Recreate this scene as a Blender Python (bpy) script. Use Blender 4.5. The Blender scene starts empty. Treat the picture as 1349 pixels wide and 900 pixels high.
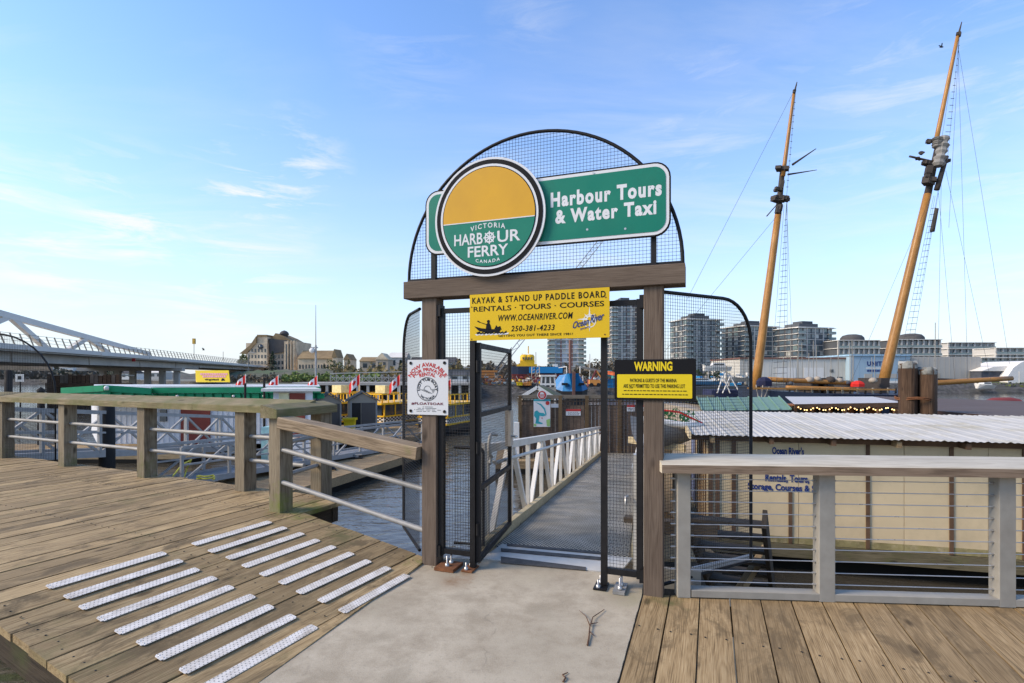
import bpy, math, random
from mathutils import Vector, Matrix
random.seed(7)
R = math.radians
S = bpy.context.scene
COL = S.collection

# ------------------------------------------------------------------ camera
EYE, FOC, HX, HY = 1.67, 700.0, 674.5, 495.0
cd = bpy.data.cameras.new('camera'); cam = bpy.data.objects.new('camera', cd); COL.objects.link(cam)
cd.sensor_width = 36.0; cd.lens = 36.0 * FOC / 1349.0
cd.shift_y = (HY - 450.0) / 1349.0
cd.clip_start = 0.05; cd.clip_end = 6000
cam.location = (0, 0, EYE); cam.rotation_euler = (R(90), 0, 0)
S.camera = cam

# ------------------------------------------------------------------ sky, sun, exposure
SUN_EL, SUN_AZ = 34.0, -101.0            # azimuth from the view direction (+Y), negative = to the left
w = bpy.data.worlds.new('World'); S.world = w; w.use_nodes = True
nt = w.node_tree; nt.nodes.clear()
def N(t, **k):
    n = nt.nodes.new(t)
    for a, b in k.items(): setattr(n, a, b)
    return n
L = nt.links.new
out = N('ShaderNodeOutputWorld'); bg = N('ShaderNodeBackground'); bg.inputs[1].default_value = 0.112
sky = N('ShaderNodeTexSky', sky_type='NISHITA', sun_disc=False, sun_elevation=R(SUN_EL), sun_rotation=R(SUN_AZ),
        air_density=1.0, dust_density=0.6, ozone_density=1.6)
tc = N('ShaderNodeTexCoord'); sep = N('ShaderNodeSeparateXYZ'); L(tc.outputs['Generated'], sep.inputs[0])
def M_(op, a, b=None, c=None, clamp=False):
    n = N('ShaderNodeMath', operation=op); n.use_clamp = clamp
    for i, v in enumerate((a, b, c)):
        if v is None: continue
        if isinstance(v, (int, float)): n.inputs[i].default_value = v
        else: L(v, n.inputs[i])
    return n.outputs[0]
zc = M_('MAXIMUM', sep.outputs[2], 0.0)
# the thin bright veil towards the horizon, all round
veil = M_('POWER', M_('SUBTRACT', 1.0, zc, clamp=True), 3.9)
den = M_('ADD', zc, 0.10)
cx = M_('DIVIDE', sep.outputs[0], den); cy = M_('DIVIDE', sep.outputs[1], den)
comb = N('ShaderNodeCombineXYZ'); L(cx, comb.inputs[0]); L(cy, comb.inputs[1])
mp = N('ShaderNodeMapping'); mp.inputs['Rotation'].default_value = (0, 0, R(-32)); mp.inputs['Scale'].default_value = (0.35, 1.3, 1)
mp.inputs['Location'].default_value = (0.4, 1.7, 0)
L(comb.outputs[0], mp.inputs[0])
n1 = N('ShaderNodeTexNoise'); n1.inputs['Scale'].default_value = 1.5; n1.inputs['Detail'].default_value = 9; n1.inputs['Roughness'].default_value = .62; n1.inputs['Distortion'].default_value = .35
L(mp.outputs[0], n1.inputs['Vector'])
n2 = N('ShaderNodeTexNoise'); n2.inputs['Scale'].default_value = .42; n2.inputs['Detail'].default_value = 3
L(comb.outputs[0], n2.inputs['Vector'])
cl = M_('MULTIPLY', M_('SUBTRACT', n1.outputs[0], 0.47), 4.6, clamp=True)
cl2 = M_('MULTIPLY', M_('SUBTRACT', n2.outputs[0], 0.42), 5.0, clamp=True)
cloud = M_('MULTIPLY', cl, cl2, clamp=True)
wn = N('ShaderNodeMapping'); wn.inputs['Rotation'].default_value = (0, R(-14), R(0)); wn.inputs['Scale'].default_value = (3.2, 3.2, 17); L(tc.outputs['Generated'], wn.inputs[0])
n3 = N('ShaderNodeTexNoise'); n3.inputs['Scale'].default_value = 1.6; n3.inputs['Detail'].default_value = 10; n3.inputs['Roughness'].default_value = .66; n3.inputs['Distortion'].default_value = .6; L(wn.outputs[0], n3.inputs['Vector'])
tot = None
for (px, py, rad, amp) in ((165, 292, .13, 1), (340, 258, .14, .9), (80, 348, .12, 1), (310, 388, .17, 1), (10, 290, .10, .9), (390, 215, .10, .7), (545, 70, .14, .16), (1180, 150, .26, .32), (920, 170, .2, .25), (700, 12, .12, .15), (-250, 330, .3, .9), (1700, 260, .4, .8)):
    dv = Vector(((px - HX) / FOC, 1, (HY - py) / FOC)).normalized()
    dn = N('ShaderNodeVectorMath', operation='DISTANCE'); L(tc.outputs['Generated'], dn.inputs[0]); dn.inputs[1].default_value = dv
    f = M_('MULTIPLY', M_('SUBTRACT', 1.0, M_('DIVIDE', dn.outputs['Value'], rad), clamp=True), amp * 1.6)
    tot = f if tot is None else M_('MAXIMUM', tot, f)
wisp = M_('MULTIPLY', M_('MULTIPLY', M_('SUBTRACT', n3.outputs[0], 0.46), 5.0, clamp=True), tot, clamp=True)
cloud = M_('MAXIMUM', M_('MULTIPLY', cloud, 0.55), M_('MULTIPLY', wisp, 0.85))
tint = N('ShaderNodeMix', data_type='RGBA', blend_type='MULTIPLY'); tint.inputs[0].default_value = 1.0
L(sky.outputs[0], tint.inputs[6]); tint.inputs[7].default_value = (1.10, 1.42, 1.80, 1)
m1 = N('ShaderNodeMix', data_type='RGBA'); L(M_('MULTIPLY', veil, 0.92, clamp=True), m1.inputs[0]); L(tint.outputs[2], m1.inputs[6]); m1.inputs[7].default_value = (4.75, 4.9, 5.15, 1)
m2 = N('ShaderNodeMix', data_type='RGBA'); L(cloud, m2.inputs[0]); L(m1.outputs[2], m2.inputs[6]); m2.inputs[7].default_value = (5.5, 5.5, 5.5, 1)
L(m2.outputs[2], bg.inputs[0]); L(bg.outputs[0], out.inputs[0])

sd = bpy.data.lights.new('sun', 'SUN'); sd.energy = 2.8; sd.angle = R(24); sd.color = (1.0, .83, .62)
sun = bpy.data.objects.new('sun', sd); COL.objects.link(sun)
az, el = R(SUN_AZ), R(SUN_EL)
dirv = Vector((math.sin(az) * math.cos(el), math.cos(az) * math.cos(el), math.sin(el)))
sun.rotation_euler = dirv.to_track_quat('Z', 'Y').to_euler(); sun.location = dirv * 50
S.view_settings.view_transform = 'Standard'; S.view_settings.look = 'None'
S.view_settings.exposure = 0.70; S.view_settings.gamma = 1.0; S.view_settings.use_curve_mapping = False
S.cycles.max_bounces = 6; S.cycles.transparent_max_bounces = 8

# ------------------------------------------------------------------ helpers
def at(px, py, Y): return Vector(((px - HX) / FOC * Y, Y, EYE + (HY - py) / FOC * Y))
def gr(px, py, z=0.0):
    Y = (EYE - z) * FOC / (py - HY); return Vector(((px - HX) / FOC * Y, Y, z))
def xx(px, Y): return (px - HX) / FOC * Y
def zz(py, Y): return EYE + (HY - py) / FOC * Y

class MB:
    """Collects faces; build() links them as one mesh object."""
    def __init__(s): s.v = []; s.f = []; s.sm = []; s.mi = []
    def add(s, vs, fs, smooth=False, mi=0):
        n = len(s.v); s.v += [tuple(v) for v in vs]
        for f in fs: s.f.append(tuple(i + n for i in f)); s.sm.append(smooth); s.mi.append(mi)
        return s
    def box(s, x0, x1, y0, y1, z0, z1, mi=0):
        vs = [(x, y, z) for z in (z0, z1) for y in (y0, y1) for x in (x0, x1)]
        return s.add(vs, [(0, 2, 3, 1), (4, 5, 7, 6), (0, 1, 5, 4), (2, 6, 7, 3), (0, 4, 6, 2), (1, 3, 7, 5)], mi=mi)
    def rbox(s, c, size, rot=0, mi=0):
        cx, cy, cz = c; a, b, h = (t / 2 for t in size); co, si = math.cos(rot), math.sin(rot)
        vs = [(cx + x * co - y * si, cy + x * si + y * co, cz + z) for z in (-h, h) for y in (-b, b) for x in (-a, a)]
        return s.add(vs, [(0, 2, 3, 1), (4, 5, 7, 6), (0, 1, 5, 4), (2, 6, 7, 3), (0, 4, 6, 2), (1, 3, 7, 5)], mi=mi)
    def bar(s, p, q, w, h=None, mi=0, up=(0, 0, 1)):
        p, q = Vector(p), Vector(q); h = h or w; d = (q - p).normalized(); u = Vector(up)
        if abs(d.dot(u)) > .98: u = Vector((0, 1, 0))
        sx = d.cross(u).normalized(); sz = sx.cross(d).normalized()
        vs = []
        for o in (p, q):
            for a, b in ((-1, -1), (1, -1), (1, 1), (-1, 1)): vs.append(o + sx * a * w / 2 + sz * b * h / 2)
        return s.add(vs, [(3, 2, 1, 0), (4, 5, 6, 7), (0, 1, 5, 4), (1, 2, 6, 5), (2, 3, 7, 6), (3, 0, 4, 7)], mi=mi)
    def tube(s, pts, r, n=8, mi=0, smooth=True, r1=None, close=False):
        pts = [Vector(p) for p in pts]; m = len(pts); rings = []; prev = None
        for i, p in enumerate(pts):
            if close: d = pts[(i + 1) % m] - pts[i - 1]
            else: d = pts[min(i + 1, m - 1)] - pts[max(i - 1, 0)]
            d.normalize()
            if prev is None:
                u = Vector((0, 0, 1)) if abs(d.z) < .9 else Vector((0, 1, 0)); a = d.cross(u).normalized()
            else: a = (prev - d * prev.dot(d)).normalized()
            prev = a; b = d.cross(a)
            rr = r if r1 is None else r + (r1 - r) * i / (m - 1)
            rings.append([p + (a * math.cos(t) + b * math.sin(t)) * rr for t in (2 * math.pi * k / n for k in range(n))])
        vs = [v for g in rings for v in g]; fs = []
        for i in range(m if close else m - 1):
            for k in range(n):
                j = (i + 1) % m; fs.append((i * n + k, i * n + (k + 1) % n, j * n + (k + 1) % n, j * n + k))
        s.add(vs, fs, smooth, mi)
        if not close:
            s.add(rings[0], [tuple(range(n))[::-1]], False, mi); s.add(rings[-1], [tuple(range(n))], False, mi)
        return s
    def prism(s, poly, a, b, axis='z', mi=0):
        n = len(poly)
        if axis == 'z': vs = [(x, y, a) for x, y in poly] + [(x, y, b) for x, y in poly]
        elif axis == 'y': vs = [(x, a, z) for x, z in poly] + [(x, b, z) for x, z in poly]
        else: vs = [(a, y, z) for y, z in poly] + [(b, y, z) for y, z in poly]
        fs = [tuple(range(n))[::-1], tuple(range(n, 2 * n))] + [(i, (i + 1) % n, n + (i + 1) % n, n + i) for i in range(n)]
        return s.add(vs, fs, mi=mi)
    def lathe(s, prof, c=(0, 0, 0), n=16, mi=0, smooth=True):
        vs = [(c[0] + r * math.cos(2 * math.pi * k / n), c[1] + r * math.sin(2 * math.pi * k / n), c[2] + z) for r, z in prof for k in range(n)]
        fs = [(i * n + k, i * n + (k + 1) % n, (i + 1) * n + (k + 1) % n, (i + 1) * n + k) for i in range(len(prof) - 1) for k in range(n)]
        return s.add(vs, fs, smooth, mi)
    def build(s, name, mats, parent=None, world=True, kind=None, label=None):
        me = bpy.data.meshes.new(name); me.from_pydata(s.v, [], s.f)
        for m in (mats if isinstance(mats, (list, tuple)) else [mats]): me.materials.append(m)
        me.polygons.foreach_set('use_smooth', s.sm); me.polygons.foreach_set('material_index', s.mi)
        me.validate(); me.update()
        o = bpy.data.objects.new(name, me); COL.objects.link(o)
        if parent is not None:
            o.parent = parent
            if world:
                top = parent; off = Vector((0, 0, 0))
                while top is not None: off += top.location; top = top.parent
                o.location = -off
        if kind: o['kind'] = kind
        if label: o['label'] = label
        return o
def tag(o, label=None, cat=None, group=None, kind=None):
    for k, v in (('label', label), ('category', cat), ('group', group), ('kind', kind)):
        if v: o[k] = v
    return o
def thing(name, label, cat, loc=(0, 0, 0), rz=0, group=None, kind=None):
    o = bpy.data.objects.new(name, None); COL.objects.link(o); o.location = loc; o.rotation_euler.z = rz
    o.empty_display_size = .2
    return tag(o, label, cat, group, kind)
def piece(name, p, q, w, h, mat, parent=None, up=(0, 0, 1), bev=0.004, mesh=None, roll=None):
    """A squared timber/steel piece with its own frame: local X runs from p to q, so grain follows it."""
    p, q = Vector(p), Vector(q); ln = (q - p).length; d = (q - p).normalized(); u = Vector(up)
    if abs(d.dot(u)) > .98: u = Vector((0, 1, 0)) if roll is None else Vector(roll)
    sy = u.cross(d).normalized(); sz = d.cross(sy)
    a, b, c = w / 2, h / 2, bev
    prof = [(-a + c, -b), (a - c, -b), (a, -b + c), (a, b - c), (a - c, b), (-a + c, b), (-a, b - c), (-a, -b + c)]
    m = MB(); m.prism([(x, y) for x, y in prof], -ln / 2, ln / 2, axis='x')
    o = m.build(name, mat, None)
    if parent is not None: o.parent = parent
    o.matrix_basis = Matrix.Translation((p + q) / 2) @ Matrix((d, sy, sz)).transposed().to_4x4()
    return o
def copy_tree(o, parent=None):
    c = o.copy(); COL.objects.link(c); c.parent = parent
    for ch in [x for x in bpy.data.objects if x.parent == o]: copy_tree(ch, c)
    return c
def clip(poly, a, b):
    """keep the part of poly left of the line a->b"""
    outp = []; n = len(poly)
    sd_ = lambda p: (b[0] - a[0]) * (p[1] - a[1]) - (b[1] - a[1]) * (p[0] - a[0])
    for i in range(n):
        p, q = poly[i], poly[(i + 1) % n]; s1, s2 = sd_(p), sd_(q)
        if s1 >= 0: outp.append(p)
        if s1 * s2 < 0:
            t = s1 / (s1 - s2); outp.append((p[0] + (q[0] - p[0]) * t, p[1] + (q[1] - p[1]) * t))
    return outp
_tc = {}
def glyphs(s, bold=0.0, shear=0.0, spacing=1.0):
    k = (s, bold, shear, spacing)
    if k not in _tc:
        cu = bpy.data.curves.new('t', 'FONT'); cu.body = s; cu.offset = bold; cu.shear = shear; cu.space_character = spacing; cu.resolution_u = 3
        o = bpy.data.objects.new('t', cu); COL.objects.link(o)
        dg = bpy.context.evaluated_depsgraph_get(); dg.update()
        me = bpy.data.meshes.new_from_object(o.evaluated_get(dg))
        vs = [(v.co.x, v.co.y) for v in me.vertices]; fs = [tuple(p.vertices) for p in me.polygons]
        bpy.data.objects.remove(o); bpy.data.curves.remove(cu); bpy.data.meshes.remove(me)
        x0 = min(v[0] for v in vs); x1 = max(v[0] for v in vs); z0 = min(v[1] for v in vs); z1 = max(v[1] for v in vs)
        _tc[k] = ([((a - x0) / (x1 - x0), (b - z0) / (z1 - z0)) for a, b in vs], fs)
    return _tc[k]
def letter(m, s, x0, x1, z0, z1, y, bold=0.0, shear=0.0, spacing=1.0, mi=0, fn=None):
    vs, fs = glyphs(s, bold, shear, spacing)
    pts = [(x0 + (x1 - x0) * a, z0 + (z1 - z0) * b) for a, b in vs]
    if fn: pts = [fn(a, b) for a, b in pts]
    m.add([(a, y, b) for a, b in pts], fs, mi=mi)
def arc_fn(cx, cz, rad, inside=False):
    """bend text laid along x (measured from cx) round a circle; z is the offset from the circle"""
    def f(x, z):
        t = (x - cx) / rad
        if inside: r = rad - z; return cx + r * math.sin(t), cz - r * math.cos(t)
        r = rad + z; return cx + r * math.sin(t), cz + r * math.cos(t)
    return f
def disc(m, cx, cz, r, y, n=48, mi=0, r0=None, a0=0, a1=2 * math.pi):
    if r0 is None:
        m.add([(cx + r * math.cos(a0 + (a1 - a0) * k / n), y, cz + r * math.sin(a0 + (a1 - a0) * k / n)) for k in range(n)], [tuple(range(n))], mi=mi)
    else:
        vs = []
        for k in range(n + 1):
            t = a0 + (a1 - a0) * k / n
            vs += [(cx + r * math.cos(t), y, cz + r * math.sin(t)), (cx + r0 * math.cos(t), y, cz + r0 * math.sin(t))]
        m.add(vs, [(2 * k, 2 * k + 1, 2 * k + 3, 2 * k + 2) for k in range(n)], mi=mi)
def rrect(x0, x1, z0, z1, r, n=6):
    pts = []
    for cx_, cz_, a in ((x1 - r, z0 + r, -90), (x1 - r, z1 - r, 0), (x0 + r, z1 - r, 90), (x0 + r, z0 + r, 180)):
        for k in range(n + 1): t = R(a + 90 * k / n); pts.append((cx_ + r * math.cos(t), cz_ + r * math.sin(t)))
    return pts
def mesh_grid(m, x0, x1, z0, z1, step, r=.0022, inside=None, y=0.0, d=None):
    """welded wire: thin 4-sided wires both ways, clipped by inside(x,z) spans"""
    def run(p, q):
        m.bar(p, q, r * 2)
    k = x0 + step / 2
    while k < x1:
        for a, b in (inside('v', k) if inside else [(z0, z1)]):
            if b > a: run((k, y, a), (k, y, b))
        k += step
    k = z0 + step / 2
    while k < z1:
        for a, b in (inside('h', k) if inside else [(x0, x1)]):
            if b > a: run((a, y + r * 1.6, k), (b, y + r * 1.6, k))
        k += step

# ------------------------------------------------------------------ materials
def newmat(name):
    m = bpy.data.materials.new(name); m.use_nodes = True; t = m.node_tree; b = t.nodes['Principled BSDF']
    return m, t, b
class NT:
    def __init__(s, t): s.t = t
    def n(s, ty, **k):
        x = s.t.nodes.new(ty)
        for a, b in k.items():
            if a.startswith('i_'): x.inputs[a[2:].replace('_', ' ')].default_value = b
            else: setattr(x, a, b)
        return x
    def l(s, a, b): s.t.links.new(a, b)
    def math(s, op, a, b=None, c=None, clamp=False):
        n = s.t.nodes.new('ShaderNodeMath'); n.operation = op; n.use_clamp = clamp
        for i, v in enumerate((a, b, c)):
            if v is None: continue
            if isinstance(v, (int, float)): n.inputs[i].default_value = v
            else: s.l(v, n.inputs[i])
        return n.outputs[0]
    def mix(s, f, a, b, blend='MIX'):
        n = s.t.nodes.new('ShaderNodeMix'); n.data_type = 'RGBA'; n.blend_type = blend
        for i, v in ((0, f), (6, a), (7, b)):
            if isinstance(v, (int, float)): n.inputs[i].default_value = v
            elif isinstance(v, tuple): n.inputs[i].default_value = (*v[:3], 1)
            else: s.l(v, n.inputs[i])
        return n.outputs[2]
    def noise(s, vec, scale, detail=4, rough=.55, dist=0):
        n = s.t.nodes.new('ShaderNodeTexNoise'); n.inputs['Scale'].default_value = scale; n.inputs['Detail'].default_value = detail
        n.inputs['Roughness'].default_value = rough; n.inputs['Distortion'].default_value = dist; s.l(vec, n.inputs['Vector']); return n.outputs[0]
    def ramp(s, f, a, b, lo=0.0, hi=1.0):
        n = s.t.nodes.new('ShaderNodeMapRange'); n.inputs[1].default_value = a; n.inputs[2].default_value = b; n.inputs[3].default_value = lo; n.inputs[4].default_value = hi
        s.l(f, n.inputs[0]); return n.outputs[0]
    def coords(s, scale=(1, 1, 1), rnd=0.0, kind='Object'):
        tc_ = s.t.nodes.new('ShaderNodeTexCoord'); mp_ = s.t.nodes.new('ShaderNodeMapping'); mp_.inputs['Scale'].default_value = scale
        src = tc_.outputs[kind] if kind != 'World' else None
        if src is None:
            g = s.t.nodes.new('ShaderNodeNewGeometry'); src = g.outputs['Position']
        s.l(src, mp_.inputs[0])
        if rnd:
            oi = s.t.nodes.new('ShaderNodeObjectInfo'); v = s.t.nodes.new('ShaderNodeCombineXYZ')
            for i, k in enumerate((37.0, 91.0, 53.0)): s.l(s.math('MULTIPLY', oi.outputs['Random'], k * rnd), v.inputs[i])
            s.l(v.outputs[0], mp_.inputs['Location'])
        return mp_.outputs[0]
    def bump(s, h, b, strength=.3, dist=.01):
        n = s.t.nodes.new('ShaderNodeBump'); n.inputs['Strength'].default_value = strength; n.inputs['Distance'].default_value = dist
        s.l(h, n.inputs['Height']); s.l(n.outputs[0], b.inputs['Normal'])
def plain(name, c, rough=.6, var=.25, scale=6.0, metal=0.0, bump=0.0, spec=.22, dirt=None, dirt_amt=.5, world=False):
    m, t, b = newmat(name); x = NT(t); v = x.coords(kind='World' if world else 'Object', rnd=0 if world else 1)
    n = x.noise(v, scale, 5); n_b = x.noise(v, scale * .23, 3)
    f = x.math('ADD', x.math('MULTIPLY', n, .5), x.math('MULTIPLY', n_b, .5))
    a = tuple(min(1, k * (1 + var)) for k in c); d = tuple(k * (1 - var) for k in c)
    col = x.mix(x.ramp(f, .35, .65), d, a)
    if dirt:
        col = x.mix(x.math('MULTIPLY', x.ramp(x.noise(v, scale * .6, 6, .7), .48, .68), dirt_amt), col, dirt)
    x.l(col, b.inputs['Base Color']); b.inputs['Metallic'].default_value = metal
    x.l(x.ramp(n, .3, .7, max(.03, rough - .1), min(1, rough + .1)), b.inputs['Roughness'])
    b.inputs['Specular IOR Level'].default_value = spec
    if bump: x.bump(n, b, bump, .01)
    return m
def timber(name, dark, mid, light, gs=1.0, moss=0.0, rough=.85, var=.3, knots=True, lichen=(.13, .15, .035), worldmoss=None, bump=.35, grainy=1.0, stain=0.0):
    """grain runs along the object's local X"""
    m, t, b = newmat(name); x = NT(t)
    v = x.coords((1.1 * gs, 14 * gs, 14 * gs), 1.0); vf = x.coords((3.5 * gs, 110 * gs, 110 * gs), 1.0); vi = x.coords((1, 1, 1), 1.0)
    g = x.noise(v, 1.6, 6, .6, 1.2); gf = x.noise(vf, 1.5, 3, .5, .4); bl = x.noise(vi, 1.7, 3)
        # growth rings: distance from a wandering heart line below the face
    ws = t.nodes.new('ShaderNodeSeparateXYZ'); x.l(x.coords((1, 1, 1)), ws.inputs[0]); oi0 = t.nodes.new('ShaderNodeObjectInfo')
    wob = x.noise(x.coords((.55, 1.2, 1.2), 1.0), 1.1, 3, .5)
    yy_ = x.math('ADD', ws.outputs[1], x.math('MULTIPLY', x.math('SUBTRACT', oi0.outputs['Random'], .5), .16)); hh_ = x.math('ADD', x.math('MULTIPLY', x.math('SUBTRACT', wob, .5), .20), .03)
    rr_ = x.math('SQRT', x.math('ADD', x.math('MULTIPLY', yy_, yy_), x.math('MULTIPLY', hh_, hh_)))
    ring = x.math('SINE', x.math('MULTIPLY', x.math('ADD', rr_, x.math('MULTIPLY', gf, .006)), 620.0 * gs))
    ring = x.math('MULTIPLY', ring, x.ramp(x.noise(vi, .9, 2), .35, .6, .15, 1))
    f = x.math('ADD', x.math('MULTIPLY', g, .46), x.math('MULTIPLY', ring, .055 * grainy))
    f = x.math('ADD', f, x.math('MULTIPLY', gf, .54))
    col = x.mix(x.ramp(f, .33, .50), dark, mid); col = x.mix(x.ramp(f, .50, .72), col, light)
    oi = t.nodes.new('ShaderNodeObjectInfo')
    br = x.ramp(oi.outputs['Random'], 0, 1, 1 - var, 1 + var * .8)
    cb = t.nodes.new('ShaderNodeCombineXYZ')
    for i, k in enumerate((1.0, .985, .95)): x.l(x.math('MULTIPLY', br, k), cb.inputs[i])
    col = x.mix(1.0, col, cb.outputs[0], 'MULTIPLY')
    col = x.mix(x.ramp(bl, .45, .68, 0, .35), col, tuple(k * .62 for k in mid))
    if stain:
        sn = x.noise(x.coords((1.4, 2.6, 2.6), 1.0), 1.5, 7, .72, .6); col = x.mix(x.ramp(sn, .50, .62, 0, stain), col, tuple(k * .34 for k in mid))
        sg = x.noise(x.coords(kind='World'), .8, 6, .65); col = x.mix(x.ramp(sg, .50, .64, 0, stain * .6), col, tuple(k * .66 for k in mid))
        cr_n = x.noise(x.coords((.9, 55, 55), 1.0), 1.3, 2, .4); col = x.mix(x.ramp(cr_n, .70, .76, 0, .75), col, tuple(k * .22 for k in mid))
    if knots:
        vo = t.nodes.new('ShaderNodeTexVoronoi'); vo.inputs['Scale'].default_value = 1.0; x.l(x.coords((1.7, 4.6, 4.6), 1.0), vo.inputs['Vector'])
        kn = x.ramp(vo.outputs['Distance'], .07, .14, 1, 0); kn = x.math('MULTIPLY', kn, x.ramp(bl, .42, .5, 0, 1))
        col = x.mix(x.math('MULTIPLY', kn, .75), col, tuple(k * .35 for k in dark))
    if moss:
        mn = x.noise(x.coords(kind='World'), 2.3, 6, .7)
        col = x.mix(x.ramp(mn, .62 - moss * .28, .80 - moss * .22, 0, .8), col, lichen)
    if worldmoss:
        g_ = t.nodes.new('ShaderNodeNewGeometry')
        for (px_, py_, pz_, rad, colr) in worldmoss:
            dn = t.nodes.new('ShaderNodeVectorMath'); dn.operation = 'DISTANCE'; x.l(g_.outputs['Position'], dn.inputs[0]); dn.inputs[1].default_value = (px_, py_, pz_)
            ns = x.noise(g_.outputs['Position'], 9, 5, .7)
            fm = x.math('ADD', x.ramp(dn.outputs['Value'], 0, rad, .65, -.6), x.math('MULTIPLY', x.math('SUBTRACT', ns, .5), 2.2), clamp=True)
            col = x.mix(x.math('MULTIPLY', fm, .95, clamp=True), col, colr)
    x.l(col, b.inputs['Base Color']); b.inputs['Roughness'].default_value = rough; b.inputs['Specular IOR Level'].default_value = .25
    x.bump(f, b, bump, .006)
    return m
# ================================================================== materials in use
A_DIR = Vector((math.sin(R(25.5)), math.cos(R(25.5)), 0)); B_DIR = Vector((math.cos(R(25.5)), -math.sin(R(25.5)), 0))
def PQ(p, q, z=0.0): v = A_DIR * p + B_DIR * q; return Vector((v.x, v.y, z))
GREEN = (.13, .16, .02); OLIVE = (.10, .10, .035)
pa = PQ(3.95, -4.45, .28); pb = PQ(4.5, -4.3, .28)
m_plank = timber('weathered deck timber', (.130, .083, .038), (.335, .236, .120), (.50, .38, .215), var=.30, stain=.85, moss=.18, lichen=(.17, .145, .06),
                 worldmoss=[(pa.x + .15, pa.y + .1, .26, .75, GREEN), (-1.6, 5.0, .2, .5, OLIVE), (-.75, 4.75, 0, .35, GREEN)])
m_plank_r = timber('tan deck timber', (.125, .080, .037), (.312, .214, .108), (.46, .338, .188), var=.24, stain=.65, worldmoss=[(1.15, 3.95, 0, .35, OLIVE)])
m_cap_l = timber('mossy rail timber', (.10, .075, .042), (.24, .19, .11), (.37, .305, .19), moss=.8, lichen=(.125, .125, .045), var=.1)
m_post_l = timber('grey post timber', (.080, .062, .040), (.210, .169, .114), (.32, .275, .20), moss=.15, lichen=(.12, .13, .04), var=.12,
                  worldmoss=[(pa.x, pa.y - .1, .30, .55, GREEN), (PQ(4.45, -7.7).x, PQ(4.45, -7.7).y, .25, .45, OLIVE), (PQ(4.45, -9.7).x, PQ(4.45, -9.7).y, .25, .5, OLIVE), (PQ(4.45, -11.6).x, PQ(4.45, -11.6).y, .25, .5, OLIVE)])
m_gate_w = timber('brown grey gate timber', (.070, .049, .036), (.125, .092, .068), (.17, .130, .10), var=.08, rough=.8)
m_handrail = timber('pale brown handrail timber', (.10, .072, .045), (.27, .20, .13), (.42, .34, .24), var=.05, moss=.1)
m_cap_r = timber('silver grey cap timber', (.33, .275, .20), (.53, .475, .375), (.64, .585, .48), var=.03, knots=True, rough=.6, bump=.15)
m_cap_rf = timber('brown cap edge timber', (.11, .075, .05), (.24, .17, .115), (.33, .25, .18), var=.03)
m_kerb = timber('pale kerb timber', (.22, .17, .09), (.46, .37, .22), (.60, .51, .34), var=.05)
m_dockw = timber('dock timber', (.10, .065, .035), (.32, .225, .12), (.46, .34, .2), var=.2)
m_fence = timber('dark brown fence timber', (.05, .033, .024), (.13, .09, .064), (.21, .155, .115), var=.4)
m_pile = timber('rust brown pile timber', (.022, .013, .009), (.075, .042, .024), (.15, .095, .06), var=.2, gs=.5)
m_mast = timber('varnished orange mast timber', (.17, .075, .02), (.37, .175, .045), (.50, .27, .085), var=.06, rough=.35, knots=False, bump=.1)
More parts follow.
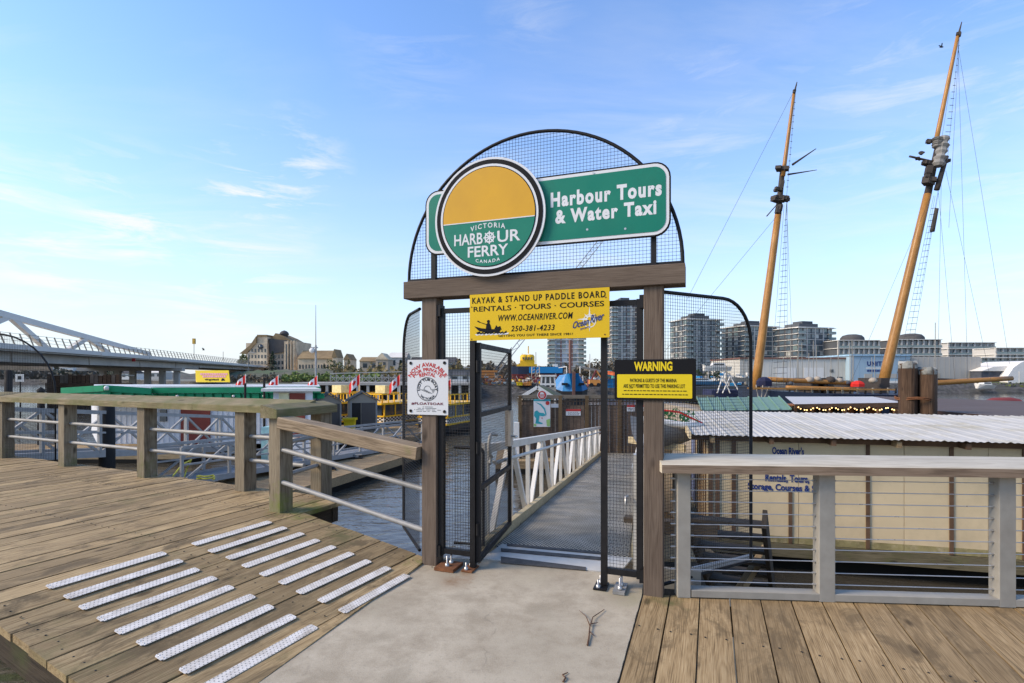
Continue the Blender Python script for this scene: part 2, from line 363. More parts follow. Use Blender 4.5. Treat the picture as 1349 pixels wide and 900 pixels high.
def mk_conc():
    m, t, b = newmat('pale brushed concrete'); x = NT(t); v = x.coords(kind='World')
    n1_ = x.noise(v, 3.2, 8, .68); n2_ = x.noise(v, 42, 4, .7); n3_ = x.noise(v, 1.1, 4, .6, 1.5); n4_ = x.noise(v, 160, 2)
    col = x.mix(x.ramp(n1_, .38, .62), (.28, .225, .15), (.445, .375, .27)); col = x.mix(x.ramp(n3_, .55, .70, 0, .55), col, (.26, .215, .145))
    col = x.mix(x.ramp(n2_, .56, .70, 0, .6), col, (.22, .195, .15)); col = x.mix(x.ramp(n4_, .3, .75, .0, .35), col, (.56, .52, .44))
    vo = t.nodes.new('ShaderNodeTexVoronoi'); vo.feature = 'DISTANCE_TO_EDGE'; vo.inputs['Scale'].default_value = .55
    ds = t.nodes.new('ShaderNodeVectorMath'); ds.operation = 'ADD'; nn = t.nodes.new('ShaderNodeTexNoise'); nn.inputs['Scale'].default_value = 5; nn.inputs['Detail'].default_value = 6; x.l(v, nn.inputs['Vector'])
    sc_ = t.nodes.new('ShaderNodeVectorMath'); sc_.operation = 'SCALE'; sc_.inputs[3].default_value = .22; x.l(nn.outputs['Color'], sc_.inputs[0]); x.l(v, ds.inputs[0]); x.l(sc_.outputs[0], ds.inputs[1]); x.l(ds.outputs[0], vo.inputs['Vector'])
    crk = x.math('MULTIPLY', x.ramp(vo.outputs['Distance'], .0, .006, 1, 0), x.ramp(n3_, .5, .56, 0, 1)); col = x.mix(x.math('MULTIPLY', crk, .28), col, (.12, .10, .08))
    g_ = t.nodes.new('ShaderNodeNewGeometry')
    for (px_, py_, rad, colr, am) in ((-.45, 4.55, .55, (.12, .10, .06), .8), (.85, 4.05, .45, (.16, .15, .07), .8), (.2, 4.6, .8, (.24, .20, .12), .5), (.75, 3.1, .35, (.36, .34, .24), .6), (-1.1, 3.9, .5, (.2, .2, .12), .5), (-.38, 4.42, .22, (.24, .11, .04), .9), (-.5, 4.3, .3, (.22, .13, .07), .7), (.2, 3.3, .9, (.27, .235, .17), .5)):
        dn = t.nodes.new('ShaderNodeVectorMath'); dn.operation = 'DISTANCE'; x.l(g_.outputs['Position'], dn.inputs[0]); dn.inputs[1].default_value = (px_, py_, 0)
        fm = x.math('ADD', x.ramp(dn.outputs['Value'], 0, rad, .55, -.5), x.math('MULTIPLY', x.math('SUBTRACT', n1_, .5), 2.6), clamp=True); col = x.mix(x.math('MULTIPLY', fm, am), col, colr)
    x.l(col, b.inputs['Base Color']); b.inputs['Roughness'].default_value = .95; b.inputs['Specular IOR Level'].default_value = .08
    x.bump(x.math('ADD', n2_, x.math('MULTIPLY', n4_, .5)), b, .5, .003); return m
m_conc = mk_conc()
m_conc_d = plain('grey bridge concrete', (.42, .39, .34), .9, .18, .5, bump=.1, world=True)
m_black = plain('black painted steel', (.010, .009, .009), .55, .3, 20, spec=.25)
m_wire = plain('dark wire', (.045, .042, .040), .6, .2, 20, spec=.2)
m_galv = plain('galvanised pipe', (.28, .27, .25), .55, .25, 12, metal=.2, dirt=(.24, .23, .21), dirt_amt=.4)
m_postgrey = plain('grey painted steel', (.30, .275, .228), .6, .14, 9, dirt=(.22, .18, .14), dirt_amt=.25)
m_alu = plain('aluminium', (.56, .53, .47), .5, .1, 8, metal=.1, dirt=(.36, .33, .27), dirt_amt=.3)
m_alu_g = plain('dull aluminium', (.33, .325, .31), .55, .15, 8, metal=.15, dirt=(.26, .25, .23), dirt_amt=.4)
m_white = plain('white paint', (.70, .665, .60), .5, .06, 6, dirt=(.5, .46, .38), dirt_amt=.3)
m_cable = plain('steel cable', (.52, .52, .52), .35, .1, 10, metal=.7)
m_rust = plain('rusty steel', (.17, .07, .03), .85, .4, 30, bump=.3)
m_bolt = plain('bright bolt steel', (.45, .44, .42), .4, .1, 20, metal=.7)
m_teal = plain('teal green sign face', (.006, .165, .105), .45, .05, 4, spec=.25, dirt=(.015, .12, .08), dirt_amt=.35)
m_swhite = plain('white sign print', (.62, .62, .62), .55, .05, 3, spec=.2, dirt=(.5, .49, .46), dirt_amt=.45)
m_sblack = plain('black sign print', (.008, .008, .009), .6, .1, 6, spec=.12)
m_samber = plain('amber sign print', (.58, .31, .025), .5, .06, 3, spec=.2, dirt=(.50, .26, .03), dirt_amt=.4)
m_syellow = plain('yellow banner', (.62, .40, .010), .55, .06, 3, spec=.2, dirt=(.52, .33, .02), dirt_amt=.4)
m_wyellow = plain('yellow sign face', (.62, .46, .012), .5, .05, 4, spec=.2)
m_navy = plain('navy sign print', (.02, .04, .16), .5, .05, 4)
m_red = plain('red sign print', (.42, .035, .03), .5, .06, 5)
m_poster = plain('white poster board', (.56, .56, .555), .45, .04, 4)
m_rubber = plain('black rubber', (.02, .02, .02), .7, .2, 8)
m_yellow = plain('yellow plastic', (.72, .50, .012), .45, .06, 5)
m_ropey = plain('yellow rope', (.62, .55, .08), .8, .2, 20)

# grip strip: white with staggered dark studs
def mk_grip():
    m, t, b = newmat('white studded grip'); x = NT(t); v = x.coords((1, 1, 1))
    vm = t.nodes.new('ShaderNodeSeparateXYZ'); x.l(v, vm.inputs[0])
    u = x.math('MULTIPLY', vm.outputs[0], 1 / .024); w_ = x.math('MULTIPLY', vm.outputs[1], 1 / .021)
    row = x.math('FLOOR', w_); u = x.math('ADD', u, x.math('MULTIPLY', row, .5))
    fu = x.math('SUBTRACT', x.math('FRACT', u), .5); fw = x.math('SUBTRACT', x.math('FRACT', w_), .5)
    fw = x.math('MULTIPLY', fw, .875)
    d = x.math('SQRT', x.math('ADD', x.math('MULTIPLY', fu, fu), x.math('MULTIPLY', fw, fw)))
    k = x.math('MULTIPLY', x.ramp(d, .13, .20, 1, 0), .85)
    nz = x.noise(x.coords((1, 1, 1), 1), 14, 5)
    oi_ = t.nodes.new('ShaderNodeObjectInfo'); base = x.mix(x.ramp(nz, .35, .7), (.80, .74, .66), (.60, .54, .46)); base = x.mix(x.math('MULTIPLY', x.ramp(x.noise(x.coords((3, 9, 1), 1), 2.2, 6, .7), .47, .66), x.ramp(oi_.outputs['Random'], 0, 1, .25, .85)), base, (.40, .34, .265))
    x.l(x.mix(k, base, (.10, .095, .09)), b.inputs['Base Color']); b.inputs['Roughness'].default_value = .7
    x.bump(k, b, .5, .002); return m
m_grip = mk_grip()
def mk_grating():
    m, t, b = newmat('expanded metal walkway'); x = NT(t); v = x.coords((1, 1, 1), kind='UV' if False else 'Object')
    s = t.nodes.new('ShaderNodeSeparateXYZ'); x.l(v, s.inputs[0])
    u = x.math('MULTIPLY', s.outputs[0], 1 / .042); w_ = x.math('MULTIPLY', s.outputs[1], 1 / .06)
    a = x.math('ABSOLUTE', x.math('SUBTRACT', x.math('FRACT', x.math('ADD', u, w_)), .5))
    c = x.math('ABSOLUTE', x.math('SUBTRACT', x.math('FRACT', x.math('SUBTRACT', u, w_)), .5))
    k = x.ramp(x.math('MAXIMUM', a, c), .30, .40, 0, 1)
    nz = x.noise(v, 3, 5); nf = x.noise(v, .9, 3)
    met = x.mix(x.ramp(nz, .35, .65), (.42, .38, .30), (.60, .55, .45))
    met = x.mix(x.ramp(nf, .4, .65, 0, .5), met, (.25, .23, .18))
    x.l(x.mix(k, (.035, .034, .033), met), b.inputs['Base Color']); b.inputs['Roughness'].default_value = .85; b.inputs['Specular IOR Level'].default_value = .08
    x.bump(k, b, .8, .004); return m
m_grate = mk_grating()
def mk_water():
    m, t, b = newmat('harbour water'); x = NT(t); v = x.coords(kind='World'); v2 = x.coords((.55, 1.0, 1), kind='World')
    h = x.math('ADD', x.math('MULTIPLY', x.noise(v2, 1.5, 3, .5, .9), .75), x.math('MULTIPLY', x.noise(v2, 6.0, 3, .6, .5), .16))
    h = x.math('ADD', h, x.math('MULTIPLY', x.noise(v, .32, 2), .5))
    b.inputs['Base Color'].default_value = (.060, .052, .038, 1); b.inputs['Roughness'].default_value = .06; b.inputs['IOR'].default_value = 1.33
    b.inputs['Specular IOR Level'].default_value = .55
    x.bump(h, b, 1.0, .06); return m
m_water = mk_water()
def mk_ground(name, a, c, d, sc):
    m, t, b = newmat(name); x = NT(t); v = x.coords(kind='World')
    n_ = x.noise(v, sc, 8, .7); n2_ = x.noise(v, sc * .2, 4)
    col = x.mix(x.ramp(n_, .42, .60), a, c); col = x.mix(x.ramp(n2_, .48, .62), col, d)
    x.l(col, b.inputs['Base Color']); b.inputs['Roughness'].default_value = .95; x.bump(n_, b, .7, .03); return m
m_soil = mk_ground('mossy gravel', (.05, .05, .03), (.22, .20, .16), (.07, .09, .035), 14)
m_bank = mk_ground('grassy bank', (.055, .055, .03), (.12, .11, .065), (.06, .085, .025), .5)
m_rock = mk_ground('dark rock bank', (.03, .028, .025), (.11, .10, .09), (.07, .065, .05), 1.6)

# ================================================================== setting: water, ground
WZ = -1.9
o = MB().add([(-1500, 3, WZ), (1500, 3, WZ), (1500, 3000, WZ), (-1500, 3000, WZ)], [(0, 1, 2, 3)]).build('water', m_water); o['kind'] = 'structure'
g = MB(); NX, NY = 36, 26
vs = []
for j in range(NY + 1):
    for i in range(NX + 1):
        p = -12 + 14.6 * j / NY; q = -22 + 40 * i / NX; z = -.16 + .05 * math.sin(i * 1.7 + j) * math.cos(j * 1.3) - (max(0, p - 1.9)) * 1.5
        P_ = PQ(p, q, z); vs.append(P_)
g.add(vs, [(j * (NX + 1) + i, j * (NX + 1) + i + 1, (j + 1) * (NX + 1) + i + 1, (j + 1) * (NX + 1) + i) for j in range(NY) for i in range(NX)], True)
o = g.build('ground', m_soil); o['kind'] = 'structure'
# grass tufts at the foot of the deck edge
g = MB()
for k in range(900):
    q = random.uniform(-6.2, -2.6); p = 1.5 - abs(random.gauss(0, .10)) - .01; b_ = PQ(p, q, -.17); hgt = random.uniform(.03, .10)
    t_ = Vector((random.uniform(-.05, .05), random.uniform(-.05, .05), hgt)); s_ = Vector((random.uniform(-.006, .006), random.uniform(-.006, .006), 0))
    g.add([b_ - s_, b_ + s_, b_ + t_], [(0, 1, 2)])
m_grass = plain('dry grass', (.15, .135, .05), .9, .4, 30, world=True)
tag(g.build('grass', m_grass), 'thin dry grass along the foot of the deck edge', 'grass', kind='stuff')

# ================================================================== left boardwalk and its ramp
ZL, Q0, Q1 = .28, -4.375, -2.60
def zr(q): return ZL if q <= Q0 else (0.0 if q >= Q1 else ZL * (Q1 - q) / (Q1 - Q0))
pad_a = Vector((-.80, 4.676)); pad_b = Vector((-1.379, 2.886))
board = thing('boardwalk', None, None, (0, 0, 0), kind='structure')
def to_pq(P): return (P[0] * A_DIR.x + P[1] * A_DIR.y, P[0] * B_DIR.x + P[1] * B_DIR.y)
ea, eb = to_pq(pad_a), to_pq(pad_b)
rot25 = Matrix((A_DIR, -B_DIR, Vector((0, 0, 1)))).transposed().to_4x4()
def deck_plank(poly, cq, zf, th, mat, parent, frame, dz=0.0, name='plank'):
    """poly in (along, across) about the plank's own centre line; zf gives height at an across value"""
    if len(poly) < 3: return
    cx_ = sum(a for a, _ in poly) / len(poly)
    m = MB(); n = len(poly)
    top = [(a - cx_, b - cq, zf(b) + dz - zf(cq)) for a, b in poly]
    vs = [(x, -y, z - th) for x, y, z in top] + [(x, -y, z) for x, y, z in top]
    m.add(vs, [tuple(range(n)), tuple(range(n, 2 * n))[::-1]] + [(i, n + i, n + (i + 1) % n, (i + 1) % n) for i in range(n)])
    o = m.build(name, mat); P_ = frame(cx_, cq, zf(cq)); o.matrix_basis = Matrix.Translation(P_) @ rot_for[frame]; o.parent = parent
    return o
rot_for = {PQ: rot25}
k = 0; q = -4.175 - .2 * 52
while q < -2.5:
    ramp_ = q > Q0
    pend = 4.0 if ramp_ else 4.60 + random.uniform(-.01, .01)
    pst = 1.5 + random.uniform(-.008, .008)
    a_, b_ = q - .0935 + random.uniform(-.001, .003), q + .0935 - random.uniform(-.001, .003)
    poly = [(pst, a_), (pend, a_), (pend, b_), (pst, b_)]
    poly = clip(poly, (eb[0], eb[1]), (ea[0], ea[1])) if False else poly
    # keep the side of the pad edge away from the concrete
    if q > -3.2:
        s_ = lambda P: (ea[0] - eb[0]) * (P[1] - eb[1]) - (ea[1] - eb[1]) * (P[0] - eb[0])
        poly = clip(poly, ea, eb) if s_((2.5, -6)) < 0 else clip(poly, eb, ea)
    deck_plank(poly, q, zr, .045, m_plank, board, PQ, random.uniform(-.004, .004))
    q += .2
# traction strips
for col_, (p0, p1) in enumerate(((1.84, 2.60), (2.84, 3.60))):
    for r_ in range(9):
        q = -4.275 + .2 * r_ + .1 - .1; zc_ = zr(q)
        sl = math.atan((zr(q + .02) - zr(q - .02)) / .04)
        m = MB(); hw = .037; ln = (p1 - p0) / 2; c = .012
        pts = [(-ln + c, -hw), (ln - c, -hw), (ln, -hw + c), (ln, hw - c), (ln - c, hw), (-ln + c, hw), (-ln, hw - c), (-ln, -hw + c)]
        m.prism(pts, 0, .0035)
        for sx in (-1, 1):
            for sy in (-1, 1): m.lathe([(.006, .003), (.005, .0055), (0, .006)], (sx * (ln - .02), sy * .018, 0), 6)
        o = m.build('traction_strip', m_grip)
        tilt = Matrix.Rotation(sl if True else 0, 4, 'X')
        o.matrix_basis = Matrix.Translation(PQ((p0 + p1) / 2 + random.uniform(-.012, .012), q, zc_ + .0075)) @ rot25 @ Matrix.Rotation(-sl, 4, 'X') @ Matrix.Rotation(random.uniform(-.012, .012), 4, 'Z')
        o.parent = board
# bearers and fascia
m_dark = timber('dark bearer timber', (.02, .014, .009), (.055, .040, .026), (.10, .078, .05), var=.1, moss=.3, lichen=(.06, .07, .02))
for p_ in (1.56, 2.8, 3.94):
    pts_ = [(-15, ZL), (Q0, ZL), (Q1 - .08, .02)]
    for (qa, za), (qb, zb) in zip(pts_, pts_[1:]):
        piece('bearer', PQ(p_, qa, za - .15), PQ(p_, qb, zb - .15), .06, .19, m_dark, board)
piece('bearer', PQ(4.54, -15, ZL - .15), PQ(4.54, Q0, ZL - .15), .06, .2, m_dark, board)
piece('bearer', PQ(4.0, Q0 - .04, ZL - .16), PQ(4.6, Q0 - .04, ZL - .16), .06, .2, m_dark, board)
for q in (-12.5, -9.5, -6.6, -4.5): 
    m = MB().tube([PQ(4.3, q, -.0), PQ(4.3, q, -3)], .13, 10); m.build('pile', m_pile, board)
m = MB().tube([PQ(3.7, -3.4, -.1), PQ(3.7, -3.4, -3)], .13, 10); m.build('pile', m_pile, board)

# ================================================================== concrete pad
pad = MB()
far_l, far_r = gr(560, 728), gr(852, 759)
nd = Vector((.339, .941)); ra = Vector((.983, 4.03)); rb = ra - nd * 4.5; lb = pad_a - (pad_a - pad_b) * 2.4
outl = [(pad_a.x, pad_a.y), (pad_a.x + .06, pad_a.y + .22), (-.286, 4.83), (.75, 4.51), (1.09, 4.40), (ra.x, ra.y), (rb.x, rb.y), (lb.x, lb.y)]
jo = []
for i_ in range(len(outl)):
    A_, B_ = Vector(outl[i_]), Vector(outl[(i_ + 1) % len(outl)]); ln_ = (B_ - A_).length; m_ = max(1, int(ln_ / .05)); nn_ = Vector((-(B_ - A_).y, (B_ - A_).x)) / ln_
    for k_ in range(m_):
        o_ = random.uniform(-.0022, .0022) + (random.uniform(.003, .009) if random.random() < .06 else 0); jo.append(tuple(A_ + (B_ - A_) * k_ / m_ - nn_ * (o_ if k_ else 0) * -1))
outl = jo; n = len(outl)
c_ = .012
pad.prism(outl[::-1], -.30, 0.0)
o = pad.build('concrete_pad', m_conc); o['kind'] = 'structure'
m = MB().prism([(-.75, 4.95), (1.15, 4.30), (1.1, 4.1), (-.8, 4.7)][::-1], -.9, -.31); o = m.build('abutment', m_conc); o['kind'] = 'structure'

# ================================================================== right boardwalk
T = 20.5; C_DIR = Vector((math.sin(R(T)), math.cos(R(T)), 0)); D_DIR = Vector((math.cos(R(T)), -math.sin(R(T)), 0))
def CD(p, q, z=0.0): v = C_DIR * p + D_DIR * q; return Vector((v.x, v.y, z))
rot_for[CD] = Matrix((C_DIR, -D_DIR, Vector((0, 0, 1)))).transposed().to_4x4()
def to_cd(P): return (P[0] * C_DIR.x + P[1] * C_DIR.y, P[0] * D_DIR.x + P[1] * D_DIR.y)
board2 = thing('boardwalk', None, None, (0, 0, 0), kind='structure')
e0 = to_cd((ra.x + .012, ra.y)); e1 = to_cd((rb.x + .012, rb.y)); r0 = to_cd((1.0, 4.07)); r1 = to_cd((8.0, 3.55))
q = e0[1] + .02; q = e0[1] + .085
while q < 7.0:
    a_, b_ = q - .1022 + random.uniform(0, .002), q + .1022 - random.uniform(0, .002)
    poly = [(-2.5, a_), (8, a_), (8, b_), (-2.5, b_)]
    poly = clip(poly, e0, e1) if ((e1[0] - e0[0]) * (3 - e0[1]) - (e1[1] - e0[1]) * (1 - e0[0])) > 0 else clip(poly, e1, e0)
    if len(poly) > 2: poly = clip(poly, r0, r1) if ((r1[0] - r0[0]) * (r0[1] - r0[1]) - (r1[1] - r0[1]) * (-2 - r0[0])) > 0 else clip(poly, r1, r0)
    deck_plank(poly, q, lambda b: -.004, .045, m_plank_r, board2, CD, random.uniform(-.0015, .0015))
    q += .212
m_scr = plain('dark screw head', (.03, .025, .02), .6, .2, 10)
g = MB()
for i in range(26):
    qq = e0[1] + .085 + .212 * i
    for pp in (1.95, 2.62, 3.62):
        for dq in (-.06, .06):
            P_ = CD(pp + random.uniform(-.01, .01), qq + dq + random.uniform(-.008, .008), -.002)
            if P_.y < 3.75: g.lathe([(.0065, 0), (.0065, .003), (0, .0035)], P_, 8)
g.build('screw_heads', m_scr, board2, kind='stuff')
piece('bearer', (1.0, 4.0, -.16), (8, 3.48, -.16), .07, .2, m_dark, board2)

# ================================================================== left timber railing
rail = thing('timber_railing', 'long weathered timber railing with mossy cap and two pipe rails beside the left deck', 'railing', PQ(4.45, -9.7, ZL))
def lpiece(name, p, q, w_, h_, mat, par, **k):
    off = par.location; return piece(name, Vector(p) - off, Vector(q) - off, w_, h_, mat, par, **k)
def post_at(par, P, z0, z1, s, mat, face=A_DIR):
    return lpiece('post', (P.x, P.y, z0), (P.x, P.y, z1), s, s, mat, par, roll=face, bev=.006)
for q in (-13.6, -11.65, -9.72, -7.7, -5.72):
    post_at(rail, PQ(4.45, q), -.2, 1.235, .172, m_post_l)
def cap(par, p, q, z0, z1, back, mat, wd=.25, hf=.075, hb=.15, name='cap_rail', mat2=None):
    """cap with a top that falls to the walking side; back = unit vector to the far side"""
    p, q = Vector(p), Vector(q); d = (q - p); ln = d.length; d.normalize(); back = Vector(back); up = Vector((0, 0, 1))
    m = MB(); c = .012
    prof = [(-wd / 2, 0), (wd / 2, 0), (wd / 2, hb), (wd / 2 - c, hb + c * .3), (-wd / 2 + c, hf + c * .6), (-wd / 2, hf)]
    m.prism(prof, -ln / 2, ln / 2, axis='x')
    if mat2:
        m.mi = [1 if len(f) == 4 and set((i % 6) for i in f) <= {5, 0} else 0 for f in m.f]
    o = m.build(name, [mat, mat2] if mat2 else mat)
    sy = (back - d * back.dot(d)).normalized(); sz = d.cross(sy)
    if sz.z < 0: sz = -sz
    mw = Matrix((d, sy, sz)).transposed().to_4x4()
    o.matrix_basis = Matrix.Translation((p + q) / 2 - par.location) @ mw
    o.parent = par; return o
zb = 1.235
cap(rail, PQ(4.45, -15, zb), PQ(4.45, -10.9, zb), 0, 0, A_DIR, m_cap_l)
cap(rail, PQ(4.45, -10.895, zb), PQ(4.45, -6.55, zb), 0, 0, A_DIR, m_cap_l)
cap(rail, PQ(4.45, -6.545, zb), PQ(4.45, -4.70, zb), 0, 0, A_DIR, m_cap_l)
for z in (.935, .645):
    MB().tube([PQ(4.45, -15, z), PQ(4.45, -4.75, z)], .024, 10).build('pipe_rail', m_galv, rail)
post_at(rail, PQ(4.68, -4.72), -.9, 1.235, .172, m_post_l)
# ramp handrail from the corner post to the gate
ramp_rail = thing('ramp_handrail', 'sloping timber handrail with two pipes from the mossy corner post down to the gate', 'railing', PQ(3.93, -4.5, ZL))
post_at(ramp_rail, PQ(3.93, -4.52), -.1, 1.235, .165, m_post_l)
cap(ramp_rail, PQ(3.80, -4.55, zb + .002), PQ(4.80, -4.70, zb + .002), 0, 0, B_DIR * -1, m_cap_l, wd=.2, hf=.085, hb=.13)
Pa = PQ(3.90, -4.43); Pg = Vector((-.80, 4.74, 0))
dd = (Pg - Pa)
lpiece('handrail', (Pa.x, Pa.y, 1.195), (Pg.x, Pg.y, .985), .20, .115, m_handrail, ramp_rail, bev=.008)
for z0, z1 in ((.92, .655), (.59, .29)):
    MB().tube([Vector((Pa.x - .05, Pa.y, z0)), Vector((Pg.x + .02, Pg.y, z1))], .024, 10).build('pipe_rail', m_galv, ramp_rail)
for z in (.97, .63):
    MB().tube([PQ(3.93, -4.52, z), PQ(4.68, -4.72, z)], .024, 10).build('pipe_rail', m_galv, ramp_rail)

# ================================================================== right cable railing
cr = thing('cable_railing', 'grey steel railing with ten thin cables and a wide pale timber cap', 'railing', (1.255, 4.0, 0))
rd = Vector((.997, -.074, 0)); rn = Vector((.074, .997, 0)); r_o = Vector((1.255, 4.0, 0))
def RR(t, n=0.0, z=0.0): v = r_o + rd * t + rn * n; return Vector((v.x, v.y, z))
ts = (.04, 1.075, 2.325, 3.6, 4.9)
for i, t in enumerate(ts):
    lpiece('post', RR(t, .05, 0), RR(t, .05, .95), .098 if i == 0 else .115, .10, m_postgrey, cr, roll=rn, bev=.004)
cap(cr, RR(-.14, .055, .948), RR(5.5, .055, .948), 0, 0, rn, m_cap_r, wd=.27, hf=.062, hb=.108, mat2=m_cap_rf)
for a, b in zip(ts, ts[1:]):
    lpiece('bottom_rail', RR(a + .055, .05, .03), RR(b - .058, .05, .03), .10, .055, m_postgrey, cr)
for k in range(10):
    z = .885 - .0862 * k
    MB().tube([RR(-.05, .05, z), RR(5.0, .05, z)], .0035, 6).build('cable', m_cable, cr)
g = MB()
for t in ts:
    for k in range(10):
        for s_ in (-1, 1):
            g.tube([RR(t + s_ * .052, .05, .885 - .0862 * k), RR(t + s_ * .085, .05, .885 - .0862 * k)], .0075, 6)
g.build('cable_fittings', m_bolt, cr, kind='stuff')

# ================================================================== entrance gate (local frame: u along, v away, z up)
TH = R(-19.7); GO = Vector((-.731, 4.676, 0)); U = Vector((math.cos(TH), math.sin(TH), 0)); V = Vector((-math.sin(TH), math.cos(TH), 0))
def gu(px, v=0.0):
    r = (px - HX) / FOC; return (r * (GO.y + V.y * v) - GO.x - V.x * v) / (U.x - r * U.y)
def gz(px, py, v=0.0):
    u = gu(px, v); Y = GO.y + U.y * u + V.y * v; return EYE + (HY - py) / FOC * Y
arch = thing('entrance_arch', 'brown timber entrance arch with round topped wire mesh panel above the beam', 'gate arch', GO, TH)
for u in (0.0, 1.915):
    piece('post', (u, .072, -.25), (u, .072, 2.35), .144, .144, m_gate_w, arch, roll=(0, 1, 0), bev=.005)
piece('beam', (-.235, .065, 2.428), (2.145, .065, 2.428), .20, .152, m_gate_w, arch, bev=.005)
uc, ur, zb2 = .955, 1.172, 2.515
pts = [(uc + ur * math.cos(R(a)), .03, zb2 + (ur - .01) * math.sin(R(a))) for a in range(0, 181, 4)]
MB().tube(pts, .014, 8).build('arch_frame', m_black, arch, world=False)
MB().box(uc - ur, uc + ur, .01, .05, 2.506, 2.530).build('base_rail', m_black, arch, world=False)
def arch_in(kind, k):
    if kind == 'v': h = math.sqrt(max(0, ur ** 2 - (k - uc) ** 2)); return [(zb2, zb2 + h)]
    h = math.sqrt(max(0, ur ** 2 - (k - zb2) ** 2)); return [(uc - h, uc + h)]
g = MB(); mesh_grid(g, uc - ur, uc + ur, zb2, zb2 + ur, .0275, .0011, arch_in, y=.03)
g.v = [(x, y + .03, z) for x, y, z in g.v]; g.build('wire_mesh', m_wire, arch, world=False, kind='stuff')
for px in (571, 861):
    u = gu(px, 0.0); MB().box(u - .02, u + .02, -.005, .035, 2.506, 3.0).build('sign_bracket', m_black, arch, world=False)

# steel gate between the posts
gate = thing('steel_gate', 'black steel mesh gate between the timber posts, its door standing open', 'gate', GO, TH)
v_ = .05
uA, uB, uC, uD = gu(582.5, v_), gu(623.5, v_), gu(796, v_), gu(843, v_)
def gbar(name, p, q, w_=.045, par=None): return MB().bar(p, q, w_).build(name, m_black, par or gate, world=False)
for u, z0 in ((uA, .10), (uB, .02), (uC, .02), (uD, .10)):
    MB().box(u - .024, u + .024, v_ - .022, v_ + .022, z0, 2.262).build('frame_post', m_black, gate, world=False)
for a, b in ((.075, uA - .026), (uA + .026, uB - .026), (uB + .026, uC - .026), (uC + .026, uD - .026), (uD + .026, 1.84)):
    MB().box(a, b, v_ - .020, v_ + .020, 2.218, 2.258).build('top_rail', m_black, gate, world=False)
for a, b in ((uA + .026, uB - .026), (uC + .026, uD - .026)):
    MB().box(a, b, v_ - .020, v_ + .020, .11, .155).build('bottom_rail', m_black, gate, world=False)
    g = MB(); mesh_grid(g, a - .02, b + .02, .15, 2.22, .026, .0011)
    g.v = [(x, y + v_ + .005, z) for x, y, z in g.v]; g.build('wire_mesh', m_wire, gate, world=False, kind='stuff')
for u in (.075, 1.84):
    for z in (.13, 2.24): MB().box(u - .012 if u < 1 else u - .03, u + .03 if u < 1 else u + .012, v_ - .04, v_ + .05, z - .05, z + .05).build('wall_bracket', m_black, gate, world=False)
for u, dx in ((uB, .0), (uC, 0)):
    MB().box(u - .07, u + .03, -.05, .11, 0.004, .016).build('foot_plate', m_rust if u < 1 else m_black, gate, world=False)
    for k in (-1, 1): MB().lathe([(.018, 0), (.018, .02), (.008, .022), (.008, .06), (0, .062)], (u - .035, .03 + k * .05, .016), 6).build('anchor_bolt', m_bolt, gate, world=False)
pl_ = MB().box(uB - .30, uB - .12, -.10, .10, .004, .03).build('anchor_plate', m_rust, gate, world=False)
pl2 = MB().box(uC + .085, uC + .175, -.08, .12, .004, .025).build('anchor_plate', m_galv, gate, world=False)
for uu in (uB - .21, uC + .135):
    for dv in (-.03, .05):
        MB().lathe([(.02, 0), (.02, .02), (.009, .022), (.009, .085), (0, .087)], (uu, dv, .03), 6).build('anchor_bolt', m_bolt, gate, world=False)
# the open leaf
hp = GO + U * (uB + .045) + V * (v_ + .0); tip = at(672, 495, 5.75)
def w2g(P): d_ = Vector(P) - GO; return Vector((d_.dot(U), d_.dot(V), P[2]))
h_l, t_l = w2g((hp.x, hp.y, 0)), w2g((tip.x, tip.y, 0)); ld = (t_l - h_l).normalized(); lw = (t_l - h_l).length
leaf = bpy.data.objects.new('door_leaf', None); COL.objects.link(leaf); leaf.parent = gate; leaf.location = (h_l.x, h_l.y, 0); leaf.rotation_euler.z = math.atan2(ld.y, ld.x)
def lbox(name, x0, x1, z0, z1, d_=.018, mat=m_black): return MB().box(x0, x1, -d_, d_, z0, z1).build(name, mat, leaf, world=False)
lbox('stile', 0, .045, .06, 1.955); lbox('stile', lw - .045, lw, .06, 1.955)
for z in (.06, .67, 1.31, 1.91): lbox('rail', .047, lw - .047, z, z + .042, .017)
g = MB(); mesh_grid(g, .04, lw - .04, .1, 1.92, .026, .0011); g.build('wire_mesh', m_wire, leaf, world=False, kind='stuff')
lbox('lock_box', lw - .11, lw + .02, .92, 1.30, .03, plain('bare steel plate', (.42, .37, .31), .5, .1, 8, metal=.3))
g = MB().tube([(lw - .05, -.03, 1.02), (lw - .05, -.09, 1.02), (lw - .16, -.09, 1.02)], .010, 8); g.build('lever_handle', m_bolt, leaf, world=False)
for z in (.35, 1.05, 1.75): MB().tube([(-.012, 0, z - .05), (-.012, 0, z + .05)], .016, 8).build('hinge', m_black, leaf, world=False)

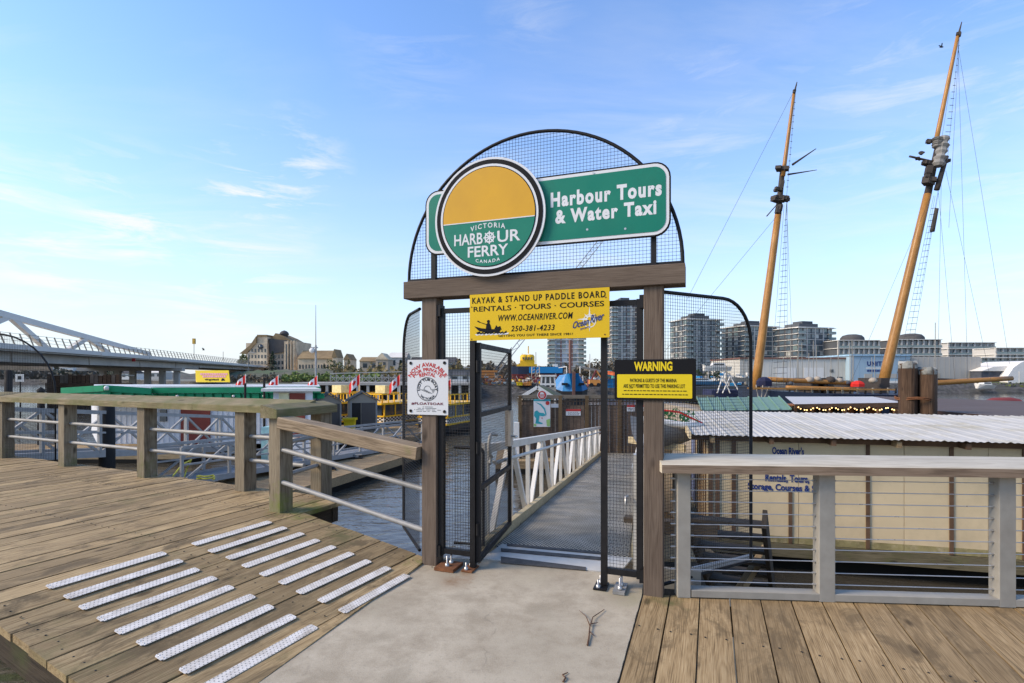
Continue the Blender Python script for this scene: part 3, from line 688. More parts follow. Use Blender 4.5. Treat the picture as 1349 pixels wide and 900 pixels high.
# wing guards of wire mesh either side
def wing(name, label, P0, P1, z0, z1, cr_, flip=False, leaf_=False):
    P0, P1 = Vector(P0), Vector(P1); d_ = P1 - P0; ln = d_.length; ang = math.atan2(d_.y, d_.x)
    t = thing(name, label, 'mesh guard', P0, ang)
    pts = [(0, 0, z1)] + [(ln - cr_ + cr_ * math.sin(R(a)), 0, z1 - cr_ + cr_ * math.cos(R(a))) for a in range(0, 91, 10)] + [(ln, 0, z0), (0, 0, z0)]
    MB().tube(pts, .015, 8).build('frame', m_black, t, world=False)
    def ins(kind, k):
        if kind == 'v': return [(z0, z1 if k < ln - cr_ else z1 - cr_ + math.sqrt(max(0, cr_ ** 2 - (k - ln + cr_) ** 2)))]
        return [(0, ln if k < z1 - cr_ else ln - cr_ + math.sqrt(max(0, cr_ ** 2 - (k - z1 + cr_) ** 2)))]
    g = MB(); mesh_grid(g, 0, ln, z0, z1, .026, .0011, ins); g.build('wire_mesh', m_wire, t, world=False, kind='stuff')
    return t
wing('mesh_guard', 'round cornered black mesh guard fanning out from the right gate post', (1.163, 4.12, 0), (2.09, 4.65, 0), .05, 2.32, .36)
wing('mesh_guard', 'narrow round cornered black mesh guard behind the left gate post', (-.83, 4.78, 0), (-1.125, 5.52, 0), .1, 2.27, .36)
a_ = GO + U * .04 + V * .42; b_ = GO + U * .33 + V * .45
wing('mesh_guard', 'low mesh guard beyond the left gate panel, above the water', (a_.x, a_.y, 0), (b_.x, b_.y, 0), .08, .99, .05)
a_ = GO + U * 1.86 + V * .45; b_ = GO + U * 1.72 + V * 1.35
wing('mesh_guard', 'low mesh guard beside the right rail of the gangway', (a_.x, a_.y, 0), (b_.x, b_.y, 0), .05, 1.0, .05)
a_ = PQ(5.0, -14); b_ = PQ(4.9, -10.6)
a_ = Vector((xx(-60, 8.9), 8.9, 0)); b_ = Vector((xx(73, 9.0), 9.0, 0))
wing('mesh_guard', 'tall round cornered mesh guard behind the far left end of the timber railing', a_, b_, .1, 2.38, 1.0)

# ================================================================== signs on the arch
def gbx(px0, py0, px1, py1, v):   # pixel box -> u0,u1,z0,z1 on plane v
    u0, u1 = gu(px0, v), gu(px1, v); pm = (px0 + px1) / 2
    return u0, u1, gz(pm, py1, v), gz(pm, py0, v)
# rectangular sign
vr = -.03
ts_ = thing('tour_sign', 'long green sign with white border and the words Harbour Tours & Water Taxi', 'sign', GO + V * vr, TH)
u0, u1, z0, z1 = -.015, 2.045, 2.715, 3.275
y = 0
MB().prism(rrect(u0, u1, z0, z1, .12), -.006, .006, axis='y').build('backing', m_sblack, ts_, world=False)
MB().prism(rrect(u0 + .012, u1 - .012, z0 + .012, z1 - .012, .11), -.0085, -.0065, axis='y').build('border', m_swhite, ts_, world=False)
MB().prism(rrect(u0 + .036, u1 - .036, z0 + .036, z1 - .036, .088), -.0115, -.009, axis='y').build('face', m_teal, ts_, world=False)
def trans_y(px, py): return gu(px, vr), gz(px, py, vr)
g = MB()
a0, _ = trans_y(726, 270); a1, _ = trans_y(872, 256)
zt1, zt0 = gz(800, 248, vr), gz(800, 272, vr)
letter(g, 'Harbour Tours', a0, a1, 3.015, 3.135, -.0125, bold=.045, spacing=1.2)
a0, _ = trans_y(732, 285); a1, _ = trans_y(865, 270)
letter(g, '& Water Taxi', a0, a1, 2.880, 2.992, -.0125, bold=.045, spacing=1.2)
g.build('lettering', m_swhite, ts_, world=False)
g = MB()
for px, py in ((782, 229), (774, 303), (824, 302)):
    u_, z_ = trans_y(px, py); disc(g, u_, z_, .009, -.0135, 10)
g.build('screws', m_bolt, ts_, world=False, kind='stuff')
# round sign
vc = -.075
rs = thing('round_sign', 'round ferry sign with black and white rings, amber above teal, on the timber beam', 'sign', GO + V * vc, TH)
uc_, zc_, rr_ = gu(643.5, vc), 2.985, .492
def dpl(name, r_, y0, y1, mat):
    pts = [(uc_ + r_ * math.cos(R(a)), zc_ + r_ * math.sin(R(a))) for a in range(0, 360, 5)]
    return MB().prism(pts, y0, y1, axis='y').build(name, mat, rs, world=False)
dpl('backing', rr_, -.006, .010, m_swhite); dpl('black_ring', rr_ * .962, -.0085, -.0065, m_sblack); dpl('white_ring', rr_ * .885, -.011, -.009, m_swhite)
dpl('fine_ring', rr_ * .845, -.0135, -.0115, m_sblack)
ri = rr_ * .83; dz = .0
# lower teal field and upper amber field, split by a line
hsp = -.035
aa = math.asin(hsp / ri)
g = MB(); low = [(uc_ + ri * math.cos(t), zc_ + ri * math.sin(t)) for t in [math.pi - aa + (math.pi + 2 * aa) * k / 40 for k in range(41)]]
g.prism(low, -.016, -.014, axis='y'); g.build('lower_field', m_teal, rs, world=False)
g = MB(); hi = [(uc_ + ri * math.cos(t), zc_ + ri * math.sin(t)) for t in [aa + (math.pi - 2 * aa) * k / 40 for k in range(41)]]
g.prism(hi, -.016, -.014, axis='y'); g.build('upper_field', m_samber, rs, world=False)
g = MB(); g.box(uc_ - ri * .995, uc_ + ri * .995, -.0185, -.0165, zc_ + hsp - .004, zc_ + hsp + .004)
yy = -.0175
fv = arc_fn(uc_, zc_ - 1.25, 1.25 - .10)
letter(g, 'VICTORIA', uc_ - .155, uc_ + .155, .0, .042, yy, bold=.02, spacing=1.35, fn=lambda x, z: (x, zc_ - .094 + z - ((x - uc_) ** 2) * .9))
zt = zc_ - .222
letter(g, 'HARB', uc_ - .305, uc_ - .045, zt, zt + .095, yy, bold=.018)
letter(g, 'UR', uc_ + .085, uc_ + .285, zt, zt + .095, yy, bold=.018)
wx, wz = uc_ + .015, zt + .047
disc(g, wx, wz, .044, yy, 28, r0=.032); disc(g, wx, wz, .012, yy, 12)
for k in range(8):
    a = math.pi * k / 4; c_, s_ = math.cos(a), math.sin(a); nx, nz = -s_ * .005, c_ * .005
    g.add([(wx + c_ * .01 + nx, yy - .0003, wz + s_ * .01 + nz), (wx + c_ * .054 + nx, yy - .0003, wz + s_ * .054 + nz), (wx + c_ * .054 - nx, yy - .0003, wz + s_ * .054 - nz), (wx + c_ * .01 - nx, yy - .0003, wz + s_ * .01 - nz)], [(0, 1, 2, 3)])
letter(g, 'FERRY', uc_ - .180, uc_ + .180, zt - .105, zt - .016, yy, bold=.018)
letter(g, 'CANADA', uc_ - .108, uc_ + .108, 0, .028, yy, bold=.02, spacing=1.4, fn=lambda x, z: (x, zc_ - .384 + z + ((x - uc_) ** 2) * 1.2))
g.build('lettering', m_swhite, rs, world=False)

# yellow banner
vb = -.048
bn = thing('kayak_banner', 'yellow banner for kayak and paddle board rentals hanging under the beam', 'sign', GO + V * vb, TH)
u0, u1 = gu(619, vb), gu(803, vb); z0, z1 = 1.965, 2.352
def bt(px, py): return gu(px, vb), gz(px, py, vb)
MB().prism(rrect(u0, u1, z0, z1, .004), -.003, .003, axis='y').build('panel', m_syellow, bn, world=False)
W = u1 - u0; H = z1 - z0
def BX(fx0, fx1, fz0, fz1): return (u0 + W * fx0, u0 + W * fx1, z1 - H * fz1, z1 - H * fz0)
g = MB()
letter(g, 'KAYAK & STAND UP PADDLE BOARD', *BX(.02, .975, .065, .20), -.0045, bold=.022, spacing=1.25)
letter(g, 'RENTALS · TOURS · COURSES', *BX(.03, .965, .265, .375), -.0045, bold=.014, spacing=1.0)
letter(g, 'WWW.OCEANRIVER.COM', *BX(.22, .755, .465, .60), -.0045, bold=.018, shear=.2, spacing=1.15)
letter(g, '250-381-4233', *BX(.315, .63, .705, .825), -.0045, bold=.018, shear=.2, spacing=1.15)
letter(g, 'GETTING YOU OUT THERE SINCE 1981!', *BX(.22, .755, .885, .935), -.0045, bold=.02, spacing=1.1)
# kayaker
def P_(pts): return [(u0 + W * a, -.0045, z1 - H * b) for a, b in pts]
g.add(P_([(.035, .69), (.09, .735), (.16, .76), (.24, .77), (.235, .80), (.20, .83), (.12, .83), (.07, .79)]), [tuple(range(8))])
g.add(P_([(.125, .76), (.128, .68), (.135, .63), (.152, .62), (.162, .68), (.17, .78)]), [tuple(range(6))])
disc(g, u0 + W * .145, z1 - H * .595, H * .035, -.0045, 12)
g.add(P_([(.065, .60), (.068, .588), (.16, .68), (.157, .695)]), [(0, 1, 2, 3)])
g.add(P_([(.057, .585), (.065, .565), (.082, .60), (.075, .615)]), [(0, 1, 2, 3)])
for k in range(9):
    a = .05 + .025 * k; g.add(P_([(a, .83 + .02 * (k % 3)), (a + .03, .80 + .015 * (k % 2)), (a + .035, .845), (a + .012, .87)]), [(0, 1, 2, 3)])
g.add(P_([(.19, .76), (.205, .68), (.215, .72), (.235, .70), (.245, .78)]), [tuple(range(5))])
g.build('lettering', m_sblack, bn, world=False)
g = MB()
for k in range(7): 
    a = .04 + .035 * k; g.add([(x, -.0038, z) for x, _, z in P_([(a, .865), (a + .05, .845), (a + .045, .875), (a + .015, .895)])], [(0, 1, 2, 3)])
for k in range(8):   # compass star
    a = math.pi * k / 4; rl = .10 * (1 if k % 2 == 0 else .6); cx_, cz_ = u0 + W * .868, z1 - H * .62
    g.add([(cx_ + math.cos(a + .5) * .018, -.0038, cz_ + math.sin(a + .5) * .018), (cx_ + math.cos(a) * rl, -.0038, cz_ + math.sin(a) * rl), (cx_ + math.cos(a - .5) * .018, -.0038, cz_ + math.sin(a - .5) * .018)], [(0, 1, 2)])
disc(g, u0 + W * .868, z1 - H * .66, .052, -.0040, 24, r0=.046)
g.build('pale_print', m_swhite, bn, world=False)
g = MB()
tilt = lambda x, z: (x, z + (x - (u0 + W * .86)) * .25)
letter(g, 'Ocean', *BX(.755, .865, .59, .73), -.0058, bold=.018, shear=.35, fn=tilt)
letter(g, 'River', *BX(.872, .965, .56, .72), -.0058, bold=.018, shear=.35, fn=tilt)
letter(g, 'SPORTS', *BX(.805, .87, .765, .80), -.0058, bold=.03, fn=tilt)
g.build('blue_lettering', m_navy, bn, world=False)
g = MB()
for fx, fz in ((.015, .27), (.015, .97), (.975, .20), (.97, .94)): disc(g, u0 + W * fx, z1 - H * fz, .006, -.0050, 10)
g.build('screws', m_rust, bn, world=False, kind='stuff')

# white hot tub boat poster on the left post
vp = -.010
po = thing('rental_poster', 'white rental poster with red arched lettering screwed to the left gate post', 'sign', GO + V * vp, TH)
u0, u1 = gu(537, vp), gu(590.5, vp); z0, z1 = gz(563, 546.5, vp), gz(563, 474, vp); W = u1 - u0; H = z1 - z0
MB().prism(rrect(u0, u1, z0, z1, .008), -.003, .003, axis='y').build('board', m_poster, po, world=False)
def cenfn(cz, rad): return lambda x, z: ((u0 + u1) / 2 + (rad + z) * math.sin((x - (u0 + u1) / 2) / rad), cz - rad + (rad + z) * math.cos((x - (u0 + u1) / 2) / rad))
um = (u0 + u1) / 2
g = MB()
letter(g, 'NOW AVAILABLE', um - W * .50, um + W * .50, 0, H * .075, -.0045, bold=.035, fn=cenfn(z1 - H * .125, .19))
letter(g, 'FOR PRIVATE', um - W * .365, um + W * .365, 0, H * .065, -.0045, bold=.035, fn=cenfn(z1 - H * .21, .17))
letter(g, 'RENTAL', um - W * .19, um + W * .19, 0, H * .07, -.0045, bold=.035, fn=cenfn(z1 - H * .295, .2))
g.build('red_lettering', m_red, po, world=False)
g = MB(); cz_ = z1 - H * .535; rc = W * .26
disc(g, um, cz_, rc, -.0045, 40, r0=rc * .955)
letter(g, 'HOT TUB BOAT', -W * .36, W * .36, 0, H * .05, -.0045, bold=.03, fn=lambda x, z: (um + (rc * .70 + z) * math.sin(x / (rc * .8)), cz_ + (rc * .70 + z) * math.cos(x / (rc * .8))))
letter(g, 'VICTORIA', -W * .19, W * .19, 0, H * .045, -.0045, bold=.03, fn=lambda x, z: (um + (rc * .92 - z) * math.sin(x / (rc * .8)), cz_ - (rc * .92 - z) * math.cos(x / (rc * .8))))
disc(g, um, cz_ - .005, rc * .34, -.0045, 24, r0=rc * .30, a0=0, a1=math.pi)
for k in range(5):
    g.add([(um + rc * (-.75 + .2 * k), -.0045, cz_ - rc * (.02 + .07 * k)), (um + rc * (-.1 + .14 * k), -.0045, cz_ - rc * (.06 + .07 * k)), (um + rc * (-.1 + .14 * k), -.0045, cz_ - rc * (.09 + .07 * k)), (um + rc * (-.75 + .2 * k), -.0045, cz_ - rc * (.045 + .07 * k))], [(0, 1, 2, 3)])
    g.add([(um + rc * (.35 + .03 * k), -.0045, cz_ - rc * (.0 + .07 * k)), (um + rc * .8 - rc * .05 * k, -.0045, cz_ - rc * (-.02 + .07 * k)), (um + rc * .8 - rc * .05 * k, -.0045, cz_ - rc * (.005 + .07 * k)), (um + rc * (.35 + .03 * k), -.0045, cz_ - rc * (.025 + .07 * k))], [(0, 1, 2, 3)])
for k in range(4):
    w_ = W * (.14, .24, .33, .27)[k]; zz_ = z1 - H * (.862 + .027 * k)
    n_ = int(w_ * 2 / .011)
    for j in range(n_):
        if random.random() < .15: continue
        a = um - w_ + j * .011; g.add([(a, -.0045, zz_), (a + .008, -.0045, zz_), (a + .008, -.0045, zz_ + .0045), (a, -.0045, zz_ + .0045)], [(0, 1, 2, 3)])
g.build('black_print', m_sblack, po, world=False)
g = MB(); letter(g, '#FLOATSOAK', um - W * .40, um + W * .40, z1 - H * .825, z1 - H * .775, -.0045, bold=.035, spacing=1.1)
g.build('maroon_lettering', plain('maroon print', (.13, .02, .03), .5, .05, 4), po, world=False)
for fx, fz in ((.085, .06), (.915, .06), (.085, .935), (.915, .935)):
    g = MB().lathe([(.0, 0), (.014, 0), (.014, .004), (.008, .005), (.008, .001), (0, .001)], (0, 0, 0), 14)
    g.v = [(x + u0 + W * fx, -.004 - z, y_ + z1 - H * fz) for x, y_, z in g.v]; g.build('grommet', m_black, po, world=False)

# warning sign on the right post
ws = thing('warning_sign', 'black and yellow parking WARNING sign on the right gate post', 'sign', GO + V * vp, TH)
u0, u1 = gu(809.5, vp), gu(917, vp); z0, z1 = gz(863, 527.5, vp), gz(863, 473.5, vp); W = u1 - u0; H = z1 - z0
MB().prism(rrect(u0, u1, z0, z1, .012), -.003, .003, axis='y').build('board', m_sblack, ws, world=False)
MB().prism(rrect(u0 + W * .035, u1 - W * .045, z0 + H * .055, z1 - H * .365, .008), -.0045, -.0035, axis='y').build('yellow_panel', m_wyellow, ws, world=False)
g = MB(); letter(g, 'WARNING', u0 + W * .25, u0 + W * .72, z1 - H * .285, z1 - H * .055, -.0045, bold=.04, spacing=1.0); g.build('heading', m_wyellow, ws, world=False)
g = MB()
letter(g, 'PATRONS & GUESTS OF THE MARINA', u0 + W * .20, u0 + W * .77, z1 - H * .56, z1 - H * .47, -.006, bold=.012)
letter(g, 'ARE NOT PERMITTED TO USE THIS PARKING LOT', u0 + W * .115, u0 + W * .87, z1 - H * .70, z1 - H * .605, -.006, bold=.012)
g.box(u0 + W * .185, u0 + W * .235, -.0062, -.0060, z1 - H * .707, z1 - H * .700)
for a, b, zf in ((.12, .85, .765), (.10, .88, .855)):
    x_ = a
    while x_ < b:
        w_ = random.uniform(.02, .05); g.add([(u0 + W * x_, -.006, z1 - H * (zf + .013)), (u0 + W * (x_ + w_), -.006, z1 - H * (zf + .013)), (u0 + W * (x_ + w_), -.006, z1 - H * (zf - .007)), (u0 + W * x_, -.006, z1 - H * (zf - .007))], [(0, 1, 2, 3)]); x_ += w_ + .011
g.build('small_print', m_sblack, ws, world=False)

# ================================================================== gangway
GW = thing('gangway', 'white aluminium gangway with mesh walkway sloping down from the open gate', 'gangway', (-.16, 5.22, 0), R(-13.8))
GL, GWD, SL = 15.6, 1.28, -.0806
def gw(s, t, z=0.0): return Vector((s, t, z + SL * t))
def gq(m, s0, s1, t0, t1, z0, z1):
    vs = [gw(s, t, z) for z in (z0, z1) for t in (t0, t1) for s in (s0, s1)]
    return m.add(vs, [(0, 2, 3, 1), (4, 5, 7, 6), (0, 1, 5, 4), (2, 6, 7, 3), (0, 4, 6, 2), (1, 3, 7, 5)])
t = 0.0
while t < GL - .1:
    g = MB(); gq(g, 0, GWD, t + .003, min(t + .915, GL), -.03, -.004 if int(t / .92) % 2 else -.003); g.build('walkway_panel', m_grate, GW, world=False); t += .92
g = MB(); gq(g, -.09, -.02, -.25, GL, -.03, .10); g.build('kerb', m_kerb, GW, world=False)
g = MB(); gq(g, GWD + .02, GWD + .09, .05, GL, -.03, .10); g.build('kerb', m_kerb, GW, world=False)
for sx in (-.16, GWD + .13):
    sgn = -1 if sx < 0 else 1
    g = MB(); gq(g, sx - .03, sx + .05, .18 if sx < 0 else .1, GL, .90, .985); g.build('top_chord', m_alu, GW, world=False)
    g = MB(); gq(g, sx - .03, sx + .05, .1, GL, -.20, -.08); g.build('bottom_chord', m_alu, GW, world=False)
    n_ = 15; bay = GL / n_
    for i in range(n_ + 1):
        t = .22 + i * (GL - .3) / n_
        g = MB().bar(gw(sx, t, -.1), gw(sx, t, .90), .055); g.build('upright', m_alu, GW, world=False)
        if i < n_:
            t2 = .22 + (i + 1) * (GL - .3) / n_
            a, b = (gw(sx, t + .08, -.1), gw(sx, t2 - .12, .90)) if i % 2 == 0 else (gw(sx, t + .12, .90), gw(sx, t2 - .08, -.1))
            MB().bar(a, b, .058).build('diagonal', m_white, GW, world=False)
    sg = sx + (.11 if sx < 0 else -.09)
    g = MB().tube([gw(sg, .15, .80), gw(sg, GL, .80)], .021, 8); g.build('grab_rail', m_alu, GW, world=False)
    for i in range(0, 16, 2):
        t = .3 + i * (GL - .5) / 15
        MB().tube([gw(sx, t, .80), gw(sg, t, .80)], .012, 6).build('rail_bracket', m_alu, GW, world=False)
# end loop and hinge post
g = MB().tube([gw(-.06, .0, .80)] + [gw(-.06, .06 + .0 * a - .09 * math.sin(R(a)), .98 - .11 * math.cos(R(a))) for a in range(0, 181, 20)] + [gw(-.06, .25, 1.08)], .018, 8); g.build('end_loop', m_alu, GW, world=False)
g = MB(); g.box(-.20, -.12, .02, .10, -.15, 1.0); g.build('end_post', m_alu, GW, world=False)
g = MB(); g.box(GWD + .04, GWD + .14, -.28, -.18, -.15, .98); g.build('end_post', m_alu, GW, world=False)
g = MB().tube([(GWD + .0, -.30, .62), (GWD - .02, -.34, .62), (GWD - .02, -.34, .56)], .014, 6).build('latch', m_bolt, GW, world=False)
# threshold plate
th = MB()
ax = [(-.28, 4.845, .006), (.90, 4.475, .006), (1.10, 4.86, .004), (-.10, 5.26, .004)]
th.add([(x, y, z) for x, y, z in ax] + [(x, y, z - .012) for x, y, z in ax], [(0, 1, 2, 3), (0, 4, 5, 1), (1, 5, 6, 2), (2, 6, 7, 3), (3, 7, 4, 0)])
tp = thing('threshold_plate', 'pale metal threshold plate with two dark grip strips at the gangway foot', 'threshold', (-.28, 4.84, 0))
th.build('plate', m_alu, tp)

for (a, b, c, d) in (((660, 733), (772, 747), (772, 751), (660, 741)), ((660, 722), (796, 734), (796, 738), (660, 726)), ((668, 716), (796, 727), (796, 730), (668, 718.5))):
    q_ = [gr(*k, .012) for k in (d, c, b, a)]
    MB().add(q_ + [v - Vector((0, 0, .006)) for v in q_], [(0, 1, 2, 3), (0, 4, 5, 1), (1, 5, 6, 2), (2, 6, 7, 3), (3, 7, 4, 0)]).build('grip_strip', plain('dark grip strip', (.07, .065, .06), .7, .4, 60), tp)

# ================================================================== twigs on the pad
m_twig = plain('brown twig', (.12, .065, .04), .8, .3, 30)
def twig(label, pts, branches):
    P0 = pts[0]; t = thing('twig', label, 'twig', (P0.x, P0.y, 0))
    g = MB(); g.tube([p - t.location for p in pts], .006, 6, r1=.0025)
    g.build('stem', m_twig, t, world=False)
    for b in branches: MB().tube([p - t.location for p in b], .004, 5, r1=.0015).build('side_shoot', m_twig, t, world=False)
twig('forked brown twig lying on the concrete pad', [gr(774, 850, .008), gr(776, 838, .012), gr(777, 826, .016), gr(781, 813, .018), gr(796, 803, .01)],
     [[gr(777, 824, .016), gr(772, 812, .02), gr(763, 804, .01)], [gr(777, 832, .014), gr(783, 838, .01)], [gr(778, 822, .016), gr(788, 820, .02)]])
twig('small broken twig near the bottom edge of the concrete pad', [gr(742, 898, .006), gr(745, 893, .01), gr(741, 889, .01), gr(748, 886, .006)], [])

g = MB()
for i in range(34):
    qq = -4.275 + .2 * (i - 25)
    for pp in (1.60, 2.73, 3.88) if qq > Q0 else (1.60, 2.8, 3.9, 4.5):
        for dq in (-.055, .055):
            g.lathe([(.006, 0), (.006, .0025), (0, .003)], PQ(pp + random.uniform(-.012, .012), qq + dq, zr(qq + dq) + .001), 6)
g.build('screw_heads', m_scr, board, kind='stuff')
# ================================================================== more materials
m_greenroof = plain('green painted fascia', (.010, .23, .10), .45, .12, 6, dirt=(.02, .10, .06), dirt_amt=.4)
m_whitewall = plain('white ribbed wall', (.62, .63, .65), .6, .05, 5, dirt=(.42, .40, .36), dirt_amt=.4)
m_greyroof = plain('pale flat roof', (.55, .56, .56), .7, .08, 3, dirt=(.36, .37, .36), dirt_amt=.5)
m_oxred = plain('ox red door', (.21, .045, .030), .6, .15, 5)
m_taupe = plain('taupe plastic shed', (.34, .285, .22), .6, .07, 4)
m_shedroof = plain('grey shed roof', (.135, .14, .14), .6, .08, 4)
m_darkdoor = plain('dark brown shed door', (.10, .085, .075), .6, .08, 4)
m_ferry_y = plain('ferry yellow', (.80, .45, .02), .4, .06, 4)
m_glass = plain('dark glass', (.030, .040, .048), .12, .3, 3, spec=.8)
m_hull_b = plain('black hull', (.016, .016, .018), .35, .2, 3)
m_flagred = plain('flag red', (.66, .030, .022), .7, .05, 3)
m_flagwhite = plain('flag white', (.78, .76, .74), .7, .03, 3)
m_float = plain('dark float', (.018, .016, .013), .9, .3, 4, spec=.1)
m_pink = plain('pink print', (.72, .30, .34), .5, .1, 4)
m_bridge_w = plain('pale bridge steel', (.74, .70, .63), .5, .06, .4, dirt=(.46, .43, .38), dirt_amt=.4)
m_stone = plain('warm stone', (.62, .49, .33), .9, .22, .5, dirt=(.22, .17, .12), dirt_amt=.5)
m_stone_d = plain('grey brown stone', (.36, .31, .24), .9, .2, .6)
m_tile = plain('brown roof tile', (.24, .17, .09), .9, .25, .7)
m_slate = plain('dark slate roof', (.075, .072, .07), .8, .2, .8)
m_bark = plain('bark', (.09, .065, .045), .9, .3, 3)
m_blackpile = plain('black tarred pile', (.022, .020, .018), .8, .3, 5, bump=.3)

# ================================================================== docks and things afloat on the left
DZ = -1.45
def truss_gangway(name, label, P0, P1, z0, z1, w_, h_, bays, mat=m_alu_g, deck=True, mid=True):
    P0, P1 = Vector(P0), Vector(P1); d_ = P1 - P0; ln = d_.length; ang = math.atan2(d_.y, d_.x)
    t = thing(name, label, 'gangway', (P0.x, P0.y, z0), ang); sl = (z1 - z0) / ln
    X = lambda x, y, z: Vector((x, y, z + sl * x))
    if deck:
        g = MB(); g.add([X(0, 0, -.03), X(ln, 0, -.03), X(ln, w_, -.03), X(0, w_, -.03), X(0, 0, 0), X(ln, 0, 0), X(ln, w_, 0), X(0, w_, 0)], [(0, 3, 2, 1), (4, 5, 6, 7), (0, 1, 5, 4), (1, 2, 6, 5), (2, 3, 7, 6), (3, 0, 4, 7)])
        g.build('walkway', plain('grey walkway', (.25, .25, .25), .8, .15, 6), t, world=False)
    for y in (0, w_):
        for zz_, s_ in ((h_, .08), (h_ * .5, .045), (-.02, .16)):
            if zz_ == h_ * .5 and not mid: continue
            MB().bar(X(0, y, zz_), X(ln, y, zz_), .06, s_).build('chord', mat, t, world=False)
        for i in range(bays + 1):
            x = ln * i / bays; MB().bar(X(x, y, 0), X(x, y, h_), .07).build('upright', mat, t, world=False)
            if i < bays:
                x2 = ln * (i + 1) / bays; a, b = ((x, 0), (x2, h_)) if i % 2 == 0 else ((x, h_), (x2, 0))
                MB().bar(X(a[0], y, a[1]), X(b[0], y, b[1]), .055).build('diagonal', mat, t, world=False)
    return t
truss_gangway('gangway', 'grey aluminium truss gangway just behind the left timber railing', (-10.6, 10.4, 0), (-8.9, 18.0, 0), .05, -.75, 1.3, 1.0, 6)
truss_gangway('gangway', 'grey aluminium ramp running from behind the corner post out along the timber dock', (-8.7, 14.0, 0), (-4.1, 24.2, 0), -1.15, -1.38, 1.1, .92, 8)

def dock(name, label, poly, top=DZ, fasc=m_dockw, plank_dir=0, nplank=0):
    t = thing(name, label, 'dock', (poly[0][0], poly[0][1], WZ))
    m = MB().prism(poly, top - .28, top - .03); m.build('frame', fasc, t)
    m = MB().prism(poly, WZ - .3, top - .285); m.v = [(poly[0][0] + (x - poly[0][0]) * 1.0, y, z) for x, y, z in m.v]; m.build('float', m_float, t)
    # planks laid across the first edge
    a, b = Vector(poly[0]), Vector(poly[1]); d_ = (b - a).normalized(); ln = (b - a).length; nn = Vector((-d_.y, d_.x)); 
    dep = max(abs((Vector(p) - a).dot(nn)) for p in poly)
    sgn = 1 if sum((Vector(p) - a).dot(nn) for p in poly) > 0 else -1
    k = 0; x = 0
    while x < ln - .05:
        p = a + d_ * x; q = p + nn * sgn * dep; w_ = .185
        pl = [(p.x, p.y), (p.x + d_.x * w_, p.y + d_.y * w_), (q.x + d_.x * w_, q.y + d_.y * w_), (q.x, q.y)]
        if sgn < 0: pl = pl[::-1]
        z = random.uniform(-.004, .004); c = Vector((sum(u[0] for u in pl) / 4, sum(u[1] for u in pl) / 4, top + z))
        mm = MB().prism([(u[0] - c.x, u[1] - c.y) for u in pl], -.028, 0)
        # rotate so grain is along local X
        an = math.atan2(nn.y, nn.x); mm.v = [(vx * math.cos(-an) - vy * math.sin(-an), vx * math.sin(-an) + vy * math.cos(-an), vz) for vx, vy, vz in mm.v]
        o = mm.build('plank', m_dockw, t, world=False); o.location = c - t.location; o.rotation_euler.z = an
        x += .19; k += 1
    return t
dock('floating_dock', 'floating timber dock with brown edge running out behind the corner post', [(-6.1, 14.0), (-3.2, 23.6), (-6.1, 24.4), (-9.0, 14.8)])
t = dock('floating_dock', 'broad floating dock under the two grey sheds', [(-13.5, 27.0), (-5.0, 27.0), (-5.0, 34.0), (-13.5, 34.0)][:4])
dock('floating_dock', 'floating dock below the green roofed float house', [(-24, 21.6), (-13.0, 21.6), (-13.0, 24.3), (-24, 24.3)])
dock('floating_dock', 'pale floating dock seen low between the left railing posts', [(-14.5, 12.5), (-6.6, 12.5), (-6.6, 14.0), (-14.5, 14.0)], top=-1.5)
for px, y0, Y, r, lb in ((141, 531, 13.2, .17, 'thick black pile standing behind the second left railing post'), (11, 488, 22, .14, 'leaning black pile at the far left behind the railing'), (54, 516, 24, .14, 'short black pile with pointed cap in front of the pale water')):
    t = thing('mooring_pile', lb, 'pile', (xx(px, Y), Y, WZ)); zt_ = zz(y0, Y) - WZ
    g = MB(); g.lathe([(r, -2), (r * .98, 0), (r * 1.03, zt_ * .4), (r * .95, zt_), (0, zt_ + .02)], (0, 0, 0), 12); g.build('shaft', m_blackpile, t, world=False)
    if px == 54: MB().lathe([(r * 1.25, zt_), (r * 1.2, zt_ + .06), (0, zt_ + .22)], (0, 0, 0), 10).build('cap', m_blackpile, t, world=False)
t = thing('water_sign', 'small white square sign on a post in the pale water at far left', 'sign', (xx(27, 40), 40, WZ))
MB().tube([(0, 0, -1), (0, 0, zz(500, 40) - WZ)], .05, 6).build('post', m_blackpile, t, world=False)
MB().box(-.32, .32, -.08, -.055, zz(503, 40) - WZ, zz(493, 40) - WZ).build('board', m_white, t, world=False)
MB().box(-.14, .14, -.095, -.083, zz(500, 40) - WZ, zz(495.5, 40) - WZ).build('symbol', m_hull_b, t, world=False)

# float house with the green eaves
Yc = 24.0
fh = thing('float_house', 'white float house with bright green roof edge behind the left railing', 'float house', (xx(250, Yc), Yc, DZ))
xa, xb = xx(100, Yc), xx(422, Yc) 
ze, zf_ = zz(523, Yc), zz(512, Yc)
kx = (Yc + 5.4) / Yc
MB().prism([(xa + .7, Yc + .35), (xb - .35, Yc + .35), ((xb - .35) * kx, Yc + 5.4), ((xa + .7) * kx, Yc + 5.4)], DZ, ze + .02).build('wall', m_whitewall, fh)
for k in range(46):
    x = xa + .75 + k * .245
    if x < xb - .4: MB().box(x, x + .05, Yc + .325, Yc + .348, DZ + .05, ze).build('wall_rib', m_whitewall, fh)
MB().prism([(xa + .75, Yc + .1), (xb - .05, Yc + .1), ((xb - .1) * kx, Yc + 5.5), ((xa + .75) * kx, Yc + 5.5)], zf_ + .02, zf_ + .10).build('roof_deck', m_greyroof, fh)
xm = xx(200, Yc)
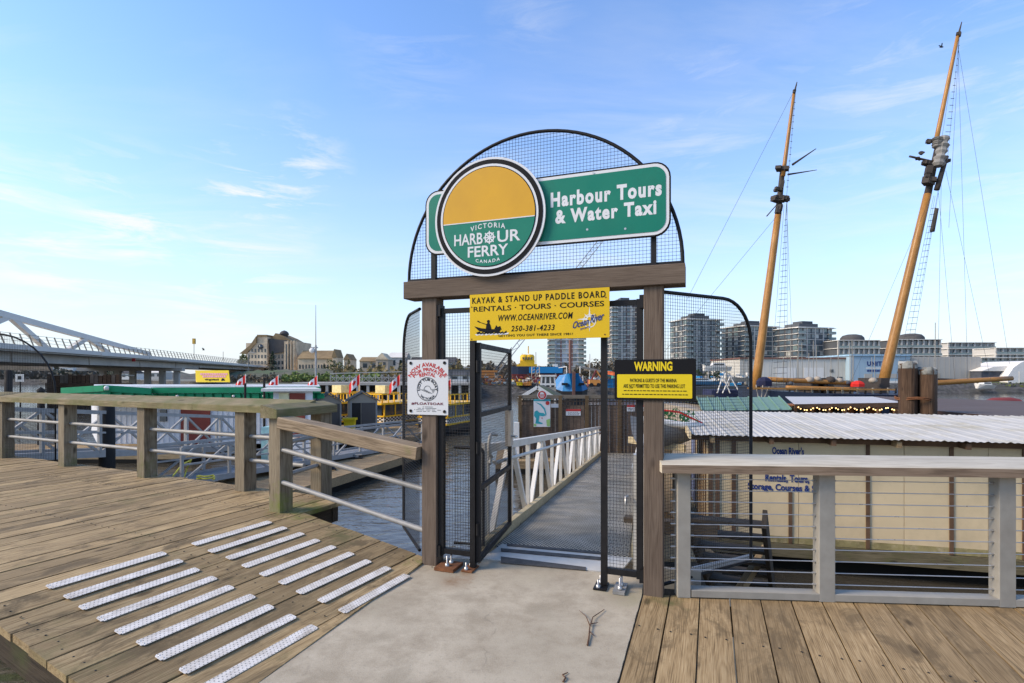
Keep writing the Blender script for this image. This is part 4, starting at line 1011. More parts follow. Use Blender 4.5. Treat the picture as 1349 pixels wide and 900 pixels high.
def fasc(p, q, n_): 
    p, q = Vector(p), Vector(q)
    MB().bar(p, q, .12, .26).build('fascia', m_greenroof, fh)
    g = MB(); ln = (q - p).length; d_ = (q - p).normalized(); k = 0.05
    while k < ln: 
        g.bar(p + d_ * k + Vector((0, .04, -.16)), p + d_ * (k + .02) + Vector((0, .04, -.40)), .30, .06, up=(0, 1, 0)); k += .42
    g.build('valance', m_greenroof, fh, kind='stuff')
    MB().bar(p + Vector((0, .12, -.27)), q + Vector((0, .12, -.27)), .05, .26).build('valance_backing', m_greenroof, fh)
fasc((xm, Yc, zz(514.5, Yc)), (xb, Yc, zz(513.5, Yc)), 20)
fasc((xx(82, 23), 23.0, zz(515, 23)), (xx(138, 22.2), 22.2, zz(511.5, 22.2)), 8)
fasc((xx(138, 22.2), 22.2, zz(511.5, 22.2)), (xx(199, 22.6), 22.6, zz(515.5, 22.6)), 8)
g = MB(); pk = Vector((xx(139, 24.5), 25.2, zz(507.5, 25.2)))
c = [Vector((xx(82, 23), 23.0, zz(512.5, 23))), Vector((xx(138, 22.2), 22.2, zz(509, 22.2))), Vector((xx(199, 22.6), 22.6, zz(512.5, 22.6))), Vector((xx(205, 27), 27, zz(511, 27))), Vector((xx(95, 27), 27, zz(511, 27)))]
g.add(c + [pk], [(0, 1, 5), (1, 2, 5), (2, 3, 5), (3, 4, 5), (4, 0, 5)]); g.build('hipped_roof', m_greyroof, fh)
MB().lathe([(.0, -.07), (.08, -.07), (.09, .06), (.05, .1), (0, .12)], (xx(139, 22.0), 22.05, zz(512, 22)), 10).build('bracket_lamp', m_white, fh)
MB().box(xx(233, Yc), xx(272, Yc), Yc + .27, Yc + .318, DZ, ze).build('door', m_oxred, fh)
for a, b, y0, y1 in ((205, 214, 540, 556),):
    MB().box(xx(a, Yc), xx(b, Yc), Yc + .27, Yc + .318, zz(y1, Yc), zz(y0, Yc)).build('window', m_glass, fh)
for px in (243, 317, 357):
    MB().lathe([(0, -.07), (.06, -.03), (.07, .03), (0, .07)], (xx(px - 9, Yc), Yc - .02, zz(522, Yc)), 8).build('soffit_lamp', m_white, fh)
for px, y0 in ((323, 505), (348, 498)):
    o = MB().tube([(xx(px, 23.2), 23.2, DZ), (xx(px, 23.2), 23.2, zz(y0, 23.2))], .055, 6).build('mooring_post', m_blackpile); tag(o, 'thin black mooring post ' + ('nearer the yellow roof sign' if px == 323 else 'left of the small white kiosk'), 'post')
# yellow A-frame sign on the roof
Ys = 25.5
rf = thing('roof_sign', 'yellow A-shaped sign board standing on the green edged roof', 'sign', (xx(282, Ys), Ys, zz(510.5, Ys)))
x0_, x1_, x2_, x3_ = xx(257, Ys), xx(301, Ys), xx(308, Ys), xx(265, Ys)
zt_, zb_ = zz(488, Ys), zz(503.5, Ys)
g = MB(); g.add([(x3_, Ys - .35, zb_), (x2_, Ys - .35, zb_), (x1_, Ys, zt_), (x0_, Ys, zt_), (x3_, Ys - .31, zb_), (x2_, Ys - .31, zb_), (x1_, Ys + .04, zt_), (x0_, Ys + .04, zt_)], [(0, 1, 2, 3), (4, 7, 6, 5), (0, 3, 7, 4), (1, 5, 6, 2), (3, 2, 6, 7), (0, 4, 5, 1)]); g.build('front_board', m_yellow, rf)
g = MB(); g.add([(x3_ - .1, Ys + .5, zb_), (x2_ - .5, Ys + .5, zb_), (x1_, Ys + .05, zt_), (x0_, Ys + .05, zt_)], [(0, 1, 2, 3)]); g.add([(x3_ - .55, Ys + .5, zb_), (x3_, Ys - .33, zb_), (x0_, Ys + .02, zt_)], [(0, 1, 2)]); g.build('rear_board', m_yellow, rf)
def sl_(fx, fz, dy=-.012): 
    xl = x3_ + (x0_ - x3_) * fz; xr = x2_ + (x1_ - x2_) * fz; return (xl + (xr - xl) * fx, Ys - .35 + .35 * fz + dy, zb_ + (zt_ - zb_) * fz)
g = MB()
for a, b, c_, d_ in ((.14, .92, .60, .76), (.2, .86, .40, .56)):
    k = a
    while k < b: w_ = random.uniform(.03, .07); g.add([sl_(k, c_), sl_(k + w_, c_), sl_(k + w_, d_), sl_(k, d_)], [(0, 1, 2, 3)]); k += w_ + .012
g.build('pink_print', m_pink, rf, kind='stuff')
g = MB(); vs_, fs_ = glyphs('virgotaxi', .03); g.add([sl_(.25 + .42 * a, .10 + .22 * b, -.014) for a, b in vs_], fs_)
g.add([sl_(.74, .12, -.014), sl_(.86, .14, -.014), sl_(.84, .30, -.014), sl_(.78, .34, -.014)], [(0, 1, 2, 3)])
g.build('dark_print', m_sblack, rf)
# white kiosk
Yk = 21.5
kk = thing('kiosk', 'small white kiosk with flat white roof and dark red hatch', 'kiosk', (xx(385, Yk), Yk, DZ))
MB().prism([(xx(350, Yk), Yk - .4), (xx(424, Yk), Yk - .1), (xx(415, Yk + 2.2), Yk + 2.2), (xx(352, Yk + 2.2), Yk + 2.2)], zz(515.5, Yk), zz(512, Yk)).build('roof', m_white, kk)
MB().prism([(xx(360, Yk), Yk), (xx(412, Yk), Yk), (xx(412, Yk + 2), Yk + 2), (xx(360, Yk + 2), Yk + 2)], DZ, zz(516, Yk)).build('wall', m_whitewall, kk)
MB().box(xx(382, Yk), xx(402, Yk), Yk - .04, Yk - .004, zz(580, Yk), zz(518, Yk)).build('hatch', m_oxred, kk)
MB().box(xx(368, Yk), xx(381, Yk), Yk - .05, Yk - .004, zz(560, Yk), zz(517.5, Yk)).build('notice_board', plain('cream board', (.62, .58, .36), .6), kk)
# teal crates / things near the corner
o = MB().box(xx(344, 18), xx(366, 18), 18, 18.6, DZ, zz(563, 18)).build('tote_box', plain('pale teal plastic', (.38, .60, .56), .5)); tag(o, 'pale teal plastic box behind the corner post', 'box')
# sheds
def shed(label, px0, px1, ye, yp, yb, Y, rot=0):
    x0, x1 = xx(px0, Y), xx(px1, Y); W_ = x1 - x0; H_ = zz(ye, Y) - DZ; Hp = zz(yp, Y) - DZ
    t = thing('storage_shed', label, 'shed', ((x0 + x1) / 2, Y, DZ), R(rot))
    D_ = 1.7; a = W_ * .42
    MB().box(-a, a, 0, D_, 0, H_).build('wall', m_taupe, t, world=False)
    for k in range(9): MB().box(-a - .012, -a - .001, .1 + k * .19, .14 + k * .19, .05, H_ - .05).build('wall_rib', m_taupe, t, world=False)
    g = MB(); g.prism([(-a, H_), (a, H_), (0, Hp - .04)], .0, D_, axis='y'); g.build('gable', m_taupe, t, world=False)
    for s_ in (-1, 1):
        g = MB(); g.prism([(0, Hp), (0, Hp + .05), (s_ * W_ / 2, H_ - .02), (s_ * W_ / 2, H_ - .07)], -.12, D_ + .1, axis='y'); g.build('roof_slope', m_shedroof, t, world=False)
        for k in range(8): MB().bar((s_ * .02, -.1 + k * .26, Hp + .055), (s_ * W_ / 2, -.1 + k * .26, H_ - .012), .03, .025).build('roof_rib', m_shedroof, t, world=False)
    MB().box(-a * .1, a * .86, -.03, -.003, .06, H_ - .12).build('door', m_darkdoor, t, world=False)
    MB().box(-a * .75, -a * .15, -.02, -.003, .06, H_ - .12).build('dark_doorway_panel', m_hull_b, t, world=False)  # flat black panel on the wall stands in for the shade inside a doorway
    for xs in (-a * .8, a * .95): MB().box(xs - .03, xs + .03, -.025, -.002, 0, H_).build('corner_trim', m_alu_g, t, world=False)
    return t
shed('taupe plastic shed with ribbed grey roof beside the yellow bin', 456, 500, 528, 517, 566, 29.5, 18)
shed('darker shed partly hidden behind the handrail, left of the other shed', 415, 452, 529, 518.5, 566, 28, 22)
t = thing('bin', 'yellow lidded plastic bin in front of the taupe shed', 'bin', (xx(461, 28.2), 28.2, DZ)); 
g = MB().lathe([(0, 0), (.26, 0), (.30, .75), (.30, .76)], (0, 0, 0), 4, smooth=False); g.v = [(x * .9 - y * .9, x * .6 + y * .6, z) for x, y, z in g.v]; g.build('body', m_yellow, t, world=False)
MB().box(-.33, .33, -.26, .26, .765, .88).build('lid', m_yellow, t, world=False)

# Canadian flags
LEAF = [(0, 1), (.13, .72), (.32, .80), (.26, .42), (.48, .60), (.54, .46), (.90, .50), (.76, .22), (.88, .10), (.46, -.18), (.50, -.38), (.06, -.30), (.06, -.75), (-.06, -.75), (-.06, -.30), (-.50, -.38), (-.46, -.18), (-.88, .10), (-.76, .22), (-.90, .50), (-.54, .46), (-.48, .60), (-.26, .42), (-.32, .80), (-.13, .72)]
def flag(label, px, ytop, Y, zbase, fl=.62, fh_=.36, droop=.25, side=-1):
    X = xx(px, Y); zt = zz(ytop, Y)
    t = thing('flag', label, 'flag', (X, Y, zbase)); zt -= zbase
    MB().tube([(0, 0, 0), (0, 0, zt)], .018, 6).build('pole', m_white, t, world=False)
    def W_(a, b): # a along fly 0..1, b up 0..1
        return (side * (fl * a * .92 + .02), .05 * math.sin(a * 7 + b), zt - .03 - fh_ + fh_ * b - droop * a ** 1.3 * fl - .03 * math.sin(a * 6))
    def strip(a0, a1, mat, nm):
        n_ = 6; g = MB(); vs = []
        for i in range(n_ + 1):
            for b in (0, .5, 1): vs.append(W_(a0 + (a1 - a0) * i / n_, b))
        g.add(vs, [(3 * i + j, 3 * i + j + 1, 3 * i + j + 4, 3 * i + j + 3) for i in range(n_) for j in (0, 1)], True); return g.build(nm, mat, t, world=False)
    strip(0, .26, m_flagred, 'hoist_stripe'); strip(.26, .74, m_flagwhite, 'white_field'); strip(.74, 1, m_flagred, 'fly_stripe')
    g = MB(); pts = [W_(.5 + x * .19, .5 + (y + .0) * .36) for x, y in LEAF]
    cc = W_(.5, .5); g.add([(a, b - .012, c_) for a, b, c_ in pts] + [(cc[0], cc[1] - .012, cc[2])], [(i, (i + 1) % len(pts), len(pts)) for i in range(len(pts))]); g.build('maple_leaf', m_flagred, t, world=False)
    return t
for i, (px, yt, Y, lb) in enumerate(((323.5, 493, 27, 'red and white maple leaf flag just right of the yellow roof sign'), (366.5, 494, 27, 'red and white maple leaf flag above the middle of the green roof edge'),
                            (418, 494, 27, 'red and white maple leaf flag at the right end of the green roof'), (474, 492.5, 33, 'red and white maple leaf flag above the taupe shed roof'),
                            (527, 493, 33, 'red and white maple leaf flag left of the white rental poster'), (594, 499, 33, 'red and white maple leaf flag peeping out right of the rental poster'))):
    flag(lb, px, yt, Y, (zz(512, Y) if i < 3 else -.05), fl=.72 if i > 2 else .58, fh_=.62 if i > 2 else .5, droop=.95)

# little yellow harbour ferries
def ferry(label, px, Y, rot):
    t = thing('ferry', label, 'boat', (xx(px, Y), Y, WZ), R(rot), group='small yellow passenger ferries moored in a row')
    # local x is the length
    secs = [(-2.6, .75, .1), (-2.0, 1.0, 0), (0, 1.08, 0), (1.6, .95, .05), (2.4, .55, .16), (2.8, .06, .24)]
    vs = []; 
    for x, hw, up in secs: vs += [(x, -hw * .7, -.2), (x, -hw, .25), (x, -hw, .62 + up), (x, hw, .62 + up), (x, hw, .25), (x, hw * .7, -.2)]
    g = MB(); fs = [(6 * i + k, 6 * i + (k + 1) % 6, 6 * (i + 1) + (k + 1) % 6, 6 * (i + 1) + k) for i in range(5) for k in range(6)] + [(5, 4, 3, 2, 1, 0), tuple(range(30, 36))]
    g.add(vs, fs); g.build('hull', m_hull_b, t, world=False)
    MB().box(-2.4, 1.9, -1.07, 1.07, .60, .70).build('rub_rail', m_ferry_y, t, world=False)
    MB().box(-2.2, 1.8, -1.0, 1.0, .702, 1.02).build('coaming', m_white, t, world=False)
    g = MB(); 
    for i in range(24):
        for j in range(3):
            if (i + j) % 2: continue
            for y in (-1.012, 1.002): g.box(-2.15 + i * .16, -1.99 + i * .16, y, y + .010, .73 + j * .09, .82 + j * .09)
    for i in range(12):
        for j in range(3):
            if (i + j) % 2: continue
            g.box(-2.212, -2.202, -.95 + i * .16, -.79 + i * .16, .73 + j * .09, .82 + j * .09)
    g.build('checker_band', m_hull_b, t, world=False, kind='stuff')
    MB().box(-2.25, 1.85, -1.04, 1.04, 1.02, 1.10).build('sill', m_ferry_y, t, world=False)
    for x in (-2.1, -1.1, -.1, .9, 1.7):
        for y in (-.97, .97): MB().bar((x, y, 1.1), (x, y, 1.78), .07).build('pillar', m_ferry_y, t, world=False)
    for x in (-1.6, -.6, .4, 1.3):
        for y in (-.97, .97): MB().box(x - .43, x + .43, y - .012, y + .012, 1.12, 1.76).build('window', m_glass if y > 0 else m_glass, t, world=False)
    MB().box(-2.15, -2.10, -.8, .8, 1.1, 1.76).build('rear_window', m_glass, t, world=False)
    MB().box(-2.5, 2.0, -1.1, 1.1, 1.78, 1.90).build('roof', m_ferry_y, t, world=False)
    for y in (-.98, .98):
        MB().bar((-2.3, y, 2.42), (1.6, y, 2.42), .05, .07).build('roof_rail', m_ferry_y, t, world=False)
        for k in range(8): MB().bar((-2.3 + k * .557, y, 1.9), (-2.3 + k * .557, y, 2.42), .05).build('rail_post', m_ferry_y, t, world=False)
    for k in range(5): MB().bar((-2.3, -.98 + k * .49, 1.9), (-2.3, -.98 + k * .49, 2.42), .05).build('rail_post', m_ferry_y, t, world=False)
    MB().bar((-2.3, -.98, 2.42), (-2.3, .98, 2.42), .05, .07).build('roof_rail', m_ferry_y, t, world=False)
    MB().box(-1.4, -.7, -.4, .4, 2.45, 2.95).build('roof_locker', plain('pale yellow', (.74, .62, .30), .5), t, world=False)
    MB().tube([(-2.3, .9, 1.9), (-2.3, .9, 3.15)], .03, 6).build('light_mast', m_ferry_y, t, world=False)
    return t
ferry('yellow ferry with checker band, mostly behind the taupe shed', 464, 36, 62)
ferry('yellow ferry with checker band left of the rental poster', 520, 35, 62)
ferry('yellow ferry with dark stern seen through the left gate mesh', 593, 34, 68)

# yellow mooring rope on the ramp
o = MB().tube([gr(228, 627, -.9), gr(240, 612, -.75), gr(252, 606, -.7), gr(246, 618, -1), gr(243, 628, -1.1)], .02, 6).build('rope', m_ropey); tag(o, 'yellow rope tied round the end post of the grey ramp', 'rope')
o = MB().tube([Vector((gr(270, 632, -1.1))) + Vector((.22 * math.cos(a), .10 * math.sin(2 * a) + .1 * math.sin(a), .01 * a)) for a in [k * .6 for k in range(22)]], .018, 6).build('rope', m_ropey); tag(o, 'coil of yellow rope lying beside the foot of the grey ramp', 'rope')

# half sunk raft below the left gate wing
m = MB().prism([(-2.0, 7.2), (-.4, 7.0), (-.2, 8.2), (-1.7, 8.4)], WZ - .2, WZ + .12); m.build('x', m_rust) and None
o = bpy.data.objects['x']; o.name = 'sunken_raft'; tag(o, 'rusty brown raft lying low in the water below the left gate post', 'raft')
rt = [(-1.9 + 1.5 * k / 12, 7.3 + .12 * math.sin(k * 1.3), WZ + .16 + .05 * math.sin(k)) for k in range(13)]
for j in range(4): MB().tube([(x + .1 * j, y + .25 * j, z) for x, y, z in rt], .02, 6).build('loose_rod', m_rust, o)

# ================================================================== fence, hut and signs at the foot of the gangway
Yf = 20.0
dock('floating_dock', 'float at the foot of the main gangway carrying the brown fence', [(-.6, 19.2), (9.5, 19.2), (9.5, 23.5), (-.6, 23.5)], top=-1.42)
fn = thing('timber_fence', 'dark brown board fence with lattice top across the foot of the gangway', 'fence', (xx(760, Yf), Yf, -1.42))
xl, xr = xx(683, Yf), 7.6; ztop = zz(520.5, Yf)
MB().box(xl, xr, Yf - .05, Yf + .08, ztop - .13, ztop).build('top_board', timber('grey fence cap', (.10, .08, .06), (.20, .165, .125), (.28, .24, .19)), fn)
x = xl + .02; zl0, zl1 = zz(534.5, Yf), zz(524.5, Yf)
while x < xr:
    w_ = .135; MB().box(x, x + w_ - .012, Yf + random.uniform(0, .012), Yf + .03, -1.40, zl0).build('board', m_fence, fn); x += .137
g = MB(); x = xl + .05
while x < xr: g.box(x, x + .032, Yf, Yf + .025, zl0, ztop - .12); x += .125
for z in (zl0, (zl0 + zl1) / 2 + .02, zl1 - .01): g.box(xl, xr, Yf + .026, Yf + .045, z - .02, z + .025)
g.build('lattice', m_fence, fn, kind='stuff')
for px in (685, 738, 773, 816, 857):
    X = xx(px, Yf); MB().box(X - .065, X + .065, Yf - .07, Yf - .002, -1.42, ztop - .02).build('post', timber('amber fence post', (.06, .035, .016), (.14, .09, .045), (.20, .14, .08)), fn)
MB().box(xx(677, Yf - .3), xx(684, Yf - .3), Yf - .3, Yf - .1, -1.42, zz(556, Yf)).build('end_post', m_white, fn)
# hut behind
Yh = 22.5
hut = thing('hut', 'small hut with white gable trim and mossy roof behind the fence', 'hut', (xx(712, Yh), Yh, -1.42))
xL, xR, xM = xx(683, Yh), xx(732, Yh), xx(708, Yh); zE, zP = zz(524, Yh), zz(510, Yh)
MB().prism([(xL + .15, zE - .1), (xR - .1, zE - .1), (xM, zP - .12)], Yh, Yh + 2.2, axis='y').build('gable', m_stone_d, hut)
MB().box(xL + .15, xR - .1, Yh, Yh + 2.2, -1.42, zE - .12).build('wall', m_fence, hut)
MB().bar((xL, Yh - .15, zE - .04), (xM, Yh - .15, zP), .06, .14).build('barge_board', m_white, hut)
MB().bar((xM, Yh - .15, zP), (xR, Yh - .15, zE - .04), .06, .14).build('barge_board', m_white, hut)
g = MB(); g.add([(xM, Yh - .1, zP + .05), (xR + .02, Yh - .1, zE + .02), (xR + .55, Yh + 2.4, zE + .02), (xM + .4, Yh + 2.4, zP + .05)], [(0, 1, 2, 3)])
g.add([(xL - .02, Yh - .1, zE + .02), (xM, Yh - .1, zP + .05), (xM + .4, Yh + 2.4, zP + .05), (xL + .3, Yh + 2.4, zE + .02)], [(0, 1, 2, 3)]); g.build('roof', mk_ground('mossy shingle', (.07, .06, .04), (.15, .13, .08), (.12, .14, .04), 4), hut)
MB().bar((xR + .02, Yh - .12, zE - .03), (xR + .95, Yh + .3, zE + .03), .05, .1).build('gutter', m_white, hut)
def flat_sign(name, label, px0, px1, y0, y1, Y, mat, extra=None):
    X0, X1, Z0, Z1 = xx(px0, Y), xx(px1, Y), zz(y1, Y), zz(y0, Y)
    t = thing(name, label, 'sign', ((X0 + X1) / 2, Y, Z0)); MB().box(X0, X1, Y, Y + .02, Z0, Z1).build('board', mat, t)
    if extra: extra(t, X0, X1, Z0, Z1, Y - .004)
    return t
m_tealmap = plain('teal map print', (.03, .27, .31), .5, .1, 6); m_mapgreen = plain('green map print', (.25, .42, .14), .5, .1, 6)
def map_x(t, X0, X1, Z0, Z1, y):
    W_, H_ = X1 - X0, Z1 - Z0; P2 = lambda a, b, dy=0: (X0 + W_ * a, y - dy, Z1 - H_ * b)
    g = MB(); g.add([P2(0, 0), P2(1, 0), P2(1, .07), P2(0, .07)], [(0, 1, 2, 3)])
    g.add([P2(*k) for k in ((.05, .45), (.2, .40), (.35, .48), (.6, .50), (.75, .58), (.55, .62), (.35, .60), (.30, .80), (.55, .86), (.5, .9), (.1, .88), (.15, .7), (.02, .6))], [tuple(range(13))])
    g.add([P2(*k) for k in ((.08, .1), (.4, .22), (.62, .38), (.7, .55), (.78, .56), (.68, .33), (.45, .17))], [tuple(range(7))])
    g.build('teal_map', m_tealmap, t)
    g = MB(); g.add([P2(*k) for k in ((.75, .75), (.98, .7), (.98, .98), (.8, .98))], [(0, 1, 2, 3)]); g.add([P2(*k) for k in ((.02, .88), (.15, .9), (.15, .98), (.02, .98))], [(0, 1, 2, 3)]); g.build('green_map', m_mapgreen, t)
    g = MB(); disc(g, X0 + W_ * .83, Z1 - H_ * .14, W_ * .12, y - .002, 18); disc(g, X0 + W_ * .5, Z1 - H_ * .68, W_ * .04, y - .002, 10); g.build('red_badge', m_red, t)
Ym = Yf - .14
flat_sign('map_sign', 'white harbour map board with teal water on the brown fence', 703, 725, 526, 562.5, Ym, m_poster, map_x)
rsd = thing('round_sign', 'small red round sign with white print above the harbour map', 'sign', (xx(714, Ym - .05), Ym - .05, zz(520.5, Ym)))
g = MB(); r_ = .175; c0 = (xx(714, Ym), zz(520.5, Ym))
g.prism([(c0[0] + r_ * math.cos(R(a)), c0[1] + r_ * math.sin(R(a))) for a in range(0, 360, 12)], Ym - .05, Ym - .03, axis='y'); g.build('rim', m_poster, rsd)
g = MB(); disc(g, c0[0], c0[1], r_ * .88, Ym - .054, 30); g.build('face', m_red, rsd)
g = MB(); letter(g, 'VHF', c0[0] - .07, c0[0] + .07, c0[1] - .09, c0[1] - .03, Ym - .057, bold=.02) if False else None
g.add([(c0[0] - .09, Ym - .057, c0[1] + .02), (c0[0] + .09, Ym - .057, c0[1] + .02), (c0[0] + .05, Ym - .057, c0[1] + .10), (c0[0] - .05, Ym - .057, c0[1] + .11)], [(0, 1, 2, 3)])
for k in range(3): g.add([(c0[0] - .10 + .02 * k, Ym - .057, c0[1] - .03 - .035 * k), (c0[0] + .10 - .02 * k, Ym - .057, c0[1] - .03 - .035 * k), (c0[0] + .10 - .02 * k, Ym - .057, c0[1] - .012 - .035 * k), (c0[0] - .10 + .02 * k, Ym - .057, c0[1] - .012 - .035 * k)], [(0, 1, 2, 3)])
g.build('white_print', m_poster, rsd, kind='stuff')
def red_top(t, X0, X1, Z0, Z1, y):
    H_ = Z1 - Z0; W_ = X1 - X0
    MB().add([(X0, y, Z1 - H_ * .34), (X1, y, Z1 - H_ * .34), (X1, y, Z1), (X0, y, Z1)], [(0, 1, 2, 3)]).build('red_band', m_red, t)
    g = MB()
    for r_ in (.5, .66, .82):
        k = X0 + W_ * .15
        while k < X1 - W_ * .2: w2 = random.uniform(.03, .09); g.add([(k, y, Z1 - H_ * (r_ + .05)), (k + w2, y, Z1 - H_ * (r_ + .05)), (k + w2, y, Z1 - H_ * r_), (k, y, Z1 - H_ * r_)], [(0, 1, 2, 3)]); k += w2 + .025
    g.build('grey_print', m_hull_b, t, kind='stuff')
flat_sign('notice', 'white notice with red top on the middle of the brown fence', 745.5, 765, 539, 547.5, Yf - .02, m_poster, red_top)
flat_sign('notice', 'white notice with red top seen left of the black gate bar', 826, 836, 533.5, 542, Yf - .02, m_poster, red_top)
flat_sign('notice', 'white notice with red top squeezed between gate bar and timber post', 841.5, 848, 533.5, 542, Yf - .02, m_poster, red_top)
flat_sign('notice', 'narrow white strip notice right of the harbour map', 725.5, 736, 532, 537, Yf - .02, m_poster)
# ================================================================== land, banks, hills
shore = [(-600, 240), (-200, 232), (60, 227), (170, 205), (262, 140), (335, 92), (430, 78), (620, 78), (632, 92), (870, 94), (1000, 103), (1180, 107), (1349, 110), (1700, 112), (2400, 118)]
sp = [Vector((xx(px, Y), Y, 0)) for px, Y in shore]
# resample
dense = []
for a, b in zip(sp, sp[1:]):
    n_ = max(1, int((b - a).length / 4)); dense += [a + (b - a) * i / n_ for i in range(n_)]
dense.append(sp[-1])
g = MB(); vs = []; rows = (-.6, .0, .9, 2.0, 3.4, 5.0)
for i, p in enumerate(dense):
    for j, r_ in enumerate(rows):
        jit = random.uniform(-.5, .5) if j in (1, 2, 3) else 0
        vs.append((p.x * (1 + r_ / 110), p.y + r_ + jit * .6, (-2.4, -1.95, -1.2, -.7, -.15, .05)[j] + (random.uniform(-.22, .22) if 0 < j < 5 else 0)))
nr = len(rows)
g.add(vs, [(i * nr + j, (i + 1) * nr + j, (i + 1) * nr + j + 1, i * nr + j + 1) for i in range(len(dense) - 1) for j in range(nr - 1)])
o = g.build('shore_bank', m_rock); o['kind'] = 'structure'
g = MB(); inner = [(p.x * (1 + 5 / 110), p.y + 5.0, .05) for p in dense]; far = [(p.x / p.y * 3000, 3000, .05) for p in dense]
n_ = len(inner); g.add(inner + far, [(i, i + 1, n_ + i + 1, n_ + i) for i in range(n_ - 1)])
o = g.build('land', mk_ground('yard ground', (.13, .12, .10), (.22, .21, .18), (.10, .11, .06), .15)); o['kind'] = 'structure'
def hill(name, pts, Y0, depth, mat, rough_=.4):
    """pts: (px, py of the crest); front foot at Y0, crest half way back"""
    g = MB(); vs = []; n_ = 0
    for (pa_, ya), (pb_, yb) in zip(pts, pts[1:]):
        m_ = max(2, int(abs(pb_ - pa_) / 6))
        for i in range(m_):
            f = i / m_; px = pa_ + (pb_ - pa_) * f; py = ya + (yb - ya) * f; top = zz(py, Y0 + depth * .5)
            for j, (dy, fz) in enumerate(((0, 0), (.14, .32), (.3, .72), (.5, 1), (.8, .8), (1, 0))):
                Y = Y0 + depth * dy; z = .0 + (top - 0) * fz + (random.uniform(-rough_, rough_) if 0 < j < 5 else 0)
                vs.append((xx(px, Y0 + depth * .5) * Y / (Y0 + depth * .5), Y, z))
            n_ += 1
    g.add(vs, [(i * 6 + j, (i + 1) * 6 + j, (i + 1) * 6 + j + 1, i * 6 + j + 1) for i in range(n_ - 1) for j in range(5)], True)
    o = g.build(name, mat); o['kind'] = 'structure'; return o
m_wood = mk_ground('bare winter wood', (.055, .05, .04), (.12, .105, .08), (.05, .06, .035), .35)
hill('hill', [(-420, 470), (-200, 476), (-60, 480), (60, 482), (130, 484), (200, 490), (300, 492)], 245, 90, m_wood, .8)
hill('hill', [(300, 491), (340, 488), (420, 486), (480, 490), (560, 491), (640, 492)], 120, 60, m_bank, .3)
hill('hill', [(600, 486), (640, 480), (680, 484), (730, 487), (770, 484), (830, 488), (900, 490), (1000, 492)], 165, 60, m_wood, .8)
hill('hill', [(1190, 506), (1250, 503), (1349, 503), (1500, 503), (1800, 502)], 115, 9, m_bank, .2)

# ================================================================== foliage
def leafmat(name, c): return plain(name, c, .85, .45, 1.2, world=True)
L_OLV = leafmat('olive foliage', (.085, .10, .035)); L_DRK = leafmat('dark conifer foliage', (.028, .045, .024)); L_BRN = leafmat('bare twig foliage', (.14, .115, .08)); L_GRN = leafmat('grass green foliage', (.12, .16, .045))
def crown(m, c, rx, rz, n, sz):
    lumps = [Vector((random.gauss(0, .42), random.gauss(0, .42), random.gauss(0, .42))) for _ in range(7)]
    for _ in range(n):
        l = random.choice(lumps); v = Vector((random.gauss(0, 1), random.gauss(0, 1), random.gauss(0, 1))).normalized() * random.uniform(.25, .55) + l
        p = Vector((c[0] + v.x * rx, c[1] + v.y * rx, c[2] + v.z * rz)); a = Vector((random.uniform(-1, 1), random.uniform(-1, 1), random.uniform(-1, 1))).normalized() * sz; b = a.cross(Vector((random.uniform(-1, 1), random.uniform(-1, 1), 1))).normalized() * sz
        m.add([p - a, p + b * .8, p + a, p - b * .8], [(0, 1, 2, 3)])
def tree(label, px, Y, ztop, r, mat, zb=0.0, group=None, conifer=False, n=150):
    t = thing('conifer_tree' if conifer else 'tree', label, 'tree', (xx(px, Y), Y, zb), group=group); h = ztop - zb
    g = MB().tube([(0, 0, -.5), (0, 0, h * .35), (r * .08, 0, h * .85)], max(.12, h * .028), 6, r1=.05)
    for k in range(5):
        a = k * 2.4; g.tube([(0, 0, h * (.3 + .1 * k)), (math.cos(a) * r * .7, math.sin(a) * r * .7, h * (.5 + .09 * k))], h * .012, 4, r1=.03)
    g.build('trunk', m_bark, t, world=False)
    g = MB()
    if conifer:
        for k in range(n * 2):
            f = random.random() ** 1.4; rr = r * (1 - f) * random.uniform(.5, 1); a = random.uniform(0, 6.28); p = Vector((rr * math.cos(a), rr * math.sin(a), h * (.08 + .92 * f))); s_ = h * .05
            u = Vector((math.cos(a), math.sin(a), -.5)) * s_; v = Vector((-math.sin(a), math.cos(a), .2)) * s_ * .7; g.add([p - u, p + v, p + u, p - v], [(0, 1, 2, 3)])
    else: crown(g, (0, 0, h * .62), r, h * .42, n * 2, max(.22, h * .055))
    g.build('crown', mat, t, world=False); return t
def scrub(name, label, pxs, Ys, tops, mat, n, sz, zb=0.0):
    g = MB()
    for _ in range(n):
        f = random.random(); px = pxs[0] + (pxs[1] - pxs[0]) * f; Y = random.uniform(*Ys); zt = zz(random.uniform(*tops), Y)
        z = zb + (zt - zb) * random.random() ** .6 * (0.75 + .25 * math.sin(px * .31) * math.cos(px * .13)); p = Vector((xx(px, Y), Y, z))
        a = Vector((random.uniform(-1, 1), random.uniform(-.5, .5), random.uniform(-1, 1))).normalized() * sz * random.uniform(.5, 1.2); b = Vector((random.uniform(-1, 1), random.uniform(-1, 1), random.uniform(-1, 1))).cross(a).normalized() * a.length * .7
        g.add([p - a, p + b, p + a, p - b], [(0, 1, 2, 3)])
    return tag(g.build(name, mat), label, 'scrub', kind='stuff')
scrub('woodland', 'dark bare woodland along the far shore under the white bridge', (-300, 165), (232, 246), (481, 489), m_wood, 2600, 1.1)
scrub('woodland', 'brown bare trees on the rise behind the shipyard', (596, 690), (150, 165), (470, 482), L_BRN, 900, .8)
scrub('woodland', 'bare trees between the two apartment towers', (745, 905), (150, 168), (474, 484), L_BRN, 1000, .8)
